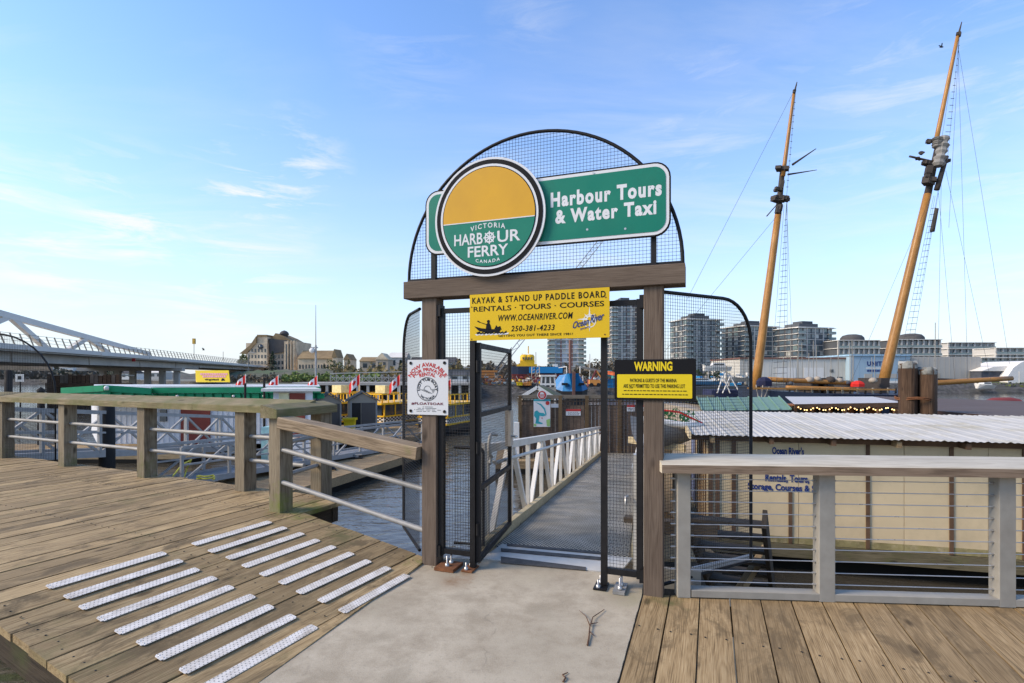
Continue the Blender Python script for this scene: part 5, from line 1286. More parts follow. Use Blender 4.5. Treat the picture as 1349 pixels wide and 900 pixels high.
scrub('brambles', 'rough green brambles on the slope below the long tiled building', (372, 500), (112, 128), (488, 496), L_GRN, 1600, .40, zb=.4)
scrub('thicket', 'brown thicket along the foot of the hotel hill', (300, 640), (118, 124), (490, 499), L_BRN, 2200, .4, zb=.2)
scrub('brambles', 'green scrub along the right hand shore', (1185, 1700), (112, 116), (502, 508), L_OLV, 1700, .35, zb=-.9)
scrub('brambles', 'ochre bushes among the houses beyond the ferry dock', (440, 640), (128, 150), (474, 486), leafmat('ochre foliage', (.17, .13, .055)), 1200, .6)
tree('dark rounded conifer in front of the stone hotel', 359, 175, zz(463, 175), 3.2, L_DRK, zb=1, conifer=True)
tree('small dark conifer near the right end of the long tiled building', 427, 168, zz(479, 168), 1.8, L_DRK, zb=1, conifer=True)
tree('olive tree at the left gable of the stone hotel', 322, 178, zz(466, 178), 2.6, L_OLV, zb=1)
tree('round olive bush right of the long tiled building', 445, 150, zz(477, 150), 2.5, L_OLV, zb=1)
tree('green conifer above the dock just left of the gate', 528, 150, zz(474, 150), 2.2, L_DRK, zb=1, conifer=True)
tree('dark tree by the yellow tug bridge, at the ship bow end', 722, 140, zz(478, 140), 4.0, L_DRK)
tree('grey bare tree between towers, left of the black gate bar', 783, 145, zz(472, 145), 4.0, L_BRN)
tree('grey bare tree at the foot of the tall slab tower', 800, 150, zz(474, 150), 3.0, L_BRN)

# ================================================================== buildings
def facade_grid(g, W, H, z0, floors, cols, ww, wh, y, x0=None, mi=0):
    x0 = -W / 2 if x0 is None else x0
    for f in range(floors):
        for c_ in range(cols):
            cx_ = x0 + W * (c_ + .5) / cols; cz_ = z0 + H * (f + .5) / floors
            g.box(cx_ - W / cols * ww / 2, cx_ + W / cols * ww / 2, y - .06, y + .02, cz_ - H / floors * wh / 2, cz_ + H / floors * wh / 2, mi)
m_tglass = plain('tower glass', (.09, .12, .14), .12, .35, .35, spec=.9); m_tdark = plain('dark tower wall', (.085, .09, .095), .7, .15, .2); m_tslab = plain('pale concrete slab edge', (.66, .62, .55), .8, .08, .3)
m_tpale = plain('pale tower wall', (.50, .47, .42), .8, .1, .2); m_curt = plain('pale curtained glass', (.42, .42, .38), .4, .3, .5); m_tbrick = plain('brick red tower wall', (.24, .12, .085), .85, .12, .5); m_balc = plain('green balcony glass', (.16, .21, .20), .15, .2, .5, spec=.8)
def tower(label, px0, px1, ytop, Y, floors, wall, zb=0.0, rot=0, depth=None, crown_=True, cols=6, pier=m_tpale, side_pier=0.0, balc='both', group=None):
    x0, x1 = xx(px0, Y), xx(px1, Y); W_ = (x1 - x0) / (math.cos(R(rot)) + .35 * abs(math.sin(R(rot)))); H_ = zz(ytop, Y) - zb; D_ = depth or W_ * .8
    t = thing('apartment_tower', label, 'tower', ((x0 + x1) / 2, Y + D_ / 2, zb), R(rot), group=group)
    a = W_ / 2; fh_ = H_ / floors
    MB().box(-a * .86, a * .86, -D_ / 2 + .6, D_ / 2 - .6, -4, H_).build('wall', wall, t, world=False)
    g = MB(); g.box(-a * .5, a * .5, -D_ / 4, D_ / 4, H_, H_ + fh_ * .9)
    if crown_: g.box(-a * .2, a * .35, -D_ / 6, D_ / 6, H_ + fh_ * .9, H_ + fh_ * 1.4)
    g.build('penthouse', m_tdark, t, world=False)
    g = MB()
    for f in range(1, floors + 1):
        z = f * fh_
        g.box(-a * .90, a * .90, -D_ / 2 + .35, D_ / 2 - .35, z - .22, z)
        if f < floors or True:
            for s_ in (-1, 1): g.box(s_ * a * .80 - a * .20, s_ * a * .80 + a * .20, -D_ / 2 - .75, -D_ / 2 + 1.4, z - .20, z + .02) if balc in ('both', 'L' if s_ < 0 else 'R') else None
    g.box(-a * .95, a * .95, -D_ / 2 - .2, D_ / 2 + .2, H_, H_ + .35)
    g.build('floor_slabs', m_tslab, t, world=False, kind='stuff')
    g = MB(); 
    for f in range(floors):
        for c_ in range(cols):
            if random.random() < .06: continue
            cx_ = -a * .86 + 1.72 * a * (c_ + .5) / cols; w_ = 1.72 * a / cols * .66
            g.box(cx_ - w_ / 2, cx_ + w_ / 2, -D_ / 2 + .54, -D_ / 2 + .63, f * fh_ + fh_ * .18, f * fh_ + fh_ * .86)
        for c_ in range(4):
            cy_ = -D_ / 2 + .6 + (D_ - 1.2) * (c_ + .5) / 4; w_ = D_ / 4 * .6
            for s_ in (-1, 1): g.box(s_ * a * .86 - .05, s_ * a * .86 + .05, cy_ - w_ / 2, cy_ + w_ / 2, f * fh_ + fh_ * .18, f * fh_ + fh_ * .86)
    g.mi = [1 if random.random() < .22 else (2 if random.random() < .25 else 0) for _ in range(len(g.mi) // 6) for __ in range(6)]
    g.build('windows', [m_tglass, m_curt, m_balc], t, world=False, kind='stuff')
    g = MB()
    for f in range(1, floors):
        z = f * fh_
        for s_ in (-1, 1):
            if balc in ('both', 'L' if s_ < 0 else 'R'): g.box(s_ * a * .80 - a * .20, s_ * a * .80 + a * .20, -D_ / 2 - .72, -D_ / 2 - .66, z + .03, z + 1.05)
    g.build('balcony_rails', m_balc, t, world=False, kind='stuff')
    g = MB()
    for k in range(cols + 1):
        if k % 2 == 0 or cols < 5: x = -a * .86 + 1.72 * a * k / cols; g.box(x - .28, x + .28, -D_ / 2 + .45, -D_ / 2 + .66, 0, H_)
    g.build('wall_piers', pier, t, world=False, kind='stuff'); return t
tower('white and blue balconied apartment tower with brick red base, over the blue boat', 721, 772, 430, 230, 12, plain('pale blue wall', (.42, .46, .50), .7, .08, .2), cols=6, pier=m_tbrick)
tower('tall dark slab tower seen through the right gate mesh', 801, 846, 399, 215, 17, plain('grey brown tower wall', (.17, .14, .13), .8, .1, .3), cols=6, pier=m_tpale, rot=8)
tower('dark glass tower framed whole in the right mesh guard', 893, 953, 421, 250, 11, m_tdark, cols=7, rot=14)
tower('dark tower crossed by the first schooner mast', 965, 1029, 430, 255, 11, m_tdark, cols=7, rot=18)
tower('broad dark apartment block between the two masts, its left part sunlit', 1036, 1102, 432, 245, 9, m_tdark, cols=8, rot=16)
def lowblock(label, px0, px1, ytop, Y, floors, wall, zb=0.0, dome=False, cols=8, name='apartment_block'):
    x0, x1 = xx(px0, Y), xx(px1, Y); W_ = x1 - x0; H_ = zz(ytop, Y) - zb
    t = thing(name, label, 'building', ((x0 + x1) / 2, Y, zb)); a = W_ / 2; fh_ = H_ / floors
    MB().box(-a * .95, a * .95, .8, 12, -3, H_).build('wall', wall, t, world=False)
    g = MB()
    for f in range(1, floors + 1): g.box(-a, a, -.4, 11, f * fh_ - .25, f * fh_)
    g.build('floor_slabs', m_tslab, t, world=False, kind='stuff')
    g = MB(); facade_grid(g, W_ * .9, H_, 0, floors, cols, .72, .62, .8); g.build('windows', m_tglass, t, world=False, kind='stuff')
    g = MB()
    for f in range(1, floors): g.box(-a * .98, a * .98, -.38, -.3, f * fh_ + .02, f * fh_ + .9)
    g.build('balcony_rails', m_balc, t, world=False, kind='stuff')
    g = MB()
    for k in range(cols + 1): x = -a * .95 + 1.9 * a * k / cols; g.box(x - .3, x + .3, .2, .85, 0, H_)
    g.build('wall_piers', m_tpale, t, world=False, kind='stuff')
    if dome:
        MB().lathe([(a * .52, 0), (a * .50, 1.2), (a * .40, 2.3), (a * .2, 2.8), (0, 2.9)], (0, 5, H_), 18).build('dome_roof', m_slate, t, world=False)
    return t
lowblock('round roofed apartment block left of the second mast', 1104, 1160, 448, 235, 5, m_tdark, dome=True)
lowblock('round roofed apartment block right of the second mast', 1180, 1241, 447, 235, 5, m_tdark, dome=True)
lowblock('pale stepped apartment block near the right edge', 1249, 1312, 451, 250, 6, m_tpale, cols=7)
lowblock('white terraced flats with dark bands at the right edge', 1292, 1352, 471, 200, 4, m_tpale, cols=6)
lowblock('upper white terrace block at the right edge', 1312, 1360, 458, 225, 5, m_tpale, cols=5)
lowblock('far pale block seen low through the left gate mesh', 605, 640, 484, 150, 2, m_tpale, cols=4)
# warehouses
def shedhall(label, px0, px1, ytop, Y, wall, zb=0.0, roof=None, deep=18, name='warehouse', ribs=True, gable=False):
    x0, x1 = xx(px0, Y), xx(px1, Y); H_ = zz(ytop, Y) - zb; t = thing(name, label, 'warehouse', ((x0 + x1) / 2, Y, zb)); a = (x1 - x0) / 2
    MB().box(-a, a, 0, deep, -3, H_).build('wall', wall, t, world=False)
    if ribs:
        g = MB(); x = -a + .6
        while x < a: g.box(x, x + .06, -.03, -.002, .1, H_ - .1); x += 1.2
        g.build('wall_ribs', wall, t, world=False, kind='stuff')
    if roof: MB().box(-a - .2, a + .2, -.3, deep, H_ + .01, H_ + .35).build('roof', roof, t, world=False)
    return t, a, H_
m_cream = plain('cream metal wall', (.60, .56, .48), .6, .06, .3, dirt=(.4, .37, .3), dirt_amt=.4); m_bluewall = plain('pale blue metal wall', (.31, .41, .47), .6, .05, .3); m_beige = plain('beige metal wall', (.40, .37, .32), .6, .05, .3)
m_roofbr = plain('reddish brown roof', (.20, .10, .075), .7, .1, .4)
t, a, H_ = shedhall('long cream warehouse with reddish roof between the masts', 975, 1121, 473, 122, m_cream, roof=m_roofbr)
for fx, y0, w_, h_ in ((-.35, .1, 4.5, 3.4), (.15, .1, 4.5, 3.4), (.62, 2.4, .8, .7), (.75, .8, 1.2, .6)): MB().box(a * fx, a * fx + w_, -.08, -.01, y0, y0 + h_).build('door' if w_ > 2 else 'window', m_white if w_ > 2 else m_glass, t, world=False)
t, a, H_ = shedhall('pale blue warehouse wall lettered UNITED behind the second mast', 1121, 1199, 469, 120, m_bluewall, roof=plain('pale blue coping', (.3, .45, .56), .6))
g = MB(); letter(g, 'UNITED', -a * .46, a * .30, H_ * .63, H_ * .80, -.06, bold=.04, spacing=1.1); g.build('lettering', m_navy, t, world=False)
MB().box(-a * .50, a * .36, -.05, -.031, H_ * .53, H_ * .57).build('white_stripe', m_white, t, world=False)
g = MB(); k = -a * .46
while k < a * .30: g.box(k, k + .45, -.055, -.031, H_ * .42, H_ * .485); k += .56
g.build('sub_lettering', m_navy, t, world=False, kind='stuff')
for fx in (-.55, -.15, .3): MB().box(a * fx, a * fx + 1.7, -.07, -.031, H_ * .18, H_ * .34).build('window', m_beige, t, world=False)
MB().box(-a, a, -.12, -.031, 0, .5).build('plinth', m_white, t, world=False)
t, a, H_ = shedhall('beige ribbed warehouse right of the dock pilings', 1199, 1292, 470, 121, m_beige)
MB().box(-a * .32, -a * .15, -.07, -.031, .9, 2.2).build('window', m_stone_d, t, world=False); MB().box(a * .66, a * .76, -.07, -.031, .3, 2.2).build('door', m_stone_d, t, world=False)
t, a, H_ = shedhall('low dark shed with pale roof beside the white fabric tent', 1293, 1334, 489, 118, plain('dark grey shed wall', (.07, .075, .09), .7), ribs=False)
MB().prism([(-a - .3, H_), (a + .3, H_), (a * .5, H_ + 1.1), (-a * .3, H_ + 1.0)], -.4, 10, axis='y').build('roof', m_tslab, t, world=False)
t = thing('fabric_tent', 'white arched fabric tent at the right edge', 'tent', (xx(1352, 116), 116, 0))
a = 4.0; MB().prism([(-a, -1), (-a, 1.6), (-a * .7, 3.4), (-a * .3, 4.5), (0, 4.9), (a * .3, 4.5), (a * .7, 3.4), (a, 1.6), (a, -1)], 0, 10, axis='y').build('cover', m_white, t, world=False)
MB().box(-a * .4, a * .4, -.06, -.01, 0, 2.6).build('door_flap', m_tslab, t, world=False)

# stone hotel on the left and its long wing
YH = 190
ht = thing('stone_hotel', 'large stone hotel with steep roofs and small dome behind the concrete bridge', 'hotel', (xx(356, YH), YH, 1.0))
def hb(x0, x1, y0, y1, dy=0, mat=m_stone, name='wall', dp=14): return MB().box(xx(x0, YH), xx(x1, YH), YH + dy, YH + dy + dp, zz(y0, YH), zz(y1, YH)).build(name, mat, ht)
hb(324, 352, 500, 452, 0); hb(352, 378, 500, 462, 2, m_stone_d); hb(376, 392, 500, 450, -1.0); hb(338, 351, 452, 443, .5)
def hroof(pts, dy, mat, dp=12): return MB().prism([(xx(a, YH), zz(b, YH)) for a, b in pts], YH + dy, YH + dy + dp, axis='y').build('roof', mat, ht)
hroof([(316, 466), (325, 466), (338, 452), (338, 443), (330, 455)], -.4, m_tile)
hroof([(352, 446), (376, 448), (378, 463), (353, 466)], 1.2, m_slate)
hroof([(352, 446), (358, 438), (370, 443), (384, 451), (376, 452), (353, 450)], 3.0, m_tile)
hroof([(338, 443.5), (351, 443.5), (351, 441), (338, 441)], .2, m_tile)
MB().lathe([(1.3, 0), (1.3, .9), (1.7, .95), (1.5, 1.7), (.9, 2.3), (0, 2.6)], (xx(365, YH), YH + 6, zz(443, YH)), 14).build('dome', m_slate, ht)
g = MB()
def hw(px, py, w_, h_, dy): g.box(xx(px, YH), xx(px, YH) + w_, YH + dy - .08, YH + dy + .02, zz(py, YH), zz(py, YH) + h_)
for r_ in range(5):
    for c_ in range(6): hw(327 + c_ * 4.3, 496 - r_ * 8, .5, 1.2, 0)
for r_ in range(4):
    for c_ in range(5): hw(354 + c_ * 4.6, 496 - r_ * 8, .6, 1.3, 2)
for c_ in range(4):
    hw(378 + c_ * 3.4, 496, .5, 11.5, -1)
g.build('windows', m_glass, ht, kind='stuff')
g = MB(); g.lathe([(0, 0), (.9, 0), (.9, .1), (0, .1)], (0, 0, 0), 14); cx_, cz_ = xx(343.5, YH), zz(457, YH); g.v = [(x + cx_, YH - z - .02, y + cz_) for x, y, z in g.v]; g.build('round_window', m_glass, ht)
for k in range(3): MB().box(xx(381 + 4 * k, YH), xx(382 + 4 * k, YH), YH - 1.5, YH - 1.02, zz(500, YH), zz(449, YH)).build('buttress', m_stone, ht)
lw_ = thing('long_building', 'long stone building with mossy brown tiled roof right of the hotel', 'building', (xx(417, 185), 185, 1.0))
Y = 185; MB().box(xx(392, Y), xx(439, Y), Y, Y + 10, .5, zz(472, Y)).build('wall', m_stone, lw_)
MB().prism([(Y - .6, zz(472.5, Y)), (Y + 11, zz(472.5, Y)), (Y + 5, zz(461, Y))], xx(392, Y), xx(439, Y), axis='x').build('roof', m_tile, lw_)
g = MB(); facade_grid(g, xx(438, Y) - xx(393, Y), 5.2, .9, 2, 11, .45, .55, 0); g.v = [(x + (xx(393, Y) + xx(438, Y)) / 2, y + Y, z) for x, y, z in g.v]; g.build('windows', m_glass, lw_, kind='stuff')
def house(label, px0, px1, ye, yp, Y, wall, roof, name='house', side=True):
    x0, x1 = xx(px0, Y), xx(px1, Y); t = thing(name, label, 'house', ((x0 + x1) / 2, Y, .5)); 
    MB().box(x0 + .2, x1 - .2, Y, Y + 7, -.5, zz(ye, Y)).build('wall', wall, t)
    if side: MB().prism([(Y - .4, zz(ye, Y) - .02), (Y + 7.4, zz(ye, Y) - .02), (Y + 3.5, zz(yp, Y))], x0, x1, axis='x').build('roof', roof, t)
    else: MB().prism([(x0, zz(ye, Y) + .01), (x1, zz(ye, Y) + .01), ((x0 + x1) / 2, zz(yp, Y))], Y - .3, Y + 7, axis='y').build('roof', roof, t)
    g = MB(); n_ = max(2, int((x1 - x0) / 2.2)); H_ = zz(ye, Y) - .8; facade_grid(g, x1 - x0 - 1, H_, .8, max(1, int(H_ / 2.6)), n_, .5, .5, 0); g.v = [(x + (x0 + x1) / 2, y + Y, z) for x, y, z in g.v]; g.build('windows', m_glass, t, kind='stuff')
    return t
house('stone house with pointed turret roof right of the long tiled building', 437, 444, 471, 460, 180, m_stone, m_tile, side=False)
house('ochre house with small pointed gable above the ferries', 452, 462, 474, 466, 170, m_stone, m_tile, side=False)
house('brown two storey house above the taupe shed', 473, 500, 476, 470, 165, m_stone_d, m_tile)
house('pale gabled house above the taupe shed, in front of the white block', 494, 512, 474, 465, 160, plain('peach wall', (.46, .36, .26), .8), m_stone, side=False)
house('pale flat roofed house left of the white rental poster', 511, 536, 471, 464, 175, m_tpale, m_tslab)
house('grey roofed house between the poster and the open door', 540, 600, 477, 470, 170, m_tpale, m_slate)
house('white waterfront house with slate roof seen through the left gate mesh', 588, 624, 494, 489, 96, m_white, m_slate)
for i, (a_, b_, y0, y1, Y) in enumerate(((28, 44, 488, 481, 262), (46, 62, 483, 477, 268), (64, 96, 484, 476, 270), (88, 112, 478, 471, 300), (112, 140, 476, 470, 300), (140, 156, 478, 473, 280), (158, 176, 492, 487, 232), (196, 214, 491, 486, 225))):
    house(['white far shore house at the foot of the woodland', 'pale far shore house beside the whitest gable', 'far shore hall with bright white roof', 'grey terraced far block above the white roof', 'banded grey far block behind the timber pier', 'small white banded far block', 'low far house left of the bridge columns', 'low far house between the bridge columns'][i], a_, b_, y0, y1, Y, m_tpale if i % 2 else m_white, m_slate if i in (3, 5, 6) else m_tslab)

# ================================================================== bridges on the left
def bx_(Y): return -40 - .25 * Y
br = thing('concrete_bridge', 'long concrete road bridge on square piers crossing the harbour at left', 'bridge', (bx_(105), 105, WZ))
def bpt(Y, off, z): n_ = Vector((-.97, -.2425)); return Vector((bx_(Y) + n_.x * off, Y + n_.y * off, z))
def bslab(name, Y0, Y1, o0, o1, z0, z1, mat, dz=0.0):
    v = [bpt(Y0, o0, z0), bpt(Y1, o0, z0), bpt(Y1, o1, z0), bpt(Y0, o1, z0), bpt(Y0, o0, z1), bpt(Y1, o0, z1), bpt(Y1, o1, z1), bpt(Y0, o1, z1)]
    return MB().add(v, [(0, 3, 2, 1), (4, 5, 6, 7), (0, 1, 5, 4), (1, 2, 6, 5), (2, 3, 7, 6), (3, 0, 4, 7)]).build(name, mat, br)
YS = [44, 60, 76, 92, 108, 122, 150, 180, 215, 240]
for a, b in zip(YS, YS[1:]):
    bslab('deck_slab', a, b - .15, 0, 17, 4.35, 5.0, m_conc_d); bslab('parapet_edge', a, b - .2, -.25, -.01, 4.55, 5.12, m_tslab)
    for o_ in (1.2, 6, 10.8, 15.6): bslab('girder', a, b - .3, o_, o_ + .7, 3.2 if a < 120 else 3.5, 4.345, m_conc_d)
for o_ in (1, 3.6, 6.2, 8.8, 11.4, 14):
    for Y in (108,): P = bpt(Y, o_, 0); MB().rbox((P.x, P.y, .4), (.95, .95, 5.6), .25).build('column', m_conc_d, br)
P, Q = bpt(108, -.2, 2.9), bpt(108, 18, 2.9); MB().bar(P, Q, 1.8, .6).build('pier_cap', m_conc_d, br)
for Y in (178, 236):
    P, Q = bpt(Y, 1, 1.2), bpt(Y, 16, 1.2); MB().bar(P, Q, 1.6, 5.0 if Y == 122 else 4.4).build('pier_wall', m_conc_d, br)
P, Q = bpt(53, .0, 4.0), bpt(53, 17, 4.0); MB().bar(P, Q, 5.5, 1.6).build('pier_cap', m_conc_d, br)
for o_ in (1.5, 9): P = bpt(53, o_, 0); MB().rbox((P.x, P.y, .6), (3.2, 3.2, 6), .25).build('column', m_conc_d, br)
g = MB(); Y = 44
while Y < 238:
    P = bpt(Y, .05, 5.1); g.bar(P, P + Vector((-.42, -.15, 1.3)), .07, .13); Y += 1.6
for z in (.45, .85, 1.25): 
    for a, b in zip(YS, YS[1:]): 
        P, Q = bpt(a, .05 + z * .25, 5.1 + z), bpt(b, .05 + z * .25, 5.1 + z); g.bar(P, Q, .04)
g.build('leaning_railing', m_stone_d, br, kind='stuff')
for Y, hh in ((118, 4.5), (140, 3.0), (215, 5)): 
    P = bpt(Y, 1, 5.0); MB().tube([P, P + Vector((0, 0, hh))], .07, 6).build('lamp_post', m_stone_d, br)
P = bpt(118, 1, 9.3); MB().rbox((P.x, P.y, P.z), (.5, .5, 1.2)).build('traffic_signal', plain('signal yellow', (.5, .3, .05), .6), br)
P = bpt(86, -.3, 4.2); MB().rbox((P.x, P.y - .1, P.z), (.5, .1, .5)).build('red_marker', m_red, br)
tb = thing('truss_bridge', 'white steel truss span with long sloping top chord at the left edge', 'bridge', (bx_(70), 70, WZ))
chord = [(30, 9.6), (44, 9.15), (56, 8.4), (73.4, 7.05), (84, 6.25), (94, 5.5)]
for o_ in (.6, 15.5):
    pr = [bpt(y, o_, z + (0 if o_ < 5 else -.2)) for y, z in chord]
    for a, b in zip(pr, pr[1:]): MB().bar(a, b, .55, .68).build('top_chord', m_bridge_w, tb)
    for ya, yb, za in ((58.5, 50.5, 8.2), (58.5, 65, 8.2), (74, 69.5, 6.95), (74, 80, 6.95), (42, 36, 9.2), (42, 48, 9.2)):
        MB().bar(bpt(ya, o_, za), bpt(yb, o_, 5.0), .5, .55).build('web_member', m_bridge_w, tb)
for o_ in (18.5,):
    MB().bar(bpt(52, o_, 2.9), bpt(100, o_, 2.9), .6, .7).build('lower_beam', m_bridge_w, tb)
    for k in range(7): MB().bar(bpt(54 + k * 6, o_, 3.0), bpt(58.5 + k * 6, o_ - 1, 5.0), .35, .6).build('lower_strut', m_bridge_w, tb)
# old timber pier in front of the bridge columns
Yp = 62
m_pierw = plain('grey brown pier timber', (.13, .10, .075), .9, .3, 2)
tp_ = thing('timber_pier', 'weathered brown timber pier wall standing in the water below the bridge', 'pier', (xx(110, Yp), Yp, WZ))
x = xx(62, Yp)
while x < xx(157, Yp):
    MB().box(x, x + .42, Yp, Yp + .35, WZ - 1, zz(493.5 + random.uniform(-.8, 1.5), Yp)).build('pile', m_pierw if random.random() < .5 else m_pile, tp_); x += .5
for z in (505, 507.5, 510, 512.5, 515): MB().box(xx(61, Yp), xx(175, Yp), Yp - .16, Yp - .01, zz(z + 2.2, Yp), zz(z, Yp)).build('waler', m_pile, tp_)
MB().box(xx(62, Yp), xx(157, Yp), Yp + .1, Yp + 2.5, zz(495.5, Yp), zz(494, Yp)).build('deck', m_stone_d, tp_)
# ferry terminal pier with dark openings
Yd = 71
pd = thing('concrete_pier', 'long low pier with dark openings behind the yellow ferries', 'pier', (xx(520, Yd), Yd, WZ))
MB().box(xx(385, Yd), xx(630, Yd), Yd, Yd + 7, zz(507.5, Yd), zz(504, Yd)).build('deck', m_conc_d, pd)
MB().box(xx(385, Yd), xx(630, Yd), Yd + 3.5, Yd + 3.8, WZ - .2, zz(507.5, Yd)).build('rear_wall', m_rock, pd)
k = 0; px = 388
while px < 630: 
    MB().box(xx(px, Yd), xx(px, Yd) + .34, Yd + .1, Yd + .5, WZ - 1, zz(507.6, Yd)).build('pile', m_conc_d, pd); px += 13.5
g = MB()
x = xx(425, Yd); x1 = xx(545, Yd); z0, z1 = zz(504, Yd), zz(492, Yd)
k = 0
while x < x1:
    g.bar((x, Yd + 3, z0), (x, Yd + 3, z1 - .25 * math.sin((x1 - x) * .1)), .07); g.bar((x, Yd + 3, z0), (x + .9, Yd + 3, z1 - .2), .05); g.bar((x + .9, Yd + 3, z0), (x, Yd + 3, z1 - .2), .05); x += .9
g.bar((xx(425, Yd), Yd + 3, z1), (x1, Yd + 3, z1 + .3), .12); g.bar((xx(425, Yd), Yd + 3, (z0 + z1) / 2), (x1, Yd + 3, (z0 + z1) / 2), .08)
g.build('lattice_railing', m_alu_g, pd, kind='stuff')
MB().box(xx(545, Yd), xx(625, Yd), Yd + 1, Yd + 1.3, zz(489.5, Yd), zz(486.5, Yd)).build('footbridge_beam', m_tdark, pd)
for px in (548, 570, 592, 614): MB().box(xx(px, Yd), xx(px, Yd) + .2, Yd + 1, Yd + 1.2, zz(504, Yd), zz(489.5, Yd)).build('footbridge_post', m_tdark, pd)
# mast on the green roof line
t = thing('radio_mast', 'thin grey radio mast rising above the long tiled building', 'mast', (xx(416, 30), 30, DZ))
MB().tube([(0, 0, 0), (0, 0, zz(455, 30) - DZ)], .055, 6).build('lower_tube', m_alu_g, t, world=False); MB().tube([(0, 0, zz(455, 30) - DZ), (0, 0, zz(402, 30) - DZ)], .028, 6, r1=.012).build('whip', m_postgrey, t, world=False)
MB().lathe([(0, -.16), (.15, -.08), (.17, .04), (.1, .14), (0, .17)], (-.2, 0, zz(462, 30) - DZ), 10).build('radar_ball', m_white, t, world=False)
MB().bar((-.28, 0, zz(458, 30) - DZ), (.12, 0, zz(458, 30) - DZ), .06).build('cross_arm', m_alu_g, t, world=False)
o = bpy.data.objects.new
t = thing('street_lamp', 'curved twin street lamp at the end of the bridge, before the hotel', 'street lamp', (xx(327, 150), 150, 3)); 
MB().tube([(0, 0, 0), (0, 0, zz(466, 150) - 3), (.6, 0, zz(464, 150) - 3), (1.6, 0, zz(464.5, 150) - 3)], .10, 6).build('post', m_alu_g, t, world=False); MB().rbox((1.8, 0, zz(464.8, 150) - 3), (.8, .3, .15)).build('lamp_head', m_alu_g, t, world=False)

# ================================================================== shipyard in the gateway
def hullship(name, label, cat, px0, px1, ykeel, ywl, ydeck, Y, m_top, m_bot, bow_left=False, beam_=6.0):
    x0, x1 = xx(px0, Y), xx(px1, Y); t = thing(name, label, cat, ((x0 + x1) / 2, Y, 0)); L_ = (x1 - x0)
    def sec(f, z0, z1, wk):
        vs = []; 
    secs = [0, .06, .2, .5, .85, .96, 1.0]; hw_ = [.12, .5, .9, 1, .95, .8, .65]
    if bow_left is False: secs = [1 - s_ for s_ in secs]
    for nm, za, zb_, k0, k1, mt in (('lower_hull', zz(ykeel, Y), zz(ywl, Y), .55, .95, m_bot), ('upper_hull', zz(ywl, Y), zz(ydeck, Y), .95, 1.0, m_top)):
        g = MB(); vs = []
        for s_, h_ in zip(secs, hw_):
            x = x0 + L_ * s_; fl = .35 * (zb_ - za) * (1 if h_ < .6 else 0)
            vs += [(x, Y - beam_ / 2 * h_ * k0, za), (x + (-fl if bow_left else fl) * .4, Y - beam_ / 2 * h_ * k1, zb_), (x + (-fl if bow_left else fl) * .4, Y + beam_ / 2 * h_ * k1, zb_), (x, Y + beam_ / 2 * h_ * k0, za)]
        n_ = len(secs); g.add(vs, [(4 * i + j, 4 * i + (j + 1) % 4, 4 * i + 4 + (j + 1) % 4, 4 * i + 4 + j) for i in range(n_ - 1) for j in range(4)] + [(3, 2, 1, 0), (4 * n_ - 4, 4 * n_ - 3, 4 * n_ - 2, 4 * n_ - 1)])
        g.build(nm, mt, t)
    return t
m_shipblue = plain('ship blue', (.02, .20, .42), .5, .1, .5); m_shiphull = plain('dark navy hull', (.025, .035, .06), .5, .2, .5); m_shipred = plain('dull red antifouling', (.20, .045, .045), .7, .15, .5)
sh = hullship('ship', 'blue topped ship with dull red bottom hauled out behind the fence', 'ship', 672, 742, 505, 493, 483, 122, m_shiphull, m_shipred)
Y = 119; MB().box(xx(697, Y), xx(741, Y), Y - .1, Y + .1, zz(491.5, Y), zz(483.5, Y)).build('blue_band', m_shipblue, sh)
g = MB(); Y = 121
for a, b, c_, d_ in ((681, 707, 484, 480), (685, 704, 480, 475)): MB().box(xx(a, Y), xx(b, Y), Y - 1.5, Y + 2, zz(c_, Y), zz(d_, Y)).build('bridge_deck', m_ferry_y, sh)
for px in (691, 698): MB().lathe([(1.0, 0), (1.05, .9), (.8, 1.25), (0, 1.4)], (xx(px, Y), Y - .6, zz(475, Y)), 12).build('wheelhouse', m_ferry_y, sh)
for px, h_ in ((688, 8), (702, 7), (706, 10)): MB().tube([(xx(px, Y), Y, zz(480, Y)), (xx(px, Y), Y, zz(480 - h_ - 6, Y))], .07, 5).build('aerial', m_stone_d, sh)
for k in range(4): g.box(xx(688 + 3.6 * k, Y), xx(690 + 3.6 * k, Y), Y - 1.72, Y - 1.6, zz(474, Y), zz(471, Y))
g.build('bridge_windows', m_glass, sh, kind='stuff')
MB().tube([(xx(696, Y), Y, zz(466, Y)), (xx(696, Y), Y, zz(456, Y))], .12, 6).build('radar_mast', m_ferry_y, sh)
MB().box(xx(728, Y), xx(734, Y), Y - 1.5, Y, zz(484, Y), zz(480, Y)).build('deck_locker', m_white, sh)
for px in (703, 708): 
    o = thing('scaffold_tower', 'pale scaffold tower %s standing against the hauled out ship' % ('on the left' if px == 703 else 'on the right'), 'scaffold', (xx(px, 116), 116, 0))
    for a in (-.5, .5): MB().bar((a, 0, 0), (a * .8, 0, zz(483, 116)), .16).build('leg', m_stone, o, world=False)
    for k in range(5): MB().bar((-.5, 0, .6 + k * .7), (.5, 0, 1.0 + k * .7), .1).build('brace', m_stone, o, world=False)
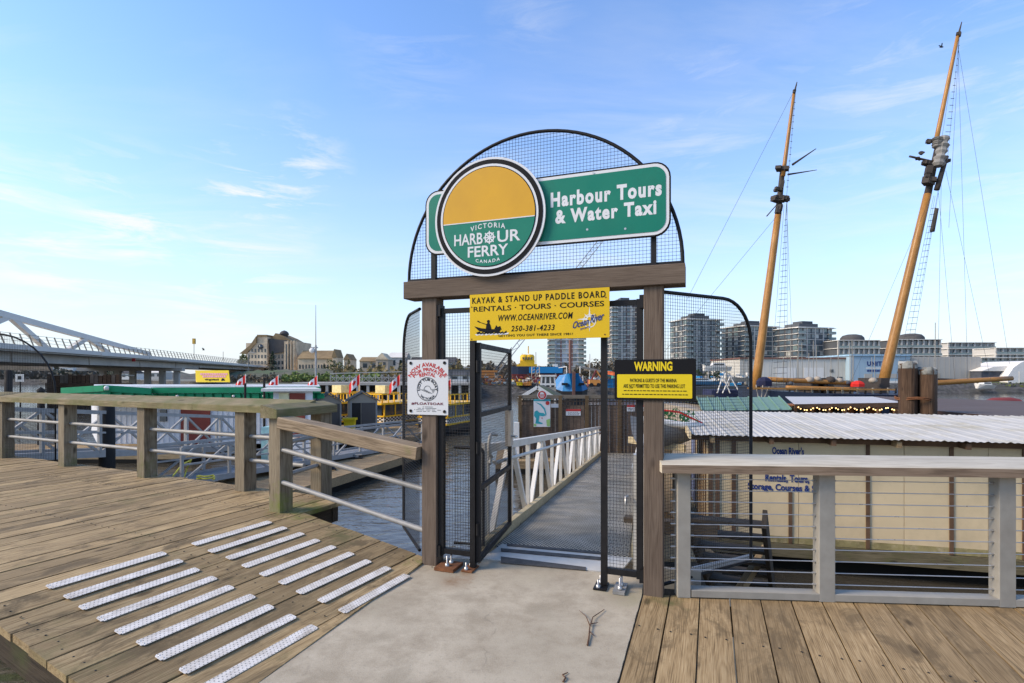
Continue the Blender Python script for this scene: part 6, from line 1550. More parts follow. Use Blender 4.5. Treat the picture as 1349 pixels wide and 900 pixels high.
# lattice crane boom
cr_ = thing('crane', 'mobile crane with long grey lattice boom leaning over the shipyard', 'crane', (xx(645, 112), 112, 0))
P0 = at(648, 497, 112); P1 = at(790, 318, 150)
dirc = (P1 - P0); 
for ox, oz in ((-.7, 0), (.9, 0)):
    MB().bar(P0 + Vector((ox * .6, 0, oz)), P1 + Vector((ox, 0, oz)), .16).build('boom_chord', m_alu_g, cr_)
g = MB()
for k in range(34):
    a, b = k / 34, (k + 1) / 34; A_ = P0 + dirc * a + Vector((-.6, 0, 0)); B_ = P0 + dirc * b + Vector((.8, 0, 0)); g.bar(A_, B_, .09) if k % 2 else g.bar(P0 + dirc * a + Vector((.8, 0, 0)), P0 + dirc * b + Vector((-.6, 0, 0)), .09)
g.build('boom_lacing', m_alu_g, cr_, kind='stuff')
MB().box(xx(638, 112), xx(652, 112), 111, 114, .4, zz(492, 112)).build('cab', m_tdark, cr_); MB().tube([P0 + Vector((-.5, 0, 0)), at(674, 458, 118)], .09, 6).build('hoist', m_hull_b, cr_)
sb = thing('site_building', 'orange boxy yard building seen through the open gate door', 'building', (xx(645, 104), 104, 0))
m_orange = plain('orange wall', (.62, .25, .06), .6, .1, .6); Y = 104
MB().box(xx(626, Y), xx(655, Y), Y, Y + 4, -.4, zz(488, Y)).build('wall', m_orange, sb); MB().box(xx(655.2, Y), xx(662, Y), Y, Y + 4, -.4, zz(494, Y)).build('annex', m_orange, sb)
MB().box(xx(652, Y), xx(656.5, Y), Y - .1, Y - .01, zz(495, Y), zz(490.5, Y)).build('window', m_glass, sb)
for k in range(3): MB().box(xx(627, Y), xx(651, Y), Y - .07, Y - .01, zz(491 + 3.5 * k, Y), zz(490.4 + 3.5 * k, Y)).build('rib', plain('dark orange rib', (.35, .12, .03), .6), sb)
# blue bow on
bb = thing('fishing_boat', 'bright blue boat seen bow on behind the fence gate', 'boat', (xx(755, 40), 40, WZ))
m_bblue = plain('bright blue hull', (.012, .16, .38), .4, .1, 1.5, dirt=(.25, .3, .32), dirt_amt=.2); Y = 40
W0 = xx(776, Y) - xx(734, Y); zt_, zm_ = zz(492, Y) - WZ, zz(513, Y) - WZ
secs = [(0, .05, .40, zt_), (.5, .62, .50, zt_ - .02), (1.0, 1.0, .56, zt_ - .04), (2.5, 1.04, .60, zt_ - .10), (6, 1.06, .62, zt_ - .12)]
g = MB(); vs = []
for y, wb, wt, zt2 in secs: vs += [(-W0 * .52 * wb, y, zm_ - .15 * (y < 1)), (-W0 * .36 * wt, y * .9 - (.5 if y == 0 else 0), zt2), (W0 * .36 * wt, y * .9 - (.5 if y == 0 else 0), zt2), (W0 * .52 * wb, y, zm_ - .15 * (y < 1))]
g.add(vs, [(4 * i + j, 4 * i + (j + 1) % 4, 4 * i + 4 + (j + 1) % 4, 4 * i + 4 + j) for i in range(4) for j in range(4)] + [(3, 2, 1, 0)]); g.build('topsides', m_bblue, bb, world=False)
g = MB(); vs = []
for y, wb, wt, zt2 in secs: vs += [(-W0 * .40 * wb, y + .2, -.3), (-W0 * .52 * wb, y, zm_ - .01 - .15 * (y < 1)), (W0 * .52 * wb, y, zm_ - .01 - .15 * (y < 1)), (W0 * .40 * wb, y + .2, -.3)]
g.add(vs, [(4 * i + j, 4 * i + (j + 1) % 4, 4 * i + 4 + (j + 1) % 4, 4 * i + 4 + j) for i in range(4) for j in range(4)] + [(3, 2, 1, 0)]); g.build('boot_top', m_hull_b, bb, world=False)
MB().bar((0, -.35, zm_ - .6), (0, -.55, zt_ + .1), .22, .12).build('stem', m_roofbr, bb, world=False)
MB().tube([(0, 2.0, zt_ - .4), (0, 2.0, zz(448, 42) - WZ)], .11, 8).build('mast', m_roofbr, bb, world=False)
for s_ in (-1, 1): MB().box(s_ * .62 - .22, s_ * .62 + .22, -.05, .35, zm_ + .3, zm_ + .48).build('hawse', m_hull_b, bb, world=False)
g = MB()
for s_ in (-1, 1): g.tube([(s_ * .5, -.2, zt_), (s_ * .5, -.2, zt_ + .5), (s_ * .9, 2, zt_ + .45)], .03, 5)
g.build('bow_rail', m_white, bb, world=False, kind='stuff')
wb_ = thing('workboat', 'weathered boat with pale framed wheelhouse behind the hut roof', 'boat', (xx(722, 34), 34, WZ)); Y = 34
x0, x1 = xx(711, Y), xx(732, Y); H0 = zz(510, Y) - WZ; H1 = zz(494, Y) - WZ; a = (x1 - x0) / 2
MB().box(-a, a, 0, 2.2, 0, H0).build('hull', m_stone_d, wb_, world=False)
for x in (-a * .9, -a * .35, a * .3, a * .9): MB().bar((x, 0, H0), (x * .85, 0, H1), .09).build('post', m_white, wb_, world=False)
MB().box(-a * .86, a * .86, .1, 1.8, H0, H1 - .12).build('cabin', m_glass, wb_, world=False); MB().box(-a * .95, a * .95, -.1, 2, H1 - .11, H1).build('roof', m_white, wb_, world=False); MB().box(-a, a, -.05, .05, H0 + .12, H0 + .24).build('sill', m_white, wb_, world=False)
# yard clutter: separate small things
cl = [('container', 'blue shipping container right of the fence gate', 'container', 800, 822, 499, 512, 96, m_shipblue), ('container', 'blue container below the orange boom, behind the gate bar', 'container', 823, 843, 498, 513, 95, m_shipblue),
      ('container', 'dark container at the left of the yard', 'container', 664, 674, 500, 507, 97, m_tdark), ('crate', 'orange crate on the yard edge left of the scaffold', 'crate', 690, 700, 504, 508, 95, m_orange),
      ('crate', 'rust red crate right of the blue bow', 'crate', 776, 788, 500, 509, 92, m_shipred), ('tank', 'white tank among the yard machines', 'tank', 741, 748, 500, 505, 98, m_white), ('crate', 'yellow crate beside the white tank', 'crate', 681, 688, 504, 508, 94, m_yellow),
      ('container', 'pale container at the right of the yard', 'container', 783, 797, 497, 505, 104, m_tpale), ('crate', 'green crate below the bare trees', 'crate', 808, 815, 492, 499, 110, plain('teal crate', (.05, .25, .22), .6)), ('skip', 'teal yard skip behind the gate bar', 'skip', 797, 806, 488, 496, 118, plain('teal skip', (.04, .22, .24), .6))]
for nm, lb, ct, a_, b_, y0, y1, Y, mt in cl:
    t = thing(nm, lb, ct, (xx((a_ + b_) / 2, Y), Y, 0)); w_ = xx(b_, Y) - xx(a_, Y); z0, z1 = zz(y1, Y), zz(y0, Y)
    MB().box(-w_ / 2, w_ / 2, 0, 2.2, z0, z1).build('body', mt, t, world=False)
    for k in range(int(w_ / .45)): MB().box(-w_ / 2 + .1 + k * .45, -w_ / 2 + .2 + k * .45, -.05, -.002, z0 + .05, z1 - .05).build('rib', mt, t, world=False)
    MB().box(-w_ / 2 - .03, w_ / 2 + .03, -.07, -.0, z1 - .12, z1 + .02).build('top_edge', mt, t, world=False)
t = thing('loader', 'orange and red loader crane standing on the quay right of the blue bow', 'loader', (xx(783, 91), 91, .0))
MB().rbox((0, 0, .5), (1.8, 1.4, .9)).build('body', m_orange, t, world=False); MB().bar((-.5, 0, .9), (.3, 0, 2.6), .25).build('boom', m_shipred, t, world=False); MB().bar((.3, 0, 2.6), (1.4, 0, 1.0), .2).build('arm', m_orange, t, world=False)
for s_ in (-.6, .6): 
    g = MB().tube([(s_, -.75, .1), (s_, .75, .1)], .35, 10); g.build('wheel', m_rubber, t, world=False)
t = thing('boom_arm', 'long orange and black boom slanting behind the black gate bar', 'boom', (xx(815, 92), 92, 0))
MB().bar(at(762, 483, 100) - t.location, at(800, 491, 95) - t.location, .35).build('black_section', m_tdark, t, world=False); MB().bar(at(800, 491, 95) - t.location, at(852, 499, 90) - t.location, .6).build('orange_section', plain('signal orange', (.62, .13, .04), .5), t, world=False)
MB().bar(at(820, 494, 93) - t.location, at(820, 512, 93) - t.location, .5).build('support', m_tdark, t, world=False)
for i, (px, y0, Y) in enumerate(((838, 494, 90), (756, 500, 99), (768, 497, 96), (777, 468, 130))):
    o = MB().tube([(xx(px, Y), Y, -.5), (xx(px, Y), Y, zz(y0, Y) + .3)], .09, 6).build('yard_post', m_tpale); tag(o, ['pale post on the quay beside the gate bar', 'pale post rising behind the blue bow', 'pale post right of the blue bow', 'tall pale lamp post below the bare trees'][i], 'post')
# ================================================================== kayak shed on its float (right, behind the cable railing)
m_tan = plain('tan painted ply', (.60, .475, .29), .7, .06, 2.2, dirt=(.36, .29, .18), dirt_amt=.35, bump=.05)
m_cornice = plain('rough brown batten', (.12, .07, .04), .85, .3, 10)
m_ribroof = plain('white corrugated roof', (.47, .45, .41), .75, .07, 1.6, spec=.15, dirt=(.35, .31, .21), dirt_amt=.7)
m_mossline = plain('algae stained ply', (.26, .22, .10), .9, .4, 7, dirt=(.48, .39, .24), dirt_amt=.8)
F0 = Vector((3.66, 9.95, 0)); fa = math.atan2(-1.2, 4.73)
ks = thing('kayak_shed', 'tan shed with white corrugated roof and navy painted lettering behind the cable railing', 'shed', F0 + Vector((0, 0, WZ)), fa)
def zk(z): return z - WZ
LK, DK = 9.0, 3.5
zw0, zw1 = -1.36, .56
bat = [0.0, .80, 1.52, 2.02, 3.18, 4.9, 6.4, 7.6]
seams = [0, 1.52, 2.02, 2.02]
edges = [0.03, .80, 1.50, 3.15, 4.28, 6.0, 7.5, 9.0]
# wall panels, each its own sheet
pan = [0.0, .52, 1.55, 3.20, 4.42, 6.05, 7.6, LK]
for a, b in zip(pan, pan[1:]):
    MB().box(a + .004, b - .004, 0, .05, zk(zw0), zk(zw1)).build('wall_panel', m_tan, ks, world=False)
    MB().box(a + .004, b - .004, -.004, -.0005, zk(zw0), zk(zw0) + .12).build('algae_stain', m_mossline, ks, world=False)
def u_of(px):      # along the wall for a picture column
    r = (px - HX) / FOC; dx, dy = math.cos(fa), math.sin(fa); return (r * F0.y - F0.x) / (dx - r * dy)
for px, y0 in ((1143, 0), (1253, 0), (1349, 0), (1041, 1)):
    u = u_of(px); MB().box(u - .03, u + .03, -.022, -.0045, zk(zw0), zk(zw1 - .01) if not y0 else zk(-.42)).build('batten', m_cornice, ks, world=False)
for u in (.02, .14, .42): MB().box(u, u + .07, -.03, -.0045, zk(zw0), zk(zw1)).build('corner_batten', m_cornice, ks, world=False)
def wall_end():
    MB().prism([(0, zk(zw0)), (DK, zk(zw0)), (DK, zk(zw1 + .08)), (0, zk(zw1))], .0, .045, axis='x').build('end_wall', m_tan, ks, world=False)
    for k in range(8): MB().box(-.022, -.002, .2 + k * .42, .25 + k * .42, zk(zw0), zk(zw1)).build('end_batten', m_cornice, ks, world=False)
    MB().box(-.03, -.004, 2.5, 3.4, zk(-1.3), zk(.55)).build('blue_door', plain('slate blue door', (.13, .15, .24), .6), ks, world=False)
wall_end()
# corrugated roof in sheets
def corr(x0, x1, y0, y1, z0, z1, name='roof_sheet', pitch=.10, amp=.006):
    g = MB(); n_ = int((x1 - x0) / pitch * 6); vs = []
    for i in range(n_ + 1):
        x = x0 + (x1 - x0) * i / n_; h = amp * math.cos(x / pitch * 2 * math.pi) + .010 * max(0, math.cos(x / .30 * 2 * math.pi)) ** 3; vs += [(x, y0, z0 + h), (x, y1, z1 + h)]
    g.add(vs, [(2 * i, 2 * i + 2, 2 * i + 3, 2 * i + 1) for i in range(n_)], True); return g.build(name, m_ribroof, ks, world=False)
x = -.32
while x < LK + .2:
    corr(x, x + .96, -.42, DK * .52, zk(.60) , zk(.69) + random.uniform(-.004, .004)); corr(x, x + .96, DK * .52 - .1, DK + .4, zk(.685), zk(.76) + random.uniform(-.004, .004)); x += .92
for k in range(10):
    u = .05 + k * .98; MB().bar((u, -.36, zk(.515)), (u, .6, zk(.55)), .07, .10).build('rafter', m_cornice if k % 3 else m_dockw, ks, world=False)
MB().bar((-.3, -.10, zk(.52)), (LK, -.10, zk(.52)), .04, .09).build('eave_beam', m_cornice, ks, world=False)
MB().bar((-.34, -.42, zk(.585)), (-.34, DK * .5, zk(.66)), .04, .12).build('barge_board', m_tan, ks, world=False)
g = MB()
def wl(s, px0, px1, y0, y1, Yd):
    a, b = u_of(px0), u_of(px1); um = (a + b) / 2; Y = F0.y + math.sin(fa) * um; z0, z1 = zk(zz(y1, Y)), zk(zz(y0, Y)); letter(g, s, a, b, z0, z1, -.009, bold=.035)
wl("Ocean River's", 1017, 1059, 589, 599, 0); wl('Rentals, Tours,', 1008, 1066, 625, 637, 0); wl('Storage, Courses & S', 985, 1074, 637.5, 649, 0)
g.build('lettering', m_navy, ks, world=False)
MB().box(-.1, LK + .4, -.045, DK + .6, zk(zw0) - .24, zk(zw0) - .01).build('float_deck', timber('wet float timber', (.06, .05, .03), (.17, .145, .085), (.26, .22, .14), moss=.35, lichen=(.10, .11, .03)), ks, world=False)
MB().box(-.05, LK + .3, .25, DK + .5, -.4, zk(zw0) - .245).build('float', m_float, ks, world=False)

# green roofed float home behind it
Yg = 15.5
gh = thing('green_roof_house', 'float house with sage green ribbed roof just behind the white corrugated roof', 'float house', (xx(975, Yg), Yg, DZ))
m_sage = plain('sage green roof', (.15, .25, .18), .5, .08, 3)
e0_, e1_, r0_, r1_ = (xx(925, Yg), Yg, zz(541, Yg)), (xx(1042, Yg), Yg, zz(540, Yg)), (xx(918, Yg + 2.4), Yg + 2.4, zz(524, Yg + 2.4)), (xx(1026, Yg + 2.4), Yg + 2.4, zz(523, Yg + 2.4))
g = MB(); g.add([e0_, e1_, r1_, r0_], [(0, 1, 2, 3)]); rr_b = [(r0_[0] + .3, Yg + 4.8, e0_[2]), (r1_[0] + 1.2, Yg + 4.8, e0_[2])]; g.add([r0_, r1_, rr_b[1], rr_b[0]], [(0, 1, 2, 3)]); g.build('roof', m_sage, gh)
for k in range(9):
    f = k / 8; a = Vector(e0_).lerp(Vector(e1_), f); b = Vector(r0_).lerp(Vector(r1_), f); MB().bar(a + Vector((0, 0, .02)), b + Vector((0, 0, .02)), .04, .04).build('roof_rib', m_sage, gh)
MB().box(xx(930, Yg), xx(1036, Yg), Yg + .4, Yg + 4.5, DZ, zz(541, Yg) - .02).build('wall', m_taupe, gh); MB().bar(Vector(e0_) - Vector((0, .03, .06)), Vector(e1_) - Vector((0, .03, .06)), .05, .1).build('gutter', m_hull_b, gh)
# white roofed house with string lights
Yw = 16.5
wh_ = thing('float_cabin', 'float cabin with flat white roof and rows of warm string lights under its eave', 'float house', (xx(1110, Yw), Yw, DZ))
zE = zz(532.5, Yw)
ol = [(xx(1046, Yw), Yw), (xx(1190, Yw + .3), Yw + .3), (xx(1150, Yw + 3.2), Yw + 3.2), (xx(1034, Yw + 3.2), Yw + 3.2)]
g = MB(); zE2 = zz(522.5, Yw + 3.2)
g.add([(ol[0][0], ol[0][1], zE), (ol[1][0], ol[1][1], zz(531, Yw)), (ol[2][0], ol[2][1], zE2), (ol[3][0], ol[3][1], zE2)], [(0, 1, 2, 3)]); g.build('roof', plain('white membrane roof', (.46, .445, .43), .7, .05, 3), wh_)
MB().bar((ol[0][0], Yw - .03, zE - .07), (ol[1][0], Yw + .27, zz(531, Yw) - .07), .05, .13).build('fascia', m_cornice, wh_)
MB().box(xx(1052, Yw), xx(1188, Yw), Yw + .9, Yw + 3, DZ, zE - .14).build('wall', plain('orange brown cabin wall', (.36, .15, .06), .6, .25, 4), wh_)
for a, b in ((1060, 1078), (1096, 1112), (1120, 1140), (1150, 1165)): MB().box(xx(a, Yw), xx(b, Yw), Yw + .86, Yw + .895, zz(552, Yw), zz(537, Yw)).build('window', m_glass, wh_)
for k in range(7): MB().bar((xx(1050 + 22 * k, Yw), Yw + .1, DZ), (xx(1050 + 22 * k, Yw), Yw + .1, zE - .12), .07).build('post', m_cornice, wh_)
me_, te_, be_ = newmat('warm bulb glow'); be_.inputs['Emission Color'].default_value = (1, .62, .22, 1); be_.inputs['Emission Strength'].default_value = 2.2; be_.inputs['Base Color'].default_value = (.8, .6, .3, 1)
bm_ = MB().lathe([(0, -.022), (.02, -.01), (.021, .008), (0, .024)], (0, 0, 0), 6)
proto = None
sl2 = thing('string_light', 'swagged string of small warm bulbs under the white cabin roof', 'string lights', (xx(1110, Yw), Yw - .1, zE - .2))
wire = []
for k in range(34):
    px = 1050 + k * 4.1; P_ = Vector((xx(px, Yw), Yw - .08 + .05 * (k % 2), zz(536.5 + 3.8 * abs(math.sin(k * .55)), Yw))) - sl2.location; wire.append(P_ + Vector((0, 0, .05)))
    if proto is None: o = bm_.build('bulb', me_, sl2, world=False); proto = o
    else: o = proto.copy(); COL.objects.link(o); o.parent = sl2
    o.location = P_
MB().tube(wire, .008, 4).build('cord', m_hull_b, sl2, world=False)
# dark brown steel roof
Yb = 14.5
db = thing('brown_roof_house', 'float house with long dark brown metal roof running off the right edge', 'float house', (xx(1270, Yb), Yb, DZ))
m_brroof = plain('dark brown metal roof', (.115, .090, .082), .85, .08, 2, spec=.15); m_redw = plain('red brown wall', (.20, .06, .03), .6, .15, 4)
A0, A1 = at(1176, 536, 17.0), at(1430, 558, 11.0); B0, B1 = at(1152, 522, 21.0), at(1500, 534, 19.0)
MB().add([A0, A1, B1, B0], [(0, 1, 2, 3)]).build('roof', m_brroof, db)
MB().bar(A0 - Vector((0, 0, .10)), A1 - Vector((0, 0, .10)), .06, .20).build('fascia', plain('umber fascia', (.06, .035, .028), .5), db)
off = Vector((.25, .5, 0)); W0_, W1_ = A0 + off, A1 + off
MB().add([(W0_.x, W0_.y, DZ), (W1_.x, W1_.y, DZ), (W1_.x, W1_.y, W1_.z - .1), (W0_.x, W0_.y, W0_.z - .1)], [(0, 1, 2, 3)]).build('wall', m_redw, db)
for k in range(6):
    a = A0.lerp(A1, k / 6 + .04) + off * .9; b = A0.lerp(A1, k / 6 + .11) + off * .9
    MB().add([(a.x, a.y - .02, DZ + .6), (b.x, b.y - .02, DZ + .6), (b.x, b.y - .02, b.z - .3), (a.x, a.y - .02, a.z - .3)], [(0, 1, 2, 3)]).build('window', m_glass, db)
MB().box(W0_.x + .3, W1_.x + 3, 12.5, 20, DZ - .3, DZ - .02).build('float', m_float, db)
# red deck things on the far side of that roof
for px, Y, lb in ((1322, 24, 'rust red upturned dinghy beyond the brown roof'), ):
    t = thing('dinghy', lb, 'dinghy', (xx(px, Y), Y, DZ)); z = zz(529, Y) - DZ
    MB().tube([(-.75, 0, z - .1), (-.5, 0, z), (.3, 0, z + .02), (.7, 0, z - .06)], .17, 8).build('hull', m_shipred, t, world=False); MB().box(-.7, .6, -.2, .2, z - .5, z - .18).build('cradle', m_dockw, t, world=False)
# dolphin of three piles with white caps
Yd_ = 14.2
dp = thing('pile_cluster', 'cluster of rusty brown timber piles with flaking white caps behind the corrugated roof', 'piles', (xx(1207, Yd_), Yd_, WZ))
for px, y0, r, dy, cap_ in ((1196, 479, .205, 0, 1), (1217, 487, .20, -.12, 1), (1207, 484, .19, .35, 1)):
    X = xx(px, Yd_); z1 = zz(y0, Yd_); g = MB(); ph = random.random() * 6
    vs_ = []; n_ = 18
    for z in (WZ - 1.5, -.6, .3, z1 - .02, z1):
        for k in range(n_): a = 2 * math.pi * k / n_; rr = r * (1 + .05 * math.sin(5 * a + ph) + .03 * math.sin(11 * a)); vs_.append((z, X + rr * math.cos(a), Yd_ + dy + rr * math.sin(a)))
    # local X along the pile so the grain runs up
    g.add([(z - 0, -(x - X), y - Yd_ - dy) for z, x, y in vs_], [(i * n_ + k, i * n_ + (k + 1) % n_, (i + 1) * n_ + (k + 1) % n_, (i + 1) * n_ + k) for i in range(4) for k in range(n_)] + [tuple(range(4 * n_, 5 * n_))], True)
    o = g.build('pile', m_pile, dp, world=False); o.location = (X - dp.location.x, dy, -WZ); o.rotation_euler = (0, R(-90), 0)
    c = MB(); n2 = 14; vs2 = []
    for zz2, f in ((z1 - .13, 1.04), (z1 + .01, 1.06), (z1 + .06, .5)):
        for k in range(n2):
            a = 2 * math.pi * k / n2; dzz = (.07 * math.sin(3 * a + ph) + .05 * math.sin(7 * a)) if f == 1.06 else 0
            vs2.append((X + r * f * math.cos(a), Yd_ + dy + r * f * math.sin(a), zz2 + dzz))
    c.add(vs2, [(i * n2 + k, i * n2 + (k + 1) % n2, (i + 1) * n2 + (k + 1) % n2, (i + 1) * n2 + k) for i in range(2) for k in range(n2)] + [tuple(range(2 * n2, 3 * n2))]); c.build('cap', plain('flaking white cap', (.27, .265, .235), .8, .3, 8, dirt=(.07, .06, .045), dirt_amt=.95), dp)
for z in (zz(524, Yd_), zz(526, Yd_)):
    pts = [(xx(1207, Yd_) + .42 * math.cos(R(a)), Yd_ + .08 + .42 * math.sin(R(a)), z + .02 * math.sin(a)) for a in range(0, 360, 20)]
    MB().tube(pts, .018, 5, close=True).build('cable_band', m_rust, dp)

# ================================================================== schooner with two raked masts
sc = thing('schooner', 'two masted schooner with raked orange masts moored behind the float houses', 'sailing ship', (xx(1110, 28), 28, WZ))
Ys = 28.0
m_ropeg = plain('tarred rigging', (.06, .06, .065), .8, .2, 5); m_dkbr = plain('weathered dark spar', (.055, .045, .038), .8, .3, 4); m_sail = plain('furled grey canvas', (.23, .22, .20), .9, .2, 4)
def mastpiece(name, p, q, r0, r1, mat=None):
    p, q = Vector(p), Vector(q); ln = (q - p).length; d = (q - p).normalized(); n_ = 12
    g = MB(); vs = []
    for i in range(7):
        f = i / 6
        for k in range(n_): a = 2 * math.pi * k / n_; rr = r0 + (r1 - r0) * f; vs.append((ln * f, rr * math.cos(a), rr * math.sin(a)))
    g.add(vs, [(i * n_ + k, i * n_ + (k + 1) % n_, (i + 1) * n_ + (k + 1) % n_, (i + 1) * n_ + k) for i in range(6) for k in range(n_)] + [tuple(range(n_))[::-1], tuple(range(6 * n_, 7 * n_))], True)
    o = g.build(name, mat or m_mast, sc, world=False); sy = Vector((0, 1, 0)); sz = d.cross(sy).normalized(); sy = sz.cross(d)
    o.matrix_basis = Matrix.Translation(p - sc.location) @ Matrix((d, sy, sz)).transposed().to_4x4(); return o
def S(px, py, dY=0): return at(px, py, Ys + dY)
# fore mast (left), main mast (right)
mastpiece('lower_mast', S(994, 520), S(1025, 283), .235, .165); mastpiece('mast_head', S(1025, 284), S(1031, 222), .16, .12, m_dkbr); mastpiece('topmast', S(1031.5, 232, -.3), S(1046, 122, -.3), .11, .07); mastpiece('topmast_pole', S(1046, 124, -.3), S(1050, 108, -.3), .06, .02, m_dkbr)
mastpiece('lower_mast', S(1160, 520), S(1222, 256), .26, .18); mastpiece('mast_head', S(1222, 257), S(1236, 190), .17, .13, m_dkbr); mastpiece('topmast', S(1232, 192, -.3), S(1261.5, 48, -.3), .115, .08); mastpiece('topmast_pole', S(1261.5, 50, -.3), S(1267, 29, -.3), .06, .02, m_dkbr)
def blk(px, py, w_, h_, dY=-.35, mat=m_dkbr, name='fitting', rot=0.2):
    c = S(px, py, dY); k = Ys / FOC; n_ = 8
    g = MB(); rx, rz = w_ * k / 2, h_ * k / 2
    
    for q_ in range(4): g.rbox((random.uniform(-.4, .4) * rx, random.uniform(-.3, .3) * rx, random.uniform(-.45, .45) * rz), (rx * random.uniform(.7, 1.4), rx * random.uniform(.6, 1.1), rz * random.uniform(.6, 1.3)), random.uniform(0, 1.5))
    if mat is m_sail:
        g = MB(); pr = [(0, -rz)]
        for q_ in range(5): z_ = -rz + 2 * rz * (q_ + .5) / 5; pr += [(rx * .72, z_ - rz * .16), (rx * (.92 + .12 * (q_ % 2)), z_), (rx * .7, z_ + rz * .17)]
        pr += [(0, rz)]; g.lathe(pr, (0, 0, 0), 9, smooth=False); g.v = [(x_ * (1 + .18 * math.sin(z_ * 9)), y_, z_) for x_, y_, z_ in g.v]
    o = g.build(name, mat, sc, world=False); o.location = c - sc.location; o.rotation_euler = (0, rot, 0)
for a in ((1030, 222, 18, 7), (1026, 262, 20, 9), (1030, 246, 8, 22), (1037, 262, 8, 12), (1022, 250, 7, 8), (1027, 274, 10, 16), (1046, 121, 5, 6)): blk(*a)
for a in ((1224, 186, 8, 10), (1219, 214, 14, 7), (1225, 240, 16, 14), (1223, 228, 12, 34), (1210, 209, 9, 4), (1263, 45, 6, 8), (1242, 208, 8, 5), (1248, 212, 7, 6), (1214, 202, 6, 5)): blk(*a)
blk(1240, 200, 15, 40, -.6, m_sail, 'furled_sail'); blk(1235, 188, 13, 13, -.55, m_sail, 'furled_sail')
mastpiece('spar', S(1198, 206, -.35), S(1228, 213, -.4), .05, .06, m_dkbr); mastpiece('spar', S(1234, 250, -.4), S(1247, 206, -.4), .13, .10, m_dkbr); mastpiece('spar', S(1228, 305, -.4), S(1234, 275, -.4), .11, .09, m_dkbr); mastpiece('yard', S(1044, 217, -.3), S(1075, 196, -.3), .06, .02, m_dkbr); mastpiece('yard', S(1038, 230, -.3), S(1076, 224, -.3), .05, .015, m_dkbr); mastpiece('yard', S(1010, 285, -.3), S(1030, 262, -.3), .03, .02, m_dkbr)
def rig(name, p, q, r=.013): MB().tube([p, q], r, 4).build(name, m_ropeg, sc)
for (a, b, c, d_) in ((1033, 270, 1014, 520), (1036, 268, 1022, 520), (1036, 268, 1032, 520), (1037, 262, 1037, 520), (1048, 122, 1036, 262), (1046, 124, 1033, 225), (1230, 258, 1176, 520), (1232, 258, 1184, 520), (1236, 255, 1192, 520), (1264, 45, 1248, 212), (1262, 46, 1238, 200), (1236, 250, 1210, 400), (1264, 45, 1250, 300),
                      (1024, 284, 870, 470), (1050, 112, 905, 395), (1246, 225, 1305, 500), (1240, 240, 1235, 520), (1262, 60, 1275, 500), (1036, 262, 1046, 520), (1225, 262, 1120, 505), (1236, 250, 1258, 500), (1262, 60, 1330, 480)):
    rig('shroud', S(a, b, -.2), S(c, d_, -1.2), .008)
g = MB()
for k in range(30):
    f = k / 30; y = 290 + 225 * f; a = 1033 - 19 * (y - 270) / 250; b = 1036.5 + (0) ; g.bar(S(a + 2, y, -.7), S(1036.8, y - 1, -.7), .02)
for k in range(30):
    y = 275 + 8 * k; f = (y - 258) / 262; g.bar(S(1230 - 54 * f, y, -.7), S(1236 - 44 * f, y - 1, -.7), .02)
for k in range(16): f = k / 16; y = 60 + 140 * f; g.bar(S(1263.5 - 22 * f, y, -.3), S(1264 - 14 * f, y, -.3), .02)
for k in range(14): f = k / 14; y = 135 + 120 * f; g.bar(S(1046 - 11 * f, y, -.3), S(1048 - 10 * f, y, -.3), .02)
g.build('ratlines', m_ropeg, sc, kind='stuff')
mastpiece('boom', S(1012, 500, -1), S(1132, 505, -1), .13, .10); mastpiece('gaff', S(1036, 511, -1.3), S(1130, 513.5, -1.3), .12, .11); mastpiece('bowsprit', S(1190, 507, -.5), S(1333, 498.5, -.5), .16, .12); mastpiece('jibboom', S(1188, 498, -.5), S(1300, 502, -.5), .07, .05, m_dkbr)
for k in range(15): MB().bar(S(1040 + 10 * k, 511, -1.5), S(1040 + 10 * k, 523, -1.5), .07).build('stanchion', m_postgrey if k % 2 else m_dkbr, sc)
MB().bar(S(985, 511.5, -1.6), S(1178, 513.5, -1.6), .12, .08).build('bulwark_cap', m_mast, sc)
g = MB(); vs = []; hull = [(975, .3, 512), (1000, 1.6, 514), (1060, 2.5, 517), (1130, 2.6, 518), (1180, 1.9, 516), (1215, .5, 513)]
for px, hw, yt in hull: X = xx(px, Ys); zt = zz(yt, Ys); vs += [(X, Ys - hw * .6, WZ - .2), (X, Ys - hw, zt), (X, Ys + hw, zt), (X, Ys + hw * .6, WZ - .2)]
g.add(vs, [(4 * i + j, 4 * i + (j + 1) % 4, 4 * i + 4 + (j + 1) % 4, 4 * i + 4 + j) for i in range(5) for j in range(4)] + [(3, 2, 1, 0), (20, 21, 22, 23)]); g.build('hull', m_shiphull, sc)
for a, b, y0, y1, mt in ((1058, 1078, 498, 512, m_dkbr), (1085, 1110, 501, 515, m_taupe), (1145, 1156, 498, 512, m_dkbr), (1065, 1072, 506, 516, m_tpale)):
    MB().box(xx(a, Ys), xx(b, Ys), Ys - .9, Ys + .9, zz(y1 + 6, Ys), zz(y0, Ys)).build('deck_house', mt, sc)
for px, py, w_ in ((1066, 500, 11), (1077, 499, 9), (1094, 500, 12), (1106, 501, 9), (1150, 501, 10), (1040, 505, 9), (1116, 504, 8)):
    c = S(px, py, -1.0); g = MB(); k = w_ * Ys / FOC / 2; g.lathe([(0, -k * .8), (k * .9, -k * .5), (k, 0), (k * .7, k * .5), (0, k * .7)], (0, 0, 0), 9); o = g.build('deck_gear', random.choice([m_dkbr, m_taupe, m_tdark]), sc, world=False); o.location = c - sc.location
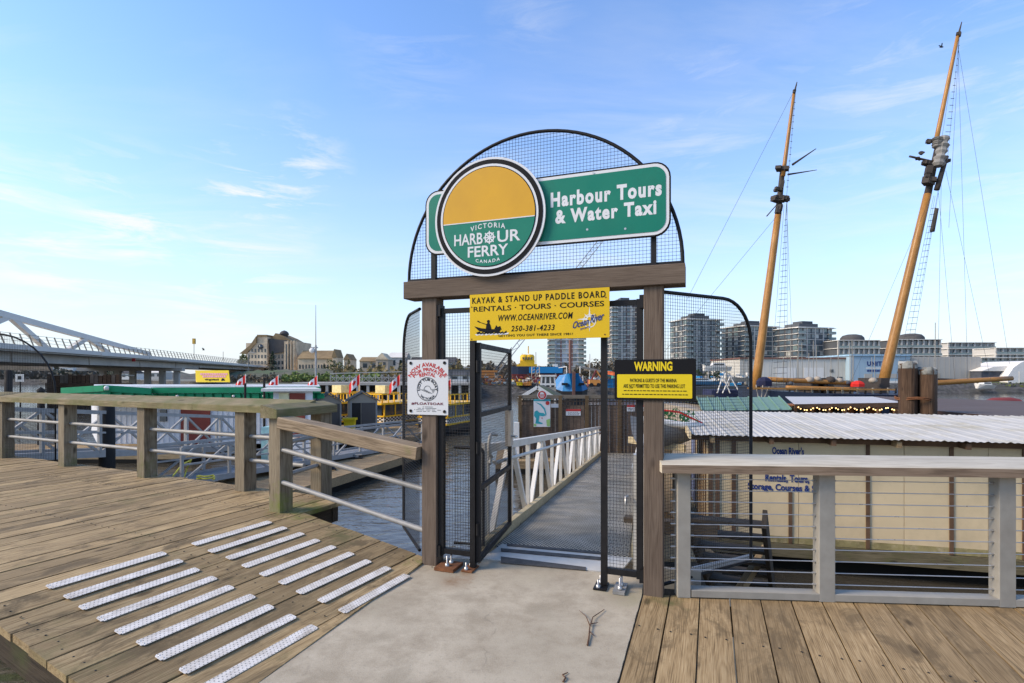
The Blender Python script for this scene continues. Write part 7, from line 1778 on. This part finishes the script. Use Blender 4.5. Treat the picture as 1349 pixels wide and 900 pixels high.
g = MB(); c = S(1130, 506, -1.2); g.lathe([(.36, -.14), (.38, 0), (.3, .09), (.12, .16), (0, .17)], (0, 0, 0), 7, smooth=False); g.v = [(x * .95, y * .6, z) for x, y, z in g.v]; o = g.build('red_cover', m_flagred, sc, world=False); o.location = c - sc.location
for a, b in ((1058, 268), (1056, 295)): pass
g = MB(); c = S(1007, 501, -1.2); g.lathe([(.3, -.3), (.30, -.05), (.2, .1), (.08, .16), (0, .17)], (0, 0, 0), 7, smooth=False); g.v = [(x_ * 1.3, y_, z_) for x_, y_, z_ in g.v]; o = g.build('blue_tarp', plain('navy tarp', (.018, .02, .05), .7, .3, 5), sc, world=False); o.location = c - sc.location
for k in (-1, 0, 1): MB().tube([S(1005 + 9 * k, 507, -1.4), S(1003 + 4 * k, 524, -1.6)], .03, 5).build('davit', m_taupe, sc)

# ================================================================== boats and masts of the yard on the right (seen through the mesh)
def yacht(label, px0, px1, y0, y1, Y, hullm, cab=True, group=None):
    x0, x1 = xx(px0, Y), xx(px1, Y); L_ = x1 - x0; zb_, zt = zz(y1, Y), zz(y0, Y); H_ = zt - zb_; t = thing('yacht', label, 'boat', ((x0 + x1) / 2, Y, 0), group=group)
    g = MB(); vs = []
    for f, hw, up in ((-.5, .15, 1.0), (-.42, .7, .85), (-.1, 1, .72), (.3, 1, .66), (.5, .85, .66)): vs += [(L_ * f * (1 if f > -.5 else .93), -hw * .35, zb_), (L_ * f, -hw, zb_ + H_ * up * .8), (L_ * f, hw, zb_ + H_ * up * .8), (L_ * f * (1 if f > -.5 else .93), hw * .35, zb_)]
    g.add(vs, [(4 * i + j, 4 * i + (j + 1) % 4, 4 * i + 4 + (j + 1) % 4, 4 * i + 4 + j) for i in range(4) for j in range(4)] + [(3, 2, 1, 0), (16, 17, 18, 19)]); g.build('hull', hullm, t, world=False)
    if cab: 
        g = MB(); g.prism([(-L_ * .22, zb_ + H_ * .55), (-L_ * .12, zt), (L_ * .25, zt), (L_ * .32, zb_ + H_ * .5)], -.6, .6, axis='y'); g.build('cabin', m_white, t, world=False)
        MB().box(-L_ * .12, L_ * .24, -.63, -.605, zb_ + H_ * .70, zb_ + H_ * .88).build('window', m_glass, t, world=False)
    for a in (-.3, .3): MB().bar((L_ * a, -.3, 0), (L_ * a, -.3, zb_ + .1), .12).build('prop', m_tpale, t, world=False)
    return t
yacht('white motor yacht ashore, left above the warning sign edge', 878, 906, 474, 484, 110, m_white); yacht('white cabin cruiser ashore between the two dark towers', 925, 962, 478, 489, 108, m_white)
yacht('small white hull ashore right of the cabin cruiser', 958, 985, 494, 503, 106, m_white, False); yacht('long blue hull by the shore behind the mesh guard', 878, 950, 498, 507, 100, plain('faded blue hull', (.10, .28, .48), .5, .1, 1))
yacht('white sailing hull with pointed bow in front of the blue hull', 950, 994, 493, 503, 62, m_white, False); yacht('small white boat on the green bank at right', 1285, 1308, 503, 512, 108, m_white, True)
for i, (px, y0, Y) in enumerate(((880, 452, 100), (897, 438, 104), (940, 462, 108), (1232, 425, 100), (957, 482, 60))):
    o = MB().tube([(xx(px, Y), Y, 0), (xx(px, Y), Y, zz(y0, Y))], .07, 5).build('boat_mast', m_postgrey); tag(o, ['thin mast just right of the right gate post', 'thin mast in front of the framed dark tower', 'short mast between the two dark towers', 'thin grey mast right of the pile cluster', 'white tripod mast inside the mesh guard'][i], 'mast')
t = thing('yard_rack', 'dark navy covered rack with pale tripod frames behind the green roof', 'rack', (xx(955, 30), 30, DZ)); Y = 30
MB().box(xx(938, Y) - t.location.x, xx(990, Y) - t.location.x, 0, 1.5, 0, zz(514, Y) - DZ).build('cover', plain('navy cover', (.03, .035, .08), .8, .2, 3), t, world=False)
for a, b in ((952, 945), (952, 962), (962, 952), (962, 975), (895, 880)): MB().tube([at(a, 496, Y) - t.location, at(b, 518, Y - .2) - t.location], .04, 5).build('frame_leg', m_white, t, world=False)
o = MB().box(xx(893, 36), xx(1000, 36), 36, 37, WZ, zz(509, 36)).build('breakwater', m_tdark); tag(o, 'low dark floating breakwater behind the green roof', 'breakwater')
scrub('hedge', 'dark green hedge line between the boatyard and the towers', (880, 985), (128, 140), (484, 489), L_DRK, 900, .5)

# ================================================================== between the gate post and the kayak shed
dg = thing('dinghy', 'grey inflatable dinghy hung bow down at the left end of the kayak shed', 'dinghy', (3.0, 11.0, WZ))
m_inflat = plain('grey inflatable', (.20, .20, .195), .6, .1, 3)
g = MB(); vs = []; n_ = 12
for f, hw, zt_c, dr in ((0, .05, .62, .10), (.15, .42, .64, .30), (.4, .62, .66, .46), (.7, .66, .70, .55), (1.0, .60, .78, .52)):
    X = 3.98 - 1.35 * f
    for k in range(n_): a = math.pi * k / (n_ - 1); vs.append((X, 11.2 - hw * math.cos(a) * 1.0, zt_c - dr * math.sin(a)))
g.add(vs, [(i * n_ + k, i * n_ + k + 1, (i + 1) * n_ + k + 1, (i + 1) * n_ + k) for i in range(4) for k in range(n_ - 1)], True); g.build('hull', m_inflat, dg)
MB().tube([(3.98, 11.2, .63), (3.78, 10.78, .66), (3.4, 10.58, .68), (2.6, 10.6, .80)], .07, 8).build('side_tube', m_white, dg)
MB().tube([(3.9, 10.9, .7), (3.3, 10.5, .95), (2.7, 10.6, 1.02)], .02, 5).build('tow_rope', m_flagred, dg)
g = MB()
for k in range(140): a = Vector((random.uniform(2.75, 3.75), random.uniform(10.7, 11.3), random.uniform(.72, .95))); b = a + Vector((random.uniform(-.12, .12), 0, random.uniform(-.05, .1))); g.add([a, b, a + Vector((.03, 0, -.05))], [(0, 1, 2)])
g.build('net_pile', plain('green net', (.02, .14, .04), .8, .3, 20), dg, kind='stuff')
MB().tube([(3.55 + .17 * math.cos(R(a)), 10.3, -.02 + .17 * math.sin(R(a))) for a in range(0, 360, 20)], .02, 6, close=True).build('wheel_rim', m_white)
o = bpy.data.objects['wheel_rim']; tag(o, 'small white rimmed trolley wheel below the hanging dinghy', 'wheel')
MB().lathe([(0, -.02), (.14, -.02), (.14, .02), (0, .02)], (0, 0, 0), 14).build('tyre', m_rubber, o, world=False); bpy.data.objects['tyre'].location = (3.55, 10.32, -.02); bpy.data.objects['tyre'].rotation_euler = (R(90), 0, 0)
fd = thing('floating_dock', 'float between the gangway and the kayak shed with a pale timber rail', 'dock', (2.2, 9.0, WZ))
MB().box(2.3, 3.4, 8.6, 13.5, WZ - .2, -1.35).build('float', m_rock, fd); MB().bar((2.6, 11.8, .25), (3.45, 10.6, .22), .06, .14).build('rail', m_kerb, fd)
g = MB()
for k in range(6): MB().box(2.3, 3.4, 8.6 + .8 * k, 9.38 + .8 * k, -1.345, -1.30).build('plank', m_dockw, fd)
MB().box(2.9, 3.5, 11.6, 12.2, -1.3, .1).build('stone_block', m_stone, fd)
stp = thing('dock_steps', 'dark timber steps leaning down beside the shed below the railing', 'steps', (2.3, 6.2, 0))
m_stepw = timber('dark step timber', (.025, .018, .013), (.07, .055, .04), (.12, .095, .07))
lpiece('stringer', (2.05, 6.3, .05), (2.95, 7.7, -1.5), .05, .24, m_stepw, stp); lpiece('stringer', (2.85, 6.0, .05), (3.65, 7.4, -1.5), .05, .24, m_stepw, stp)
for k in range(7):
    f = (k + .4) / 7.2; a = Vector((2.05, 6.3, .05)).lerp(Vector((2.95, 7.7, -1.5)), f); b = Vector((2.85, 6.0, .05)).lerp(Vector((3.65, 7.4, -1.5)), f)
    lpiece('tread', a, b, .22, .04, m_stepw, stp)
lpiece('landing_beam', (1.4, 6.6, -.15), (2.4, 6.2, -.15), .14, .16, m_stepw, stp); lpiece('brace', (2.7, 6.6, -1.2), (3.35, 7.0, -.6), .09, .10, m_dockw, stp); lpiece('landing_post', (1.75, 6.5, -.2), (1.75, 6.5, -2.2), .16, .16, m_stepw, stp)
ar = thing('access_ramp', 'pale aluminium ramp edge running low behind the cable railing', 'ramp', (1.7, 5.2, -.4))
MB().bar((1.70, 5.0, -.17), (2.52, 5.6, -.25), .04, .07).build('side_beam', m_alu_g, ar)
MB().bar((2.05, 5.0, -.35), (2.05, 5.0, -2.4), .12).build('leg', m_alu, ar)
kp = thing('kayak', 'white kayak hull standing between the gate post and the railing post', 'kayak', (1.30, 4.9, -.6))
g = MB(); vs = []; n_ = 10; prof = [(0, .015, .02), (.3, .10, .09), (.8, .20, .15), (1.4, .26, .18), (2.0, .2, .15), (2.6, .02, .03)]
for s_, hw, hh in prof:
    c = Vector((1.22, 4.75, .42)) + Vector((.20, .85, -.75)).normalized() * s_
    for k in range(n_): a = 2 * math.pi * k / n_; vs.append((c.x + hw * math.cos(a) * .6, c.y, c.z + hh * math.sin(a)))
g.add(vs, [(i * n_ + k, i * n_ + (k + 1) % n_, (i + 1) * n_ + (k + 1) % n_, (i + 1) * n_ + k) for i in range(5) for k in range(n_)], True); g.build('hull', m_white, kp)
MB().bar((1.22, 4.35, .02), (1.52, 4.28, .02), .05, .16).build('deck_edge', m_postgrey, kp)
# gull on the wing, a small dark bird by the right mast, birds in the distance
for px, py, Y, lb in ((268, 461, 90, 'tiny dark bird flying over the bridge'), (1240, 62, 60, 'tiny dark bird left of the tall mast tip')):
    t = thing('bird', lb, 'bird', at(px, py, Y)); g = MB(); g.lathe([(0, -.25), (.08, -.1), (.09, .1), (0, .3)], (0, 0, 0), 6); g.v = [(z, y, x) for x, y, z in g.v]; g.build('body', m_hull_b, t, world=False)
    MB().add([(-.05, 0, .02), (.12, 0, .02), (.0, -.2, .35), (-.15, -.25, .3)], [(0, 1, 2, 3)]).add([(-.05, 0, .02), (.12, 0, .02), (.0, .2, .35), (-.15, .25, .3)], [(0, 1, 2, 3)]).build('wings', m_hull_b, t, world=False)

# scrap and machinery strewn on the yard edge, too small to pick apart
g = MB()
for _ in range(520):
    px = random.uniform(632, 872); Y = random.uniform(95.5, 101); s_ = random.uniform(.12, .55); P_ = at(px, 500, Y); z = .0 + random.random() ** 2 * 1.5
    if random.random() < .6: g.rbox((P_.x, Y, z), (s_ * random.uniform(.5, 2.2), s_, s_ * random.uniform(.4, 1.2)), random.uniform(0, 3), mi=random.choice((0, 0, 1, 2, 3, 4, 5)))
    else: g.bar((P_.x, Y, z), (P_.x + random.uniform(-1.4, 1.4), Y, z + random.uniform(-.3, 1.2)), .09, mi=random.choice((0, 1, 5, 5)))
tag(g.build('scrap_heap', [m_rust, m_tdark, m_ferry_y, m_shipred, m_bluewall, m_tpale]), 'strewn scrap and machinery along the shipyard edge behind the fence', 'scrap', kind='stuff')
g = MB()
for _ in range(260):
    px = random.uniform(876, 1000); Y = random.uniform(100, 112); P_ = at(px, 500, Y); z = random.random() ** 2 * 2.2; s_ = random.uniform(.15, .7)
    g.rbox((P_.x, Y, z), (s_ * 1.6, s_, s_ * .8), random.uniform(0, 3), mi=random.choice((0, 1, 2, 2, 3)))
for _ in range(26):
    px = random.uniform(876, 1190); Y = random.uniform(102, 116); P_ = at(px, 500, Y); g.bar((P_.x, Y, 0), (P_.x + random.uniform(-.2, .2), Y, random.uniform(4, 9)), .09, mi=3)
tag(g.build('boatyard_clutter', [m_tdark, m_shipblue, m_white, m_postgrey]), 'jumble of boat gear and thin masts ashore behind the mesh guard', 'boat gear', kind='stuff')
# mooring gear on the docks
for i, (px, Y, lb) in enumerate(((432, 17.5, 'dark coil of hose on the timber dock nearest the gate'), (470, 20, 'dark cleat block on the timber dock near the water'), (500, 22, 'small crate on the timber dock by the far end'))):
    t = thing('dock_gear', lb, 'dock gear', (xx(px, Y), Y, DZ))
    if i == 0: MB().tube([(.25 * math.cos(a) * (1 - a / 60), .25 * math.sin(a) * (1 - a / 60), .03 + a * .004) for a in [k * .5 for k in range(46)]], .025, 5).build('hose', m_rubber, t, world=False)
    elif i == 1: MB().box(-.22, .22, -.07, .07, .0, .05).build('base', m_hull_b, t, world=False); MB().tube([(-.2, 0, .14), (.2, 0, .14)], .03, 6).build('horn', m_galv, t, world=False); MB().box(-.06, .06, -.03, .03, .05, .13).build('stem', m_galv, t, world=False)
    else: 
        for k in range(4): MB().box(-.3, .3, -.2, .2, .02 + k * .09, .09 + k * .09).build('slat', m_dockw, t, world=False)
# groups for things that repeat
GR = {'mesh_guard': 'black mesh guards round the gate', 'gangway': 'aluminium gangways down to the floats', 'floating_dock': 'floating docks', 'mooring_pile': 'black mooring piles at the left', 'storage_shed': 'plastic sheds on the float', 'flag': 'maple leaf flags in a row', 'apartment_tower': 'apartment towers across the water', 'apartment_block': 'low apartment blocks across the water', 'house': 'houses along the far left shore', 'tree': 'bare and olive trees on the far shore', 'conifer_tree': 'dark conifers on the far shore', 'warehouse': 'warehouses on the right hand shore', 'container': 'containers in the shipyard', 'crate': 'crates in the shipyard', 'yard_post': 'pale posts in the shipyard', 'boat_mast': 'thin masts in the boatyard', 'yacht': 'boats ashore on the right', 'notice': 'white notices on the brown fence', 'twig': 'twigs on the concrete pad', 'scaffold_tower': 'scaffold towers by the ship', 'mooring_post': 'thin black mooring posts', 'rope': 'yellow ropes', 'dinghy': 'dinghies on the right', 'bird': 'birds in flight', 'brambles': 'scrub on the banks', 'woodland': 'bare woods behind the shores'}
for o in list(bpy.data.objects):
    if o.parent is None and 'category' in o and 'group' not in o:
        b_ = o.name.split('.')[0]
        if b_ in GR: o['group'] = GR[b_]
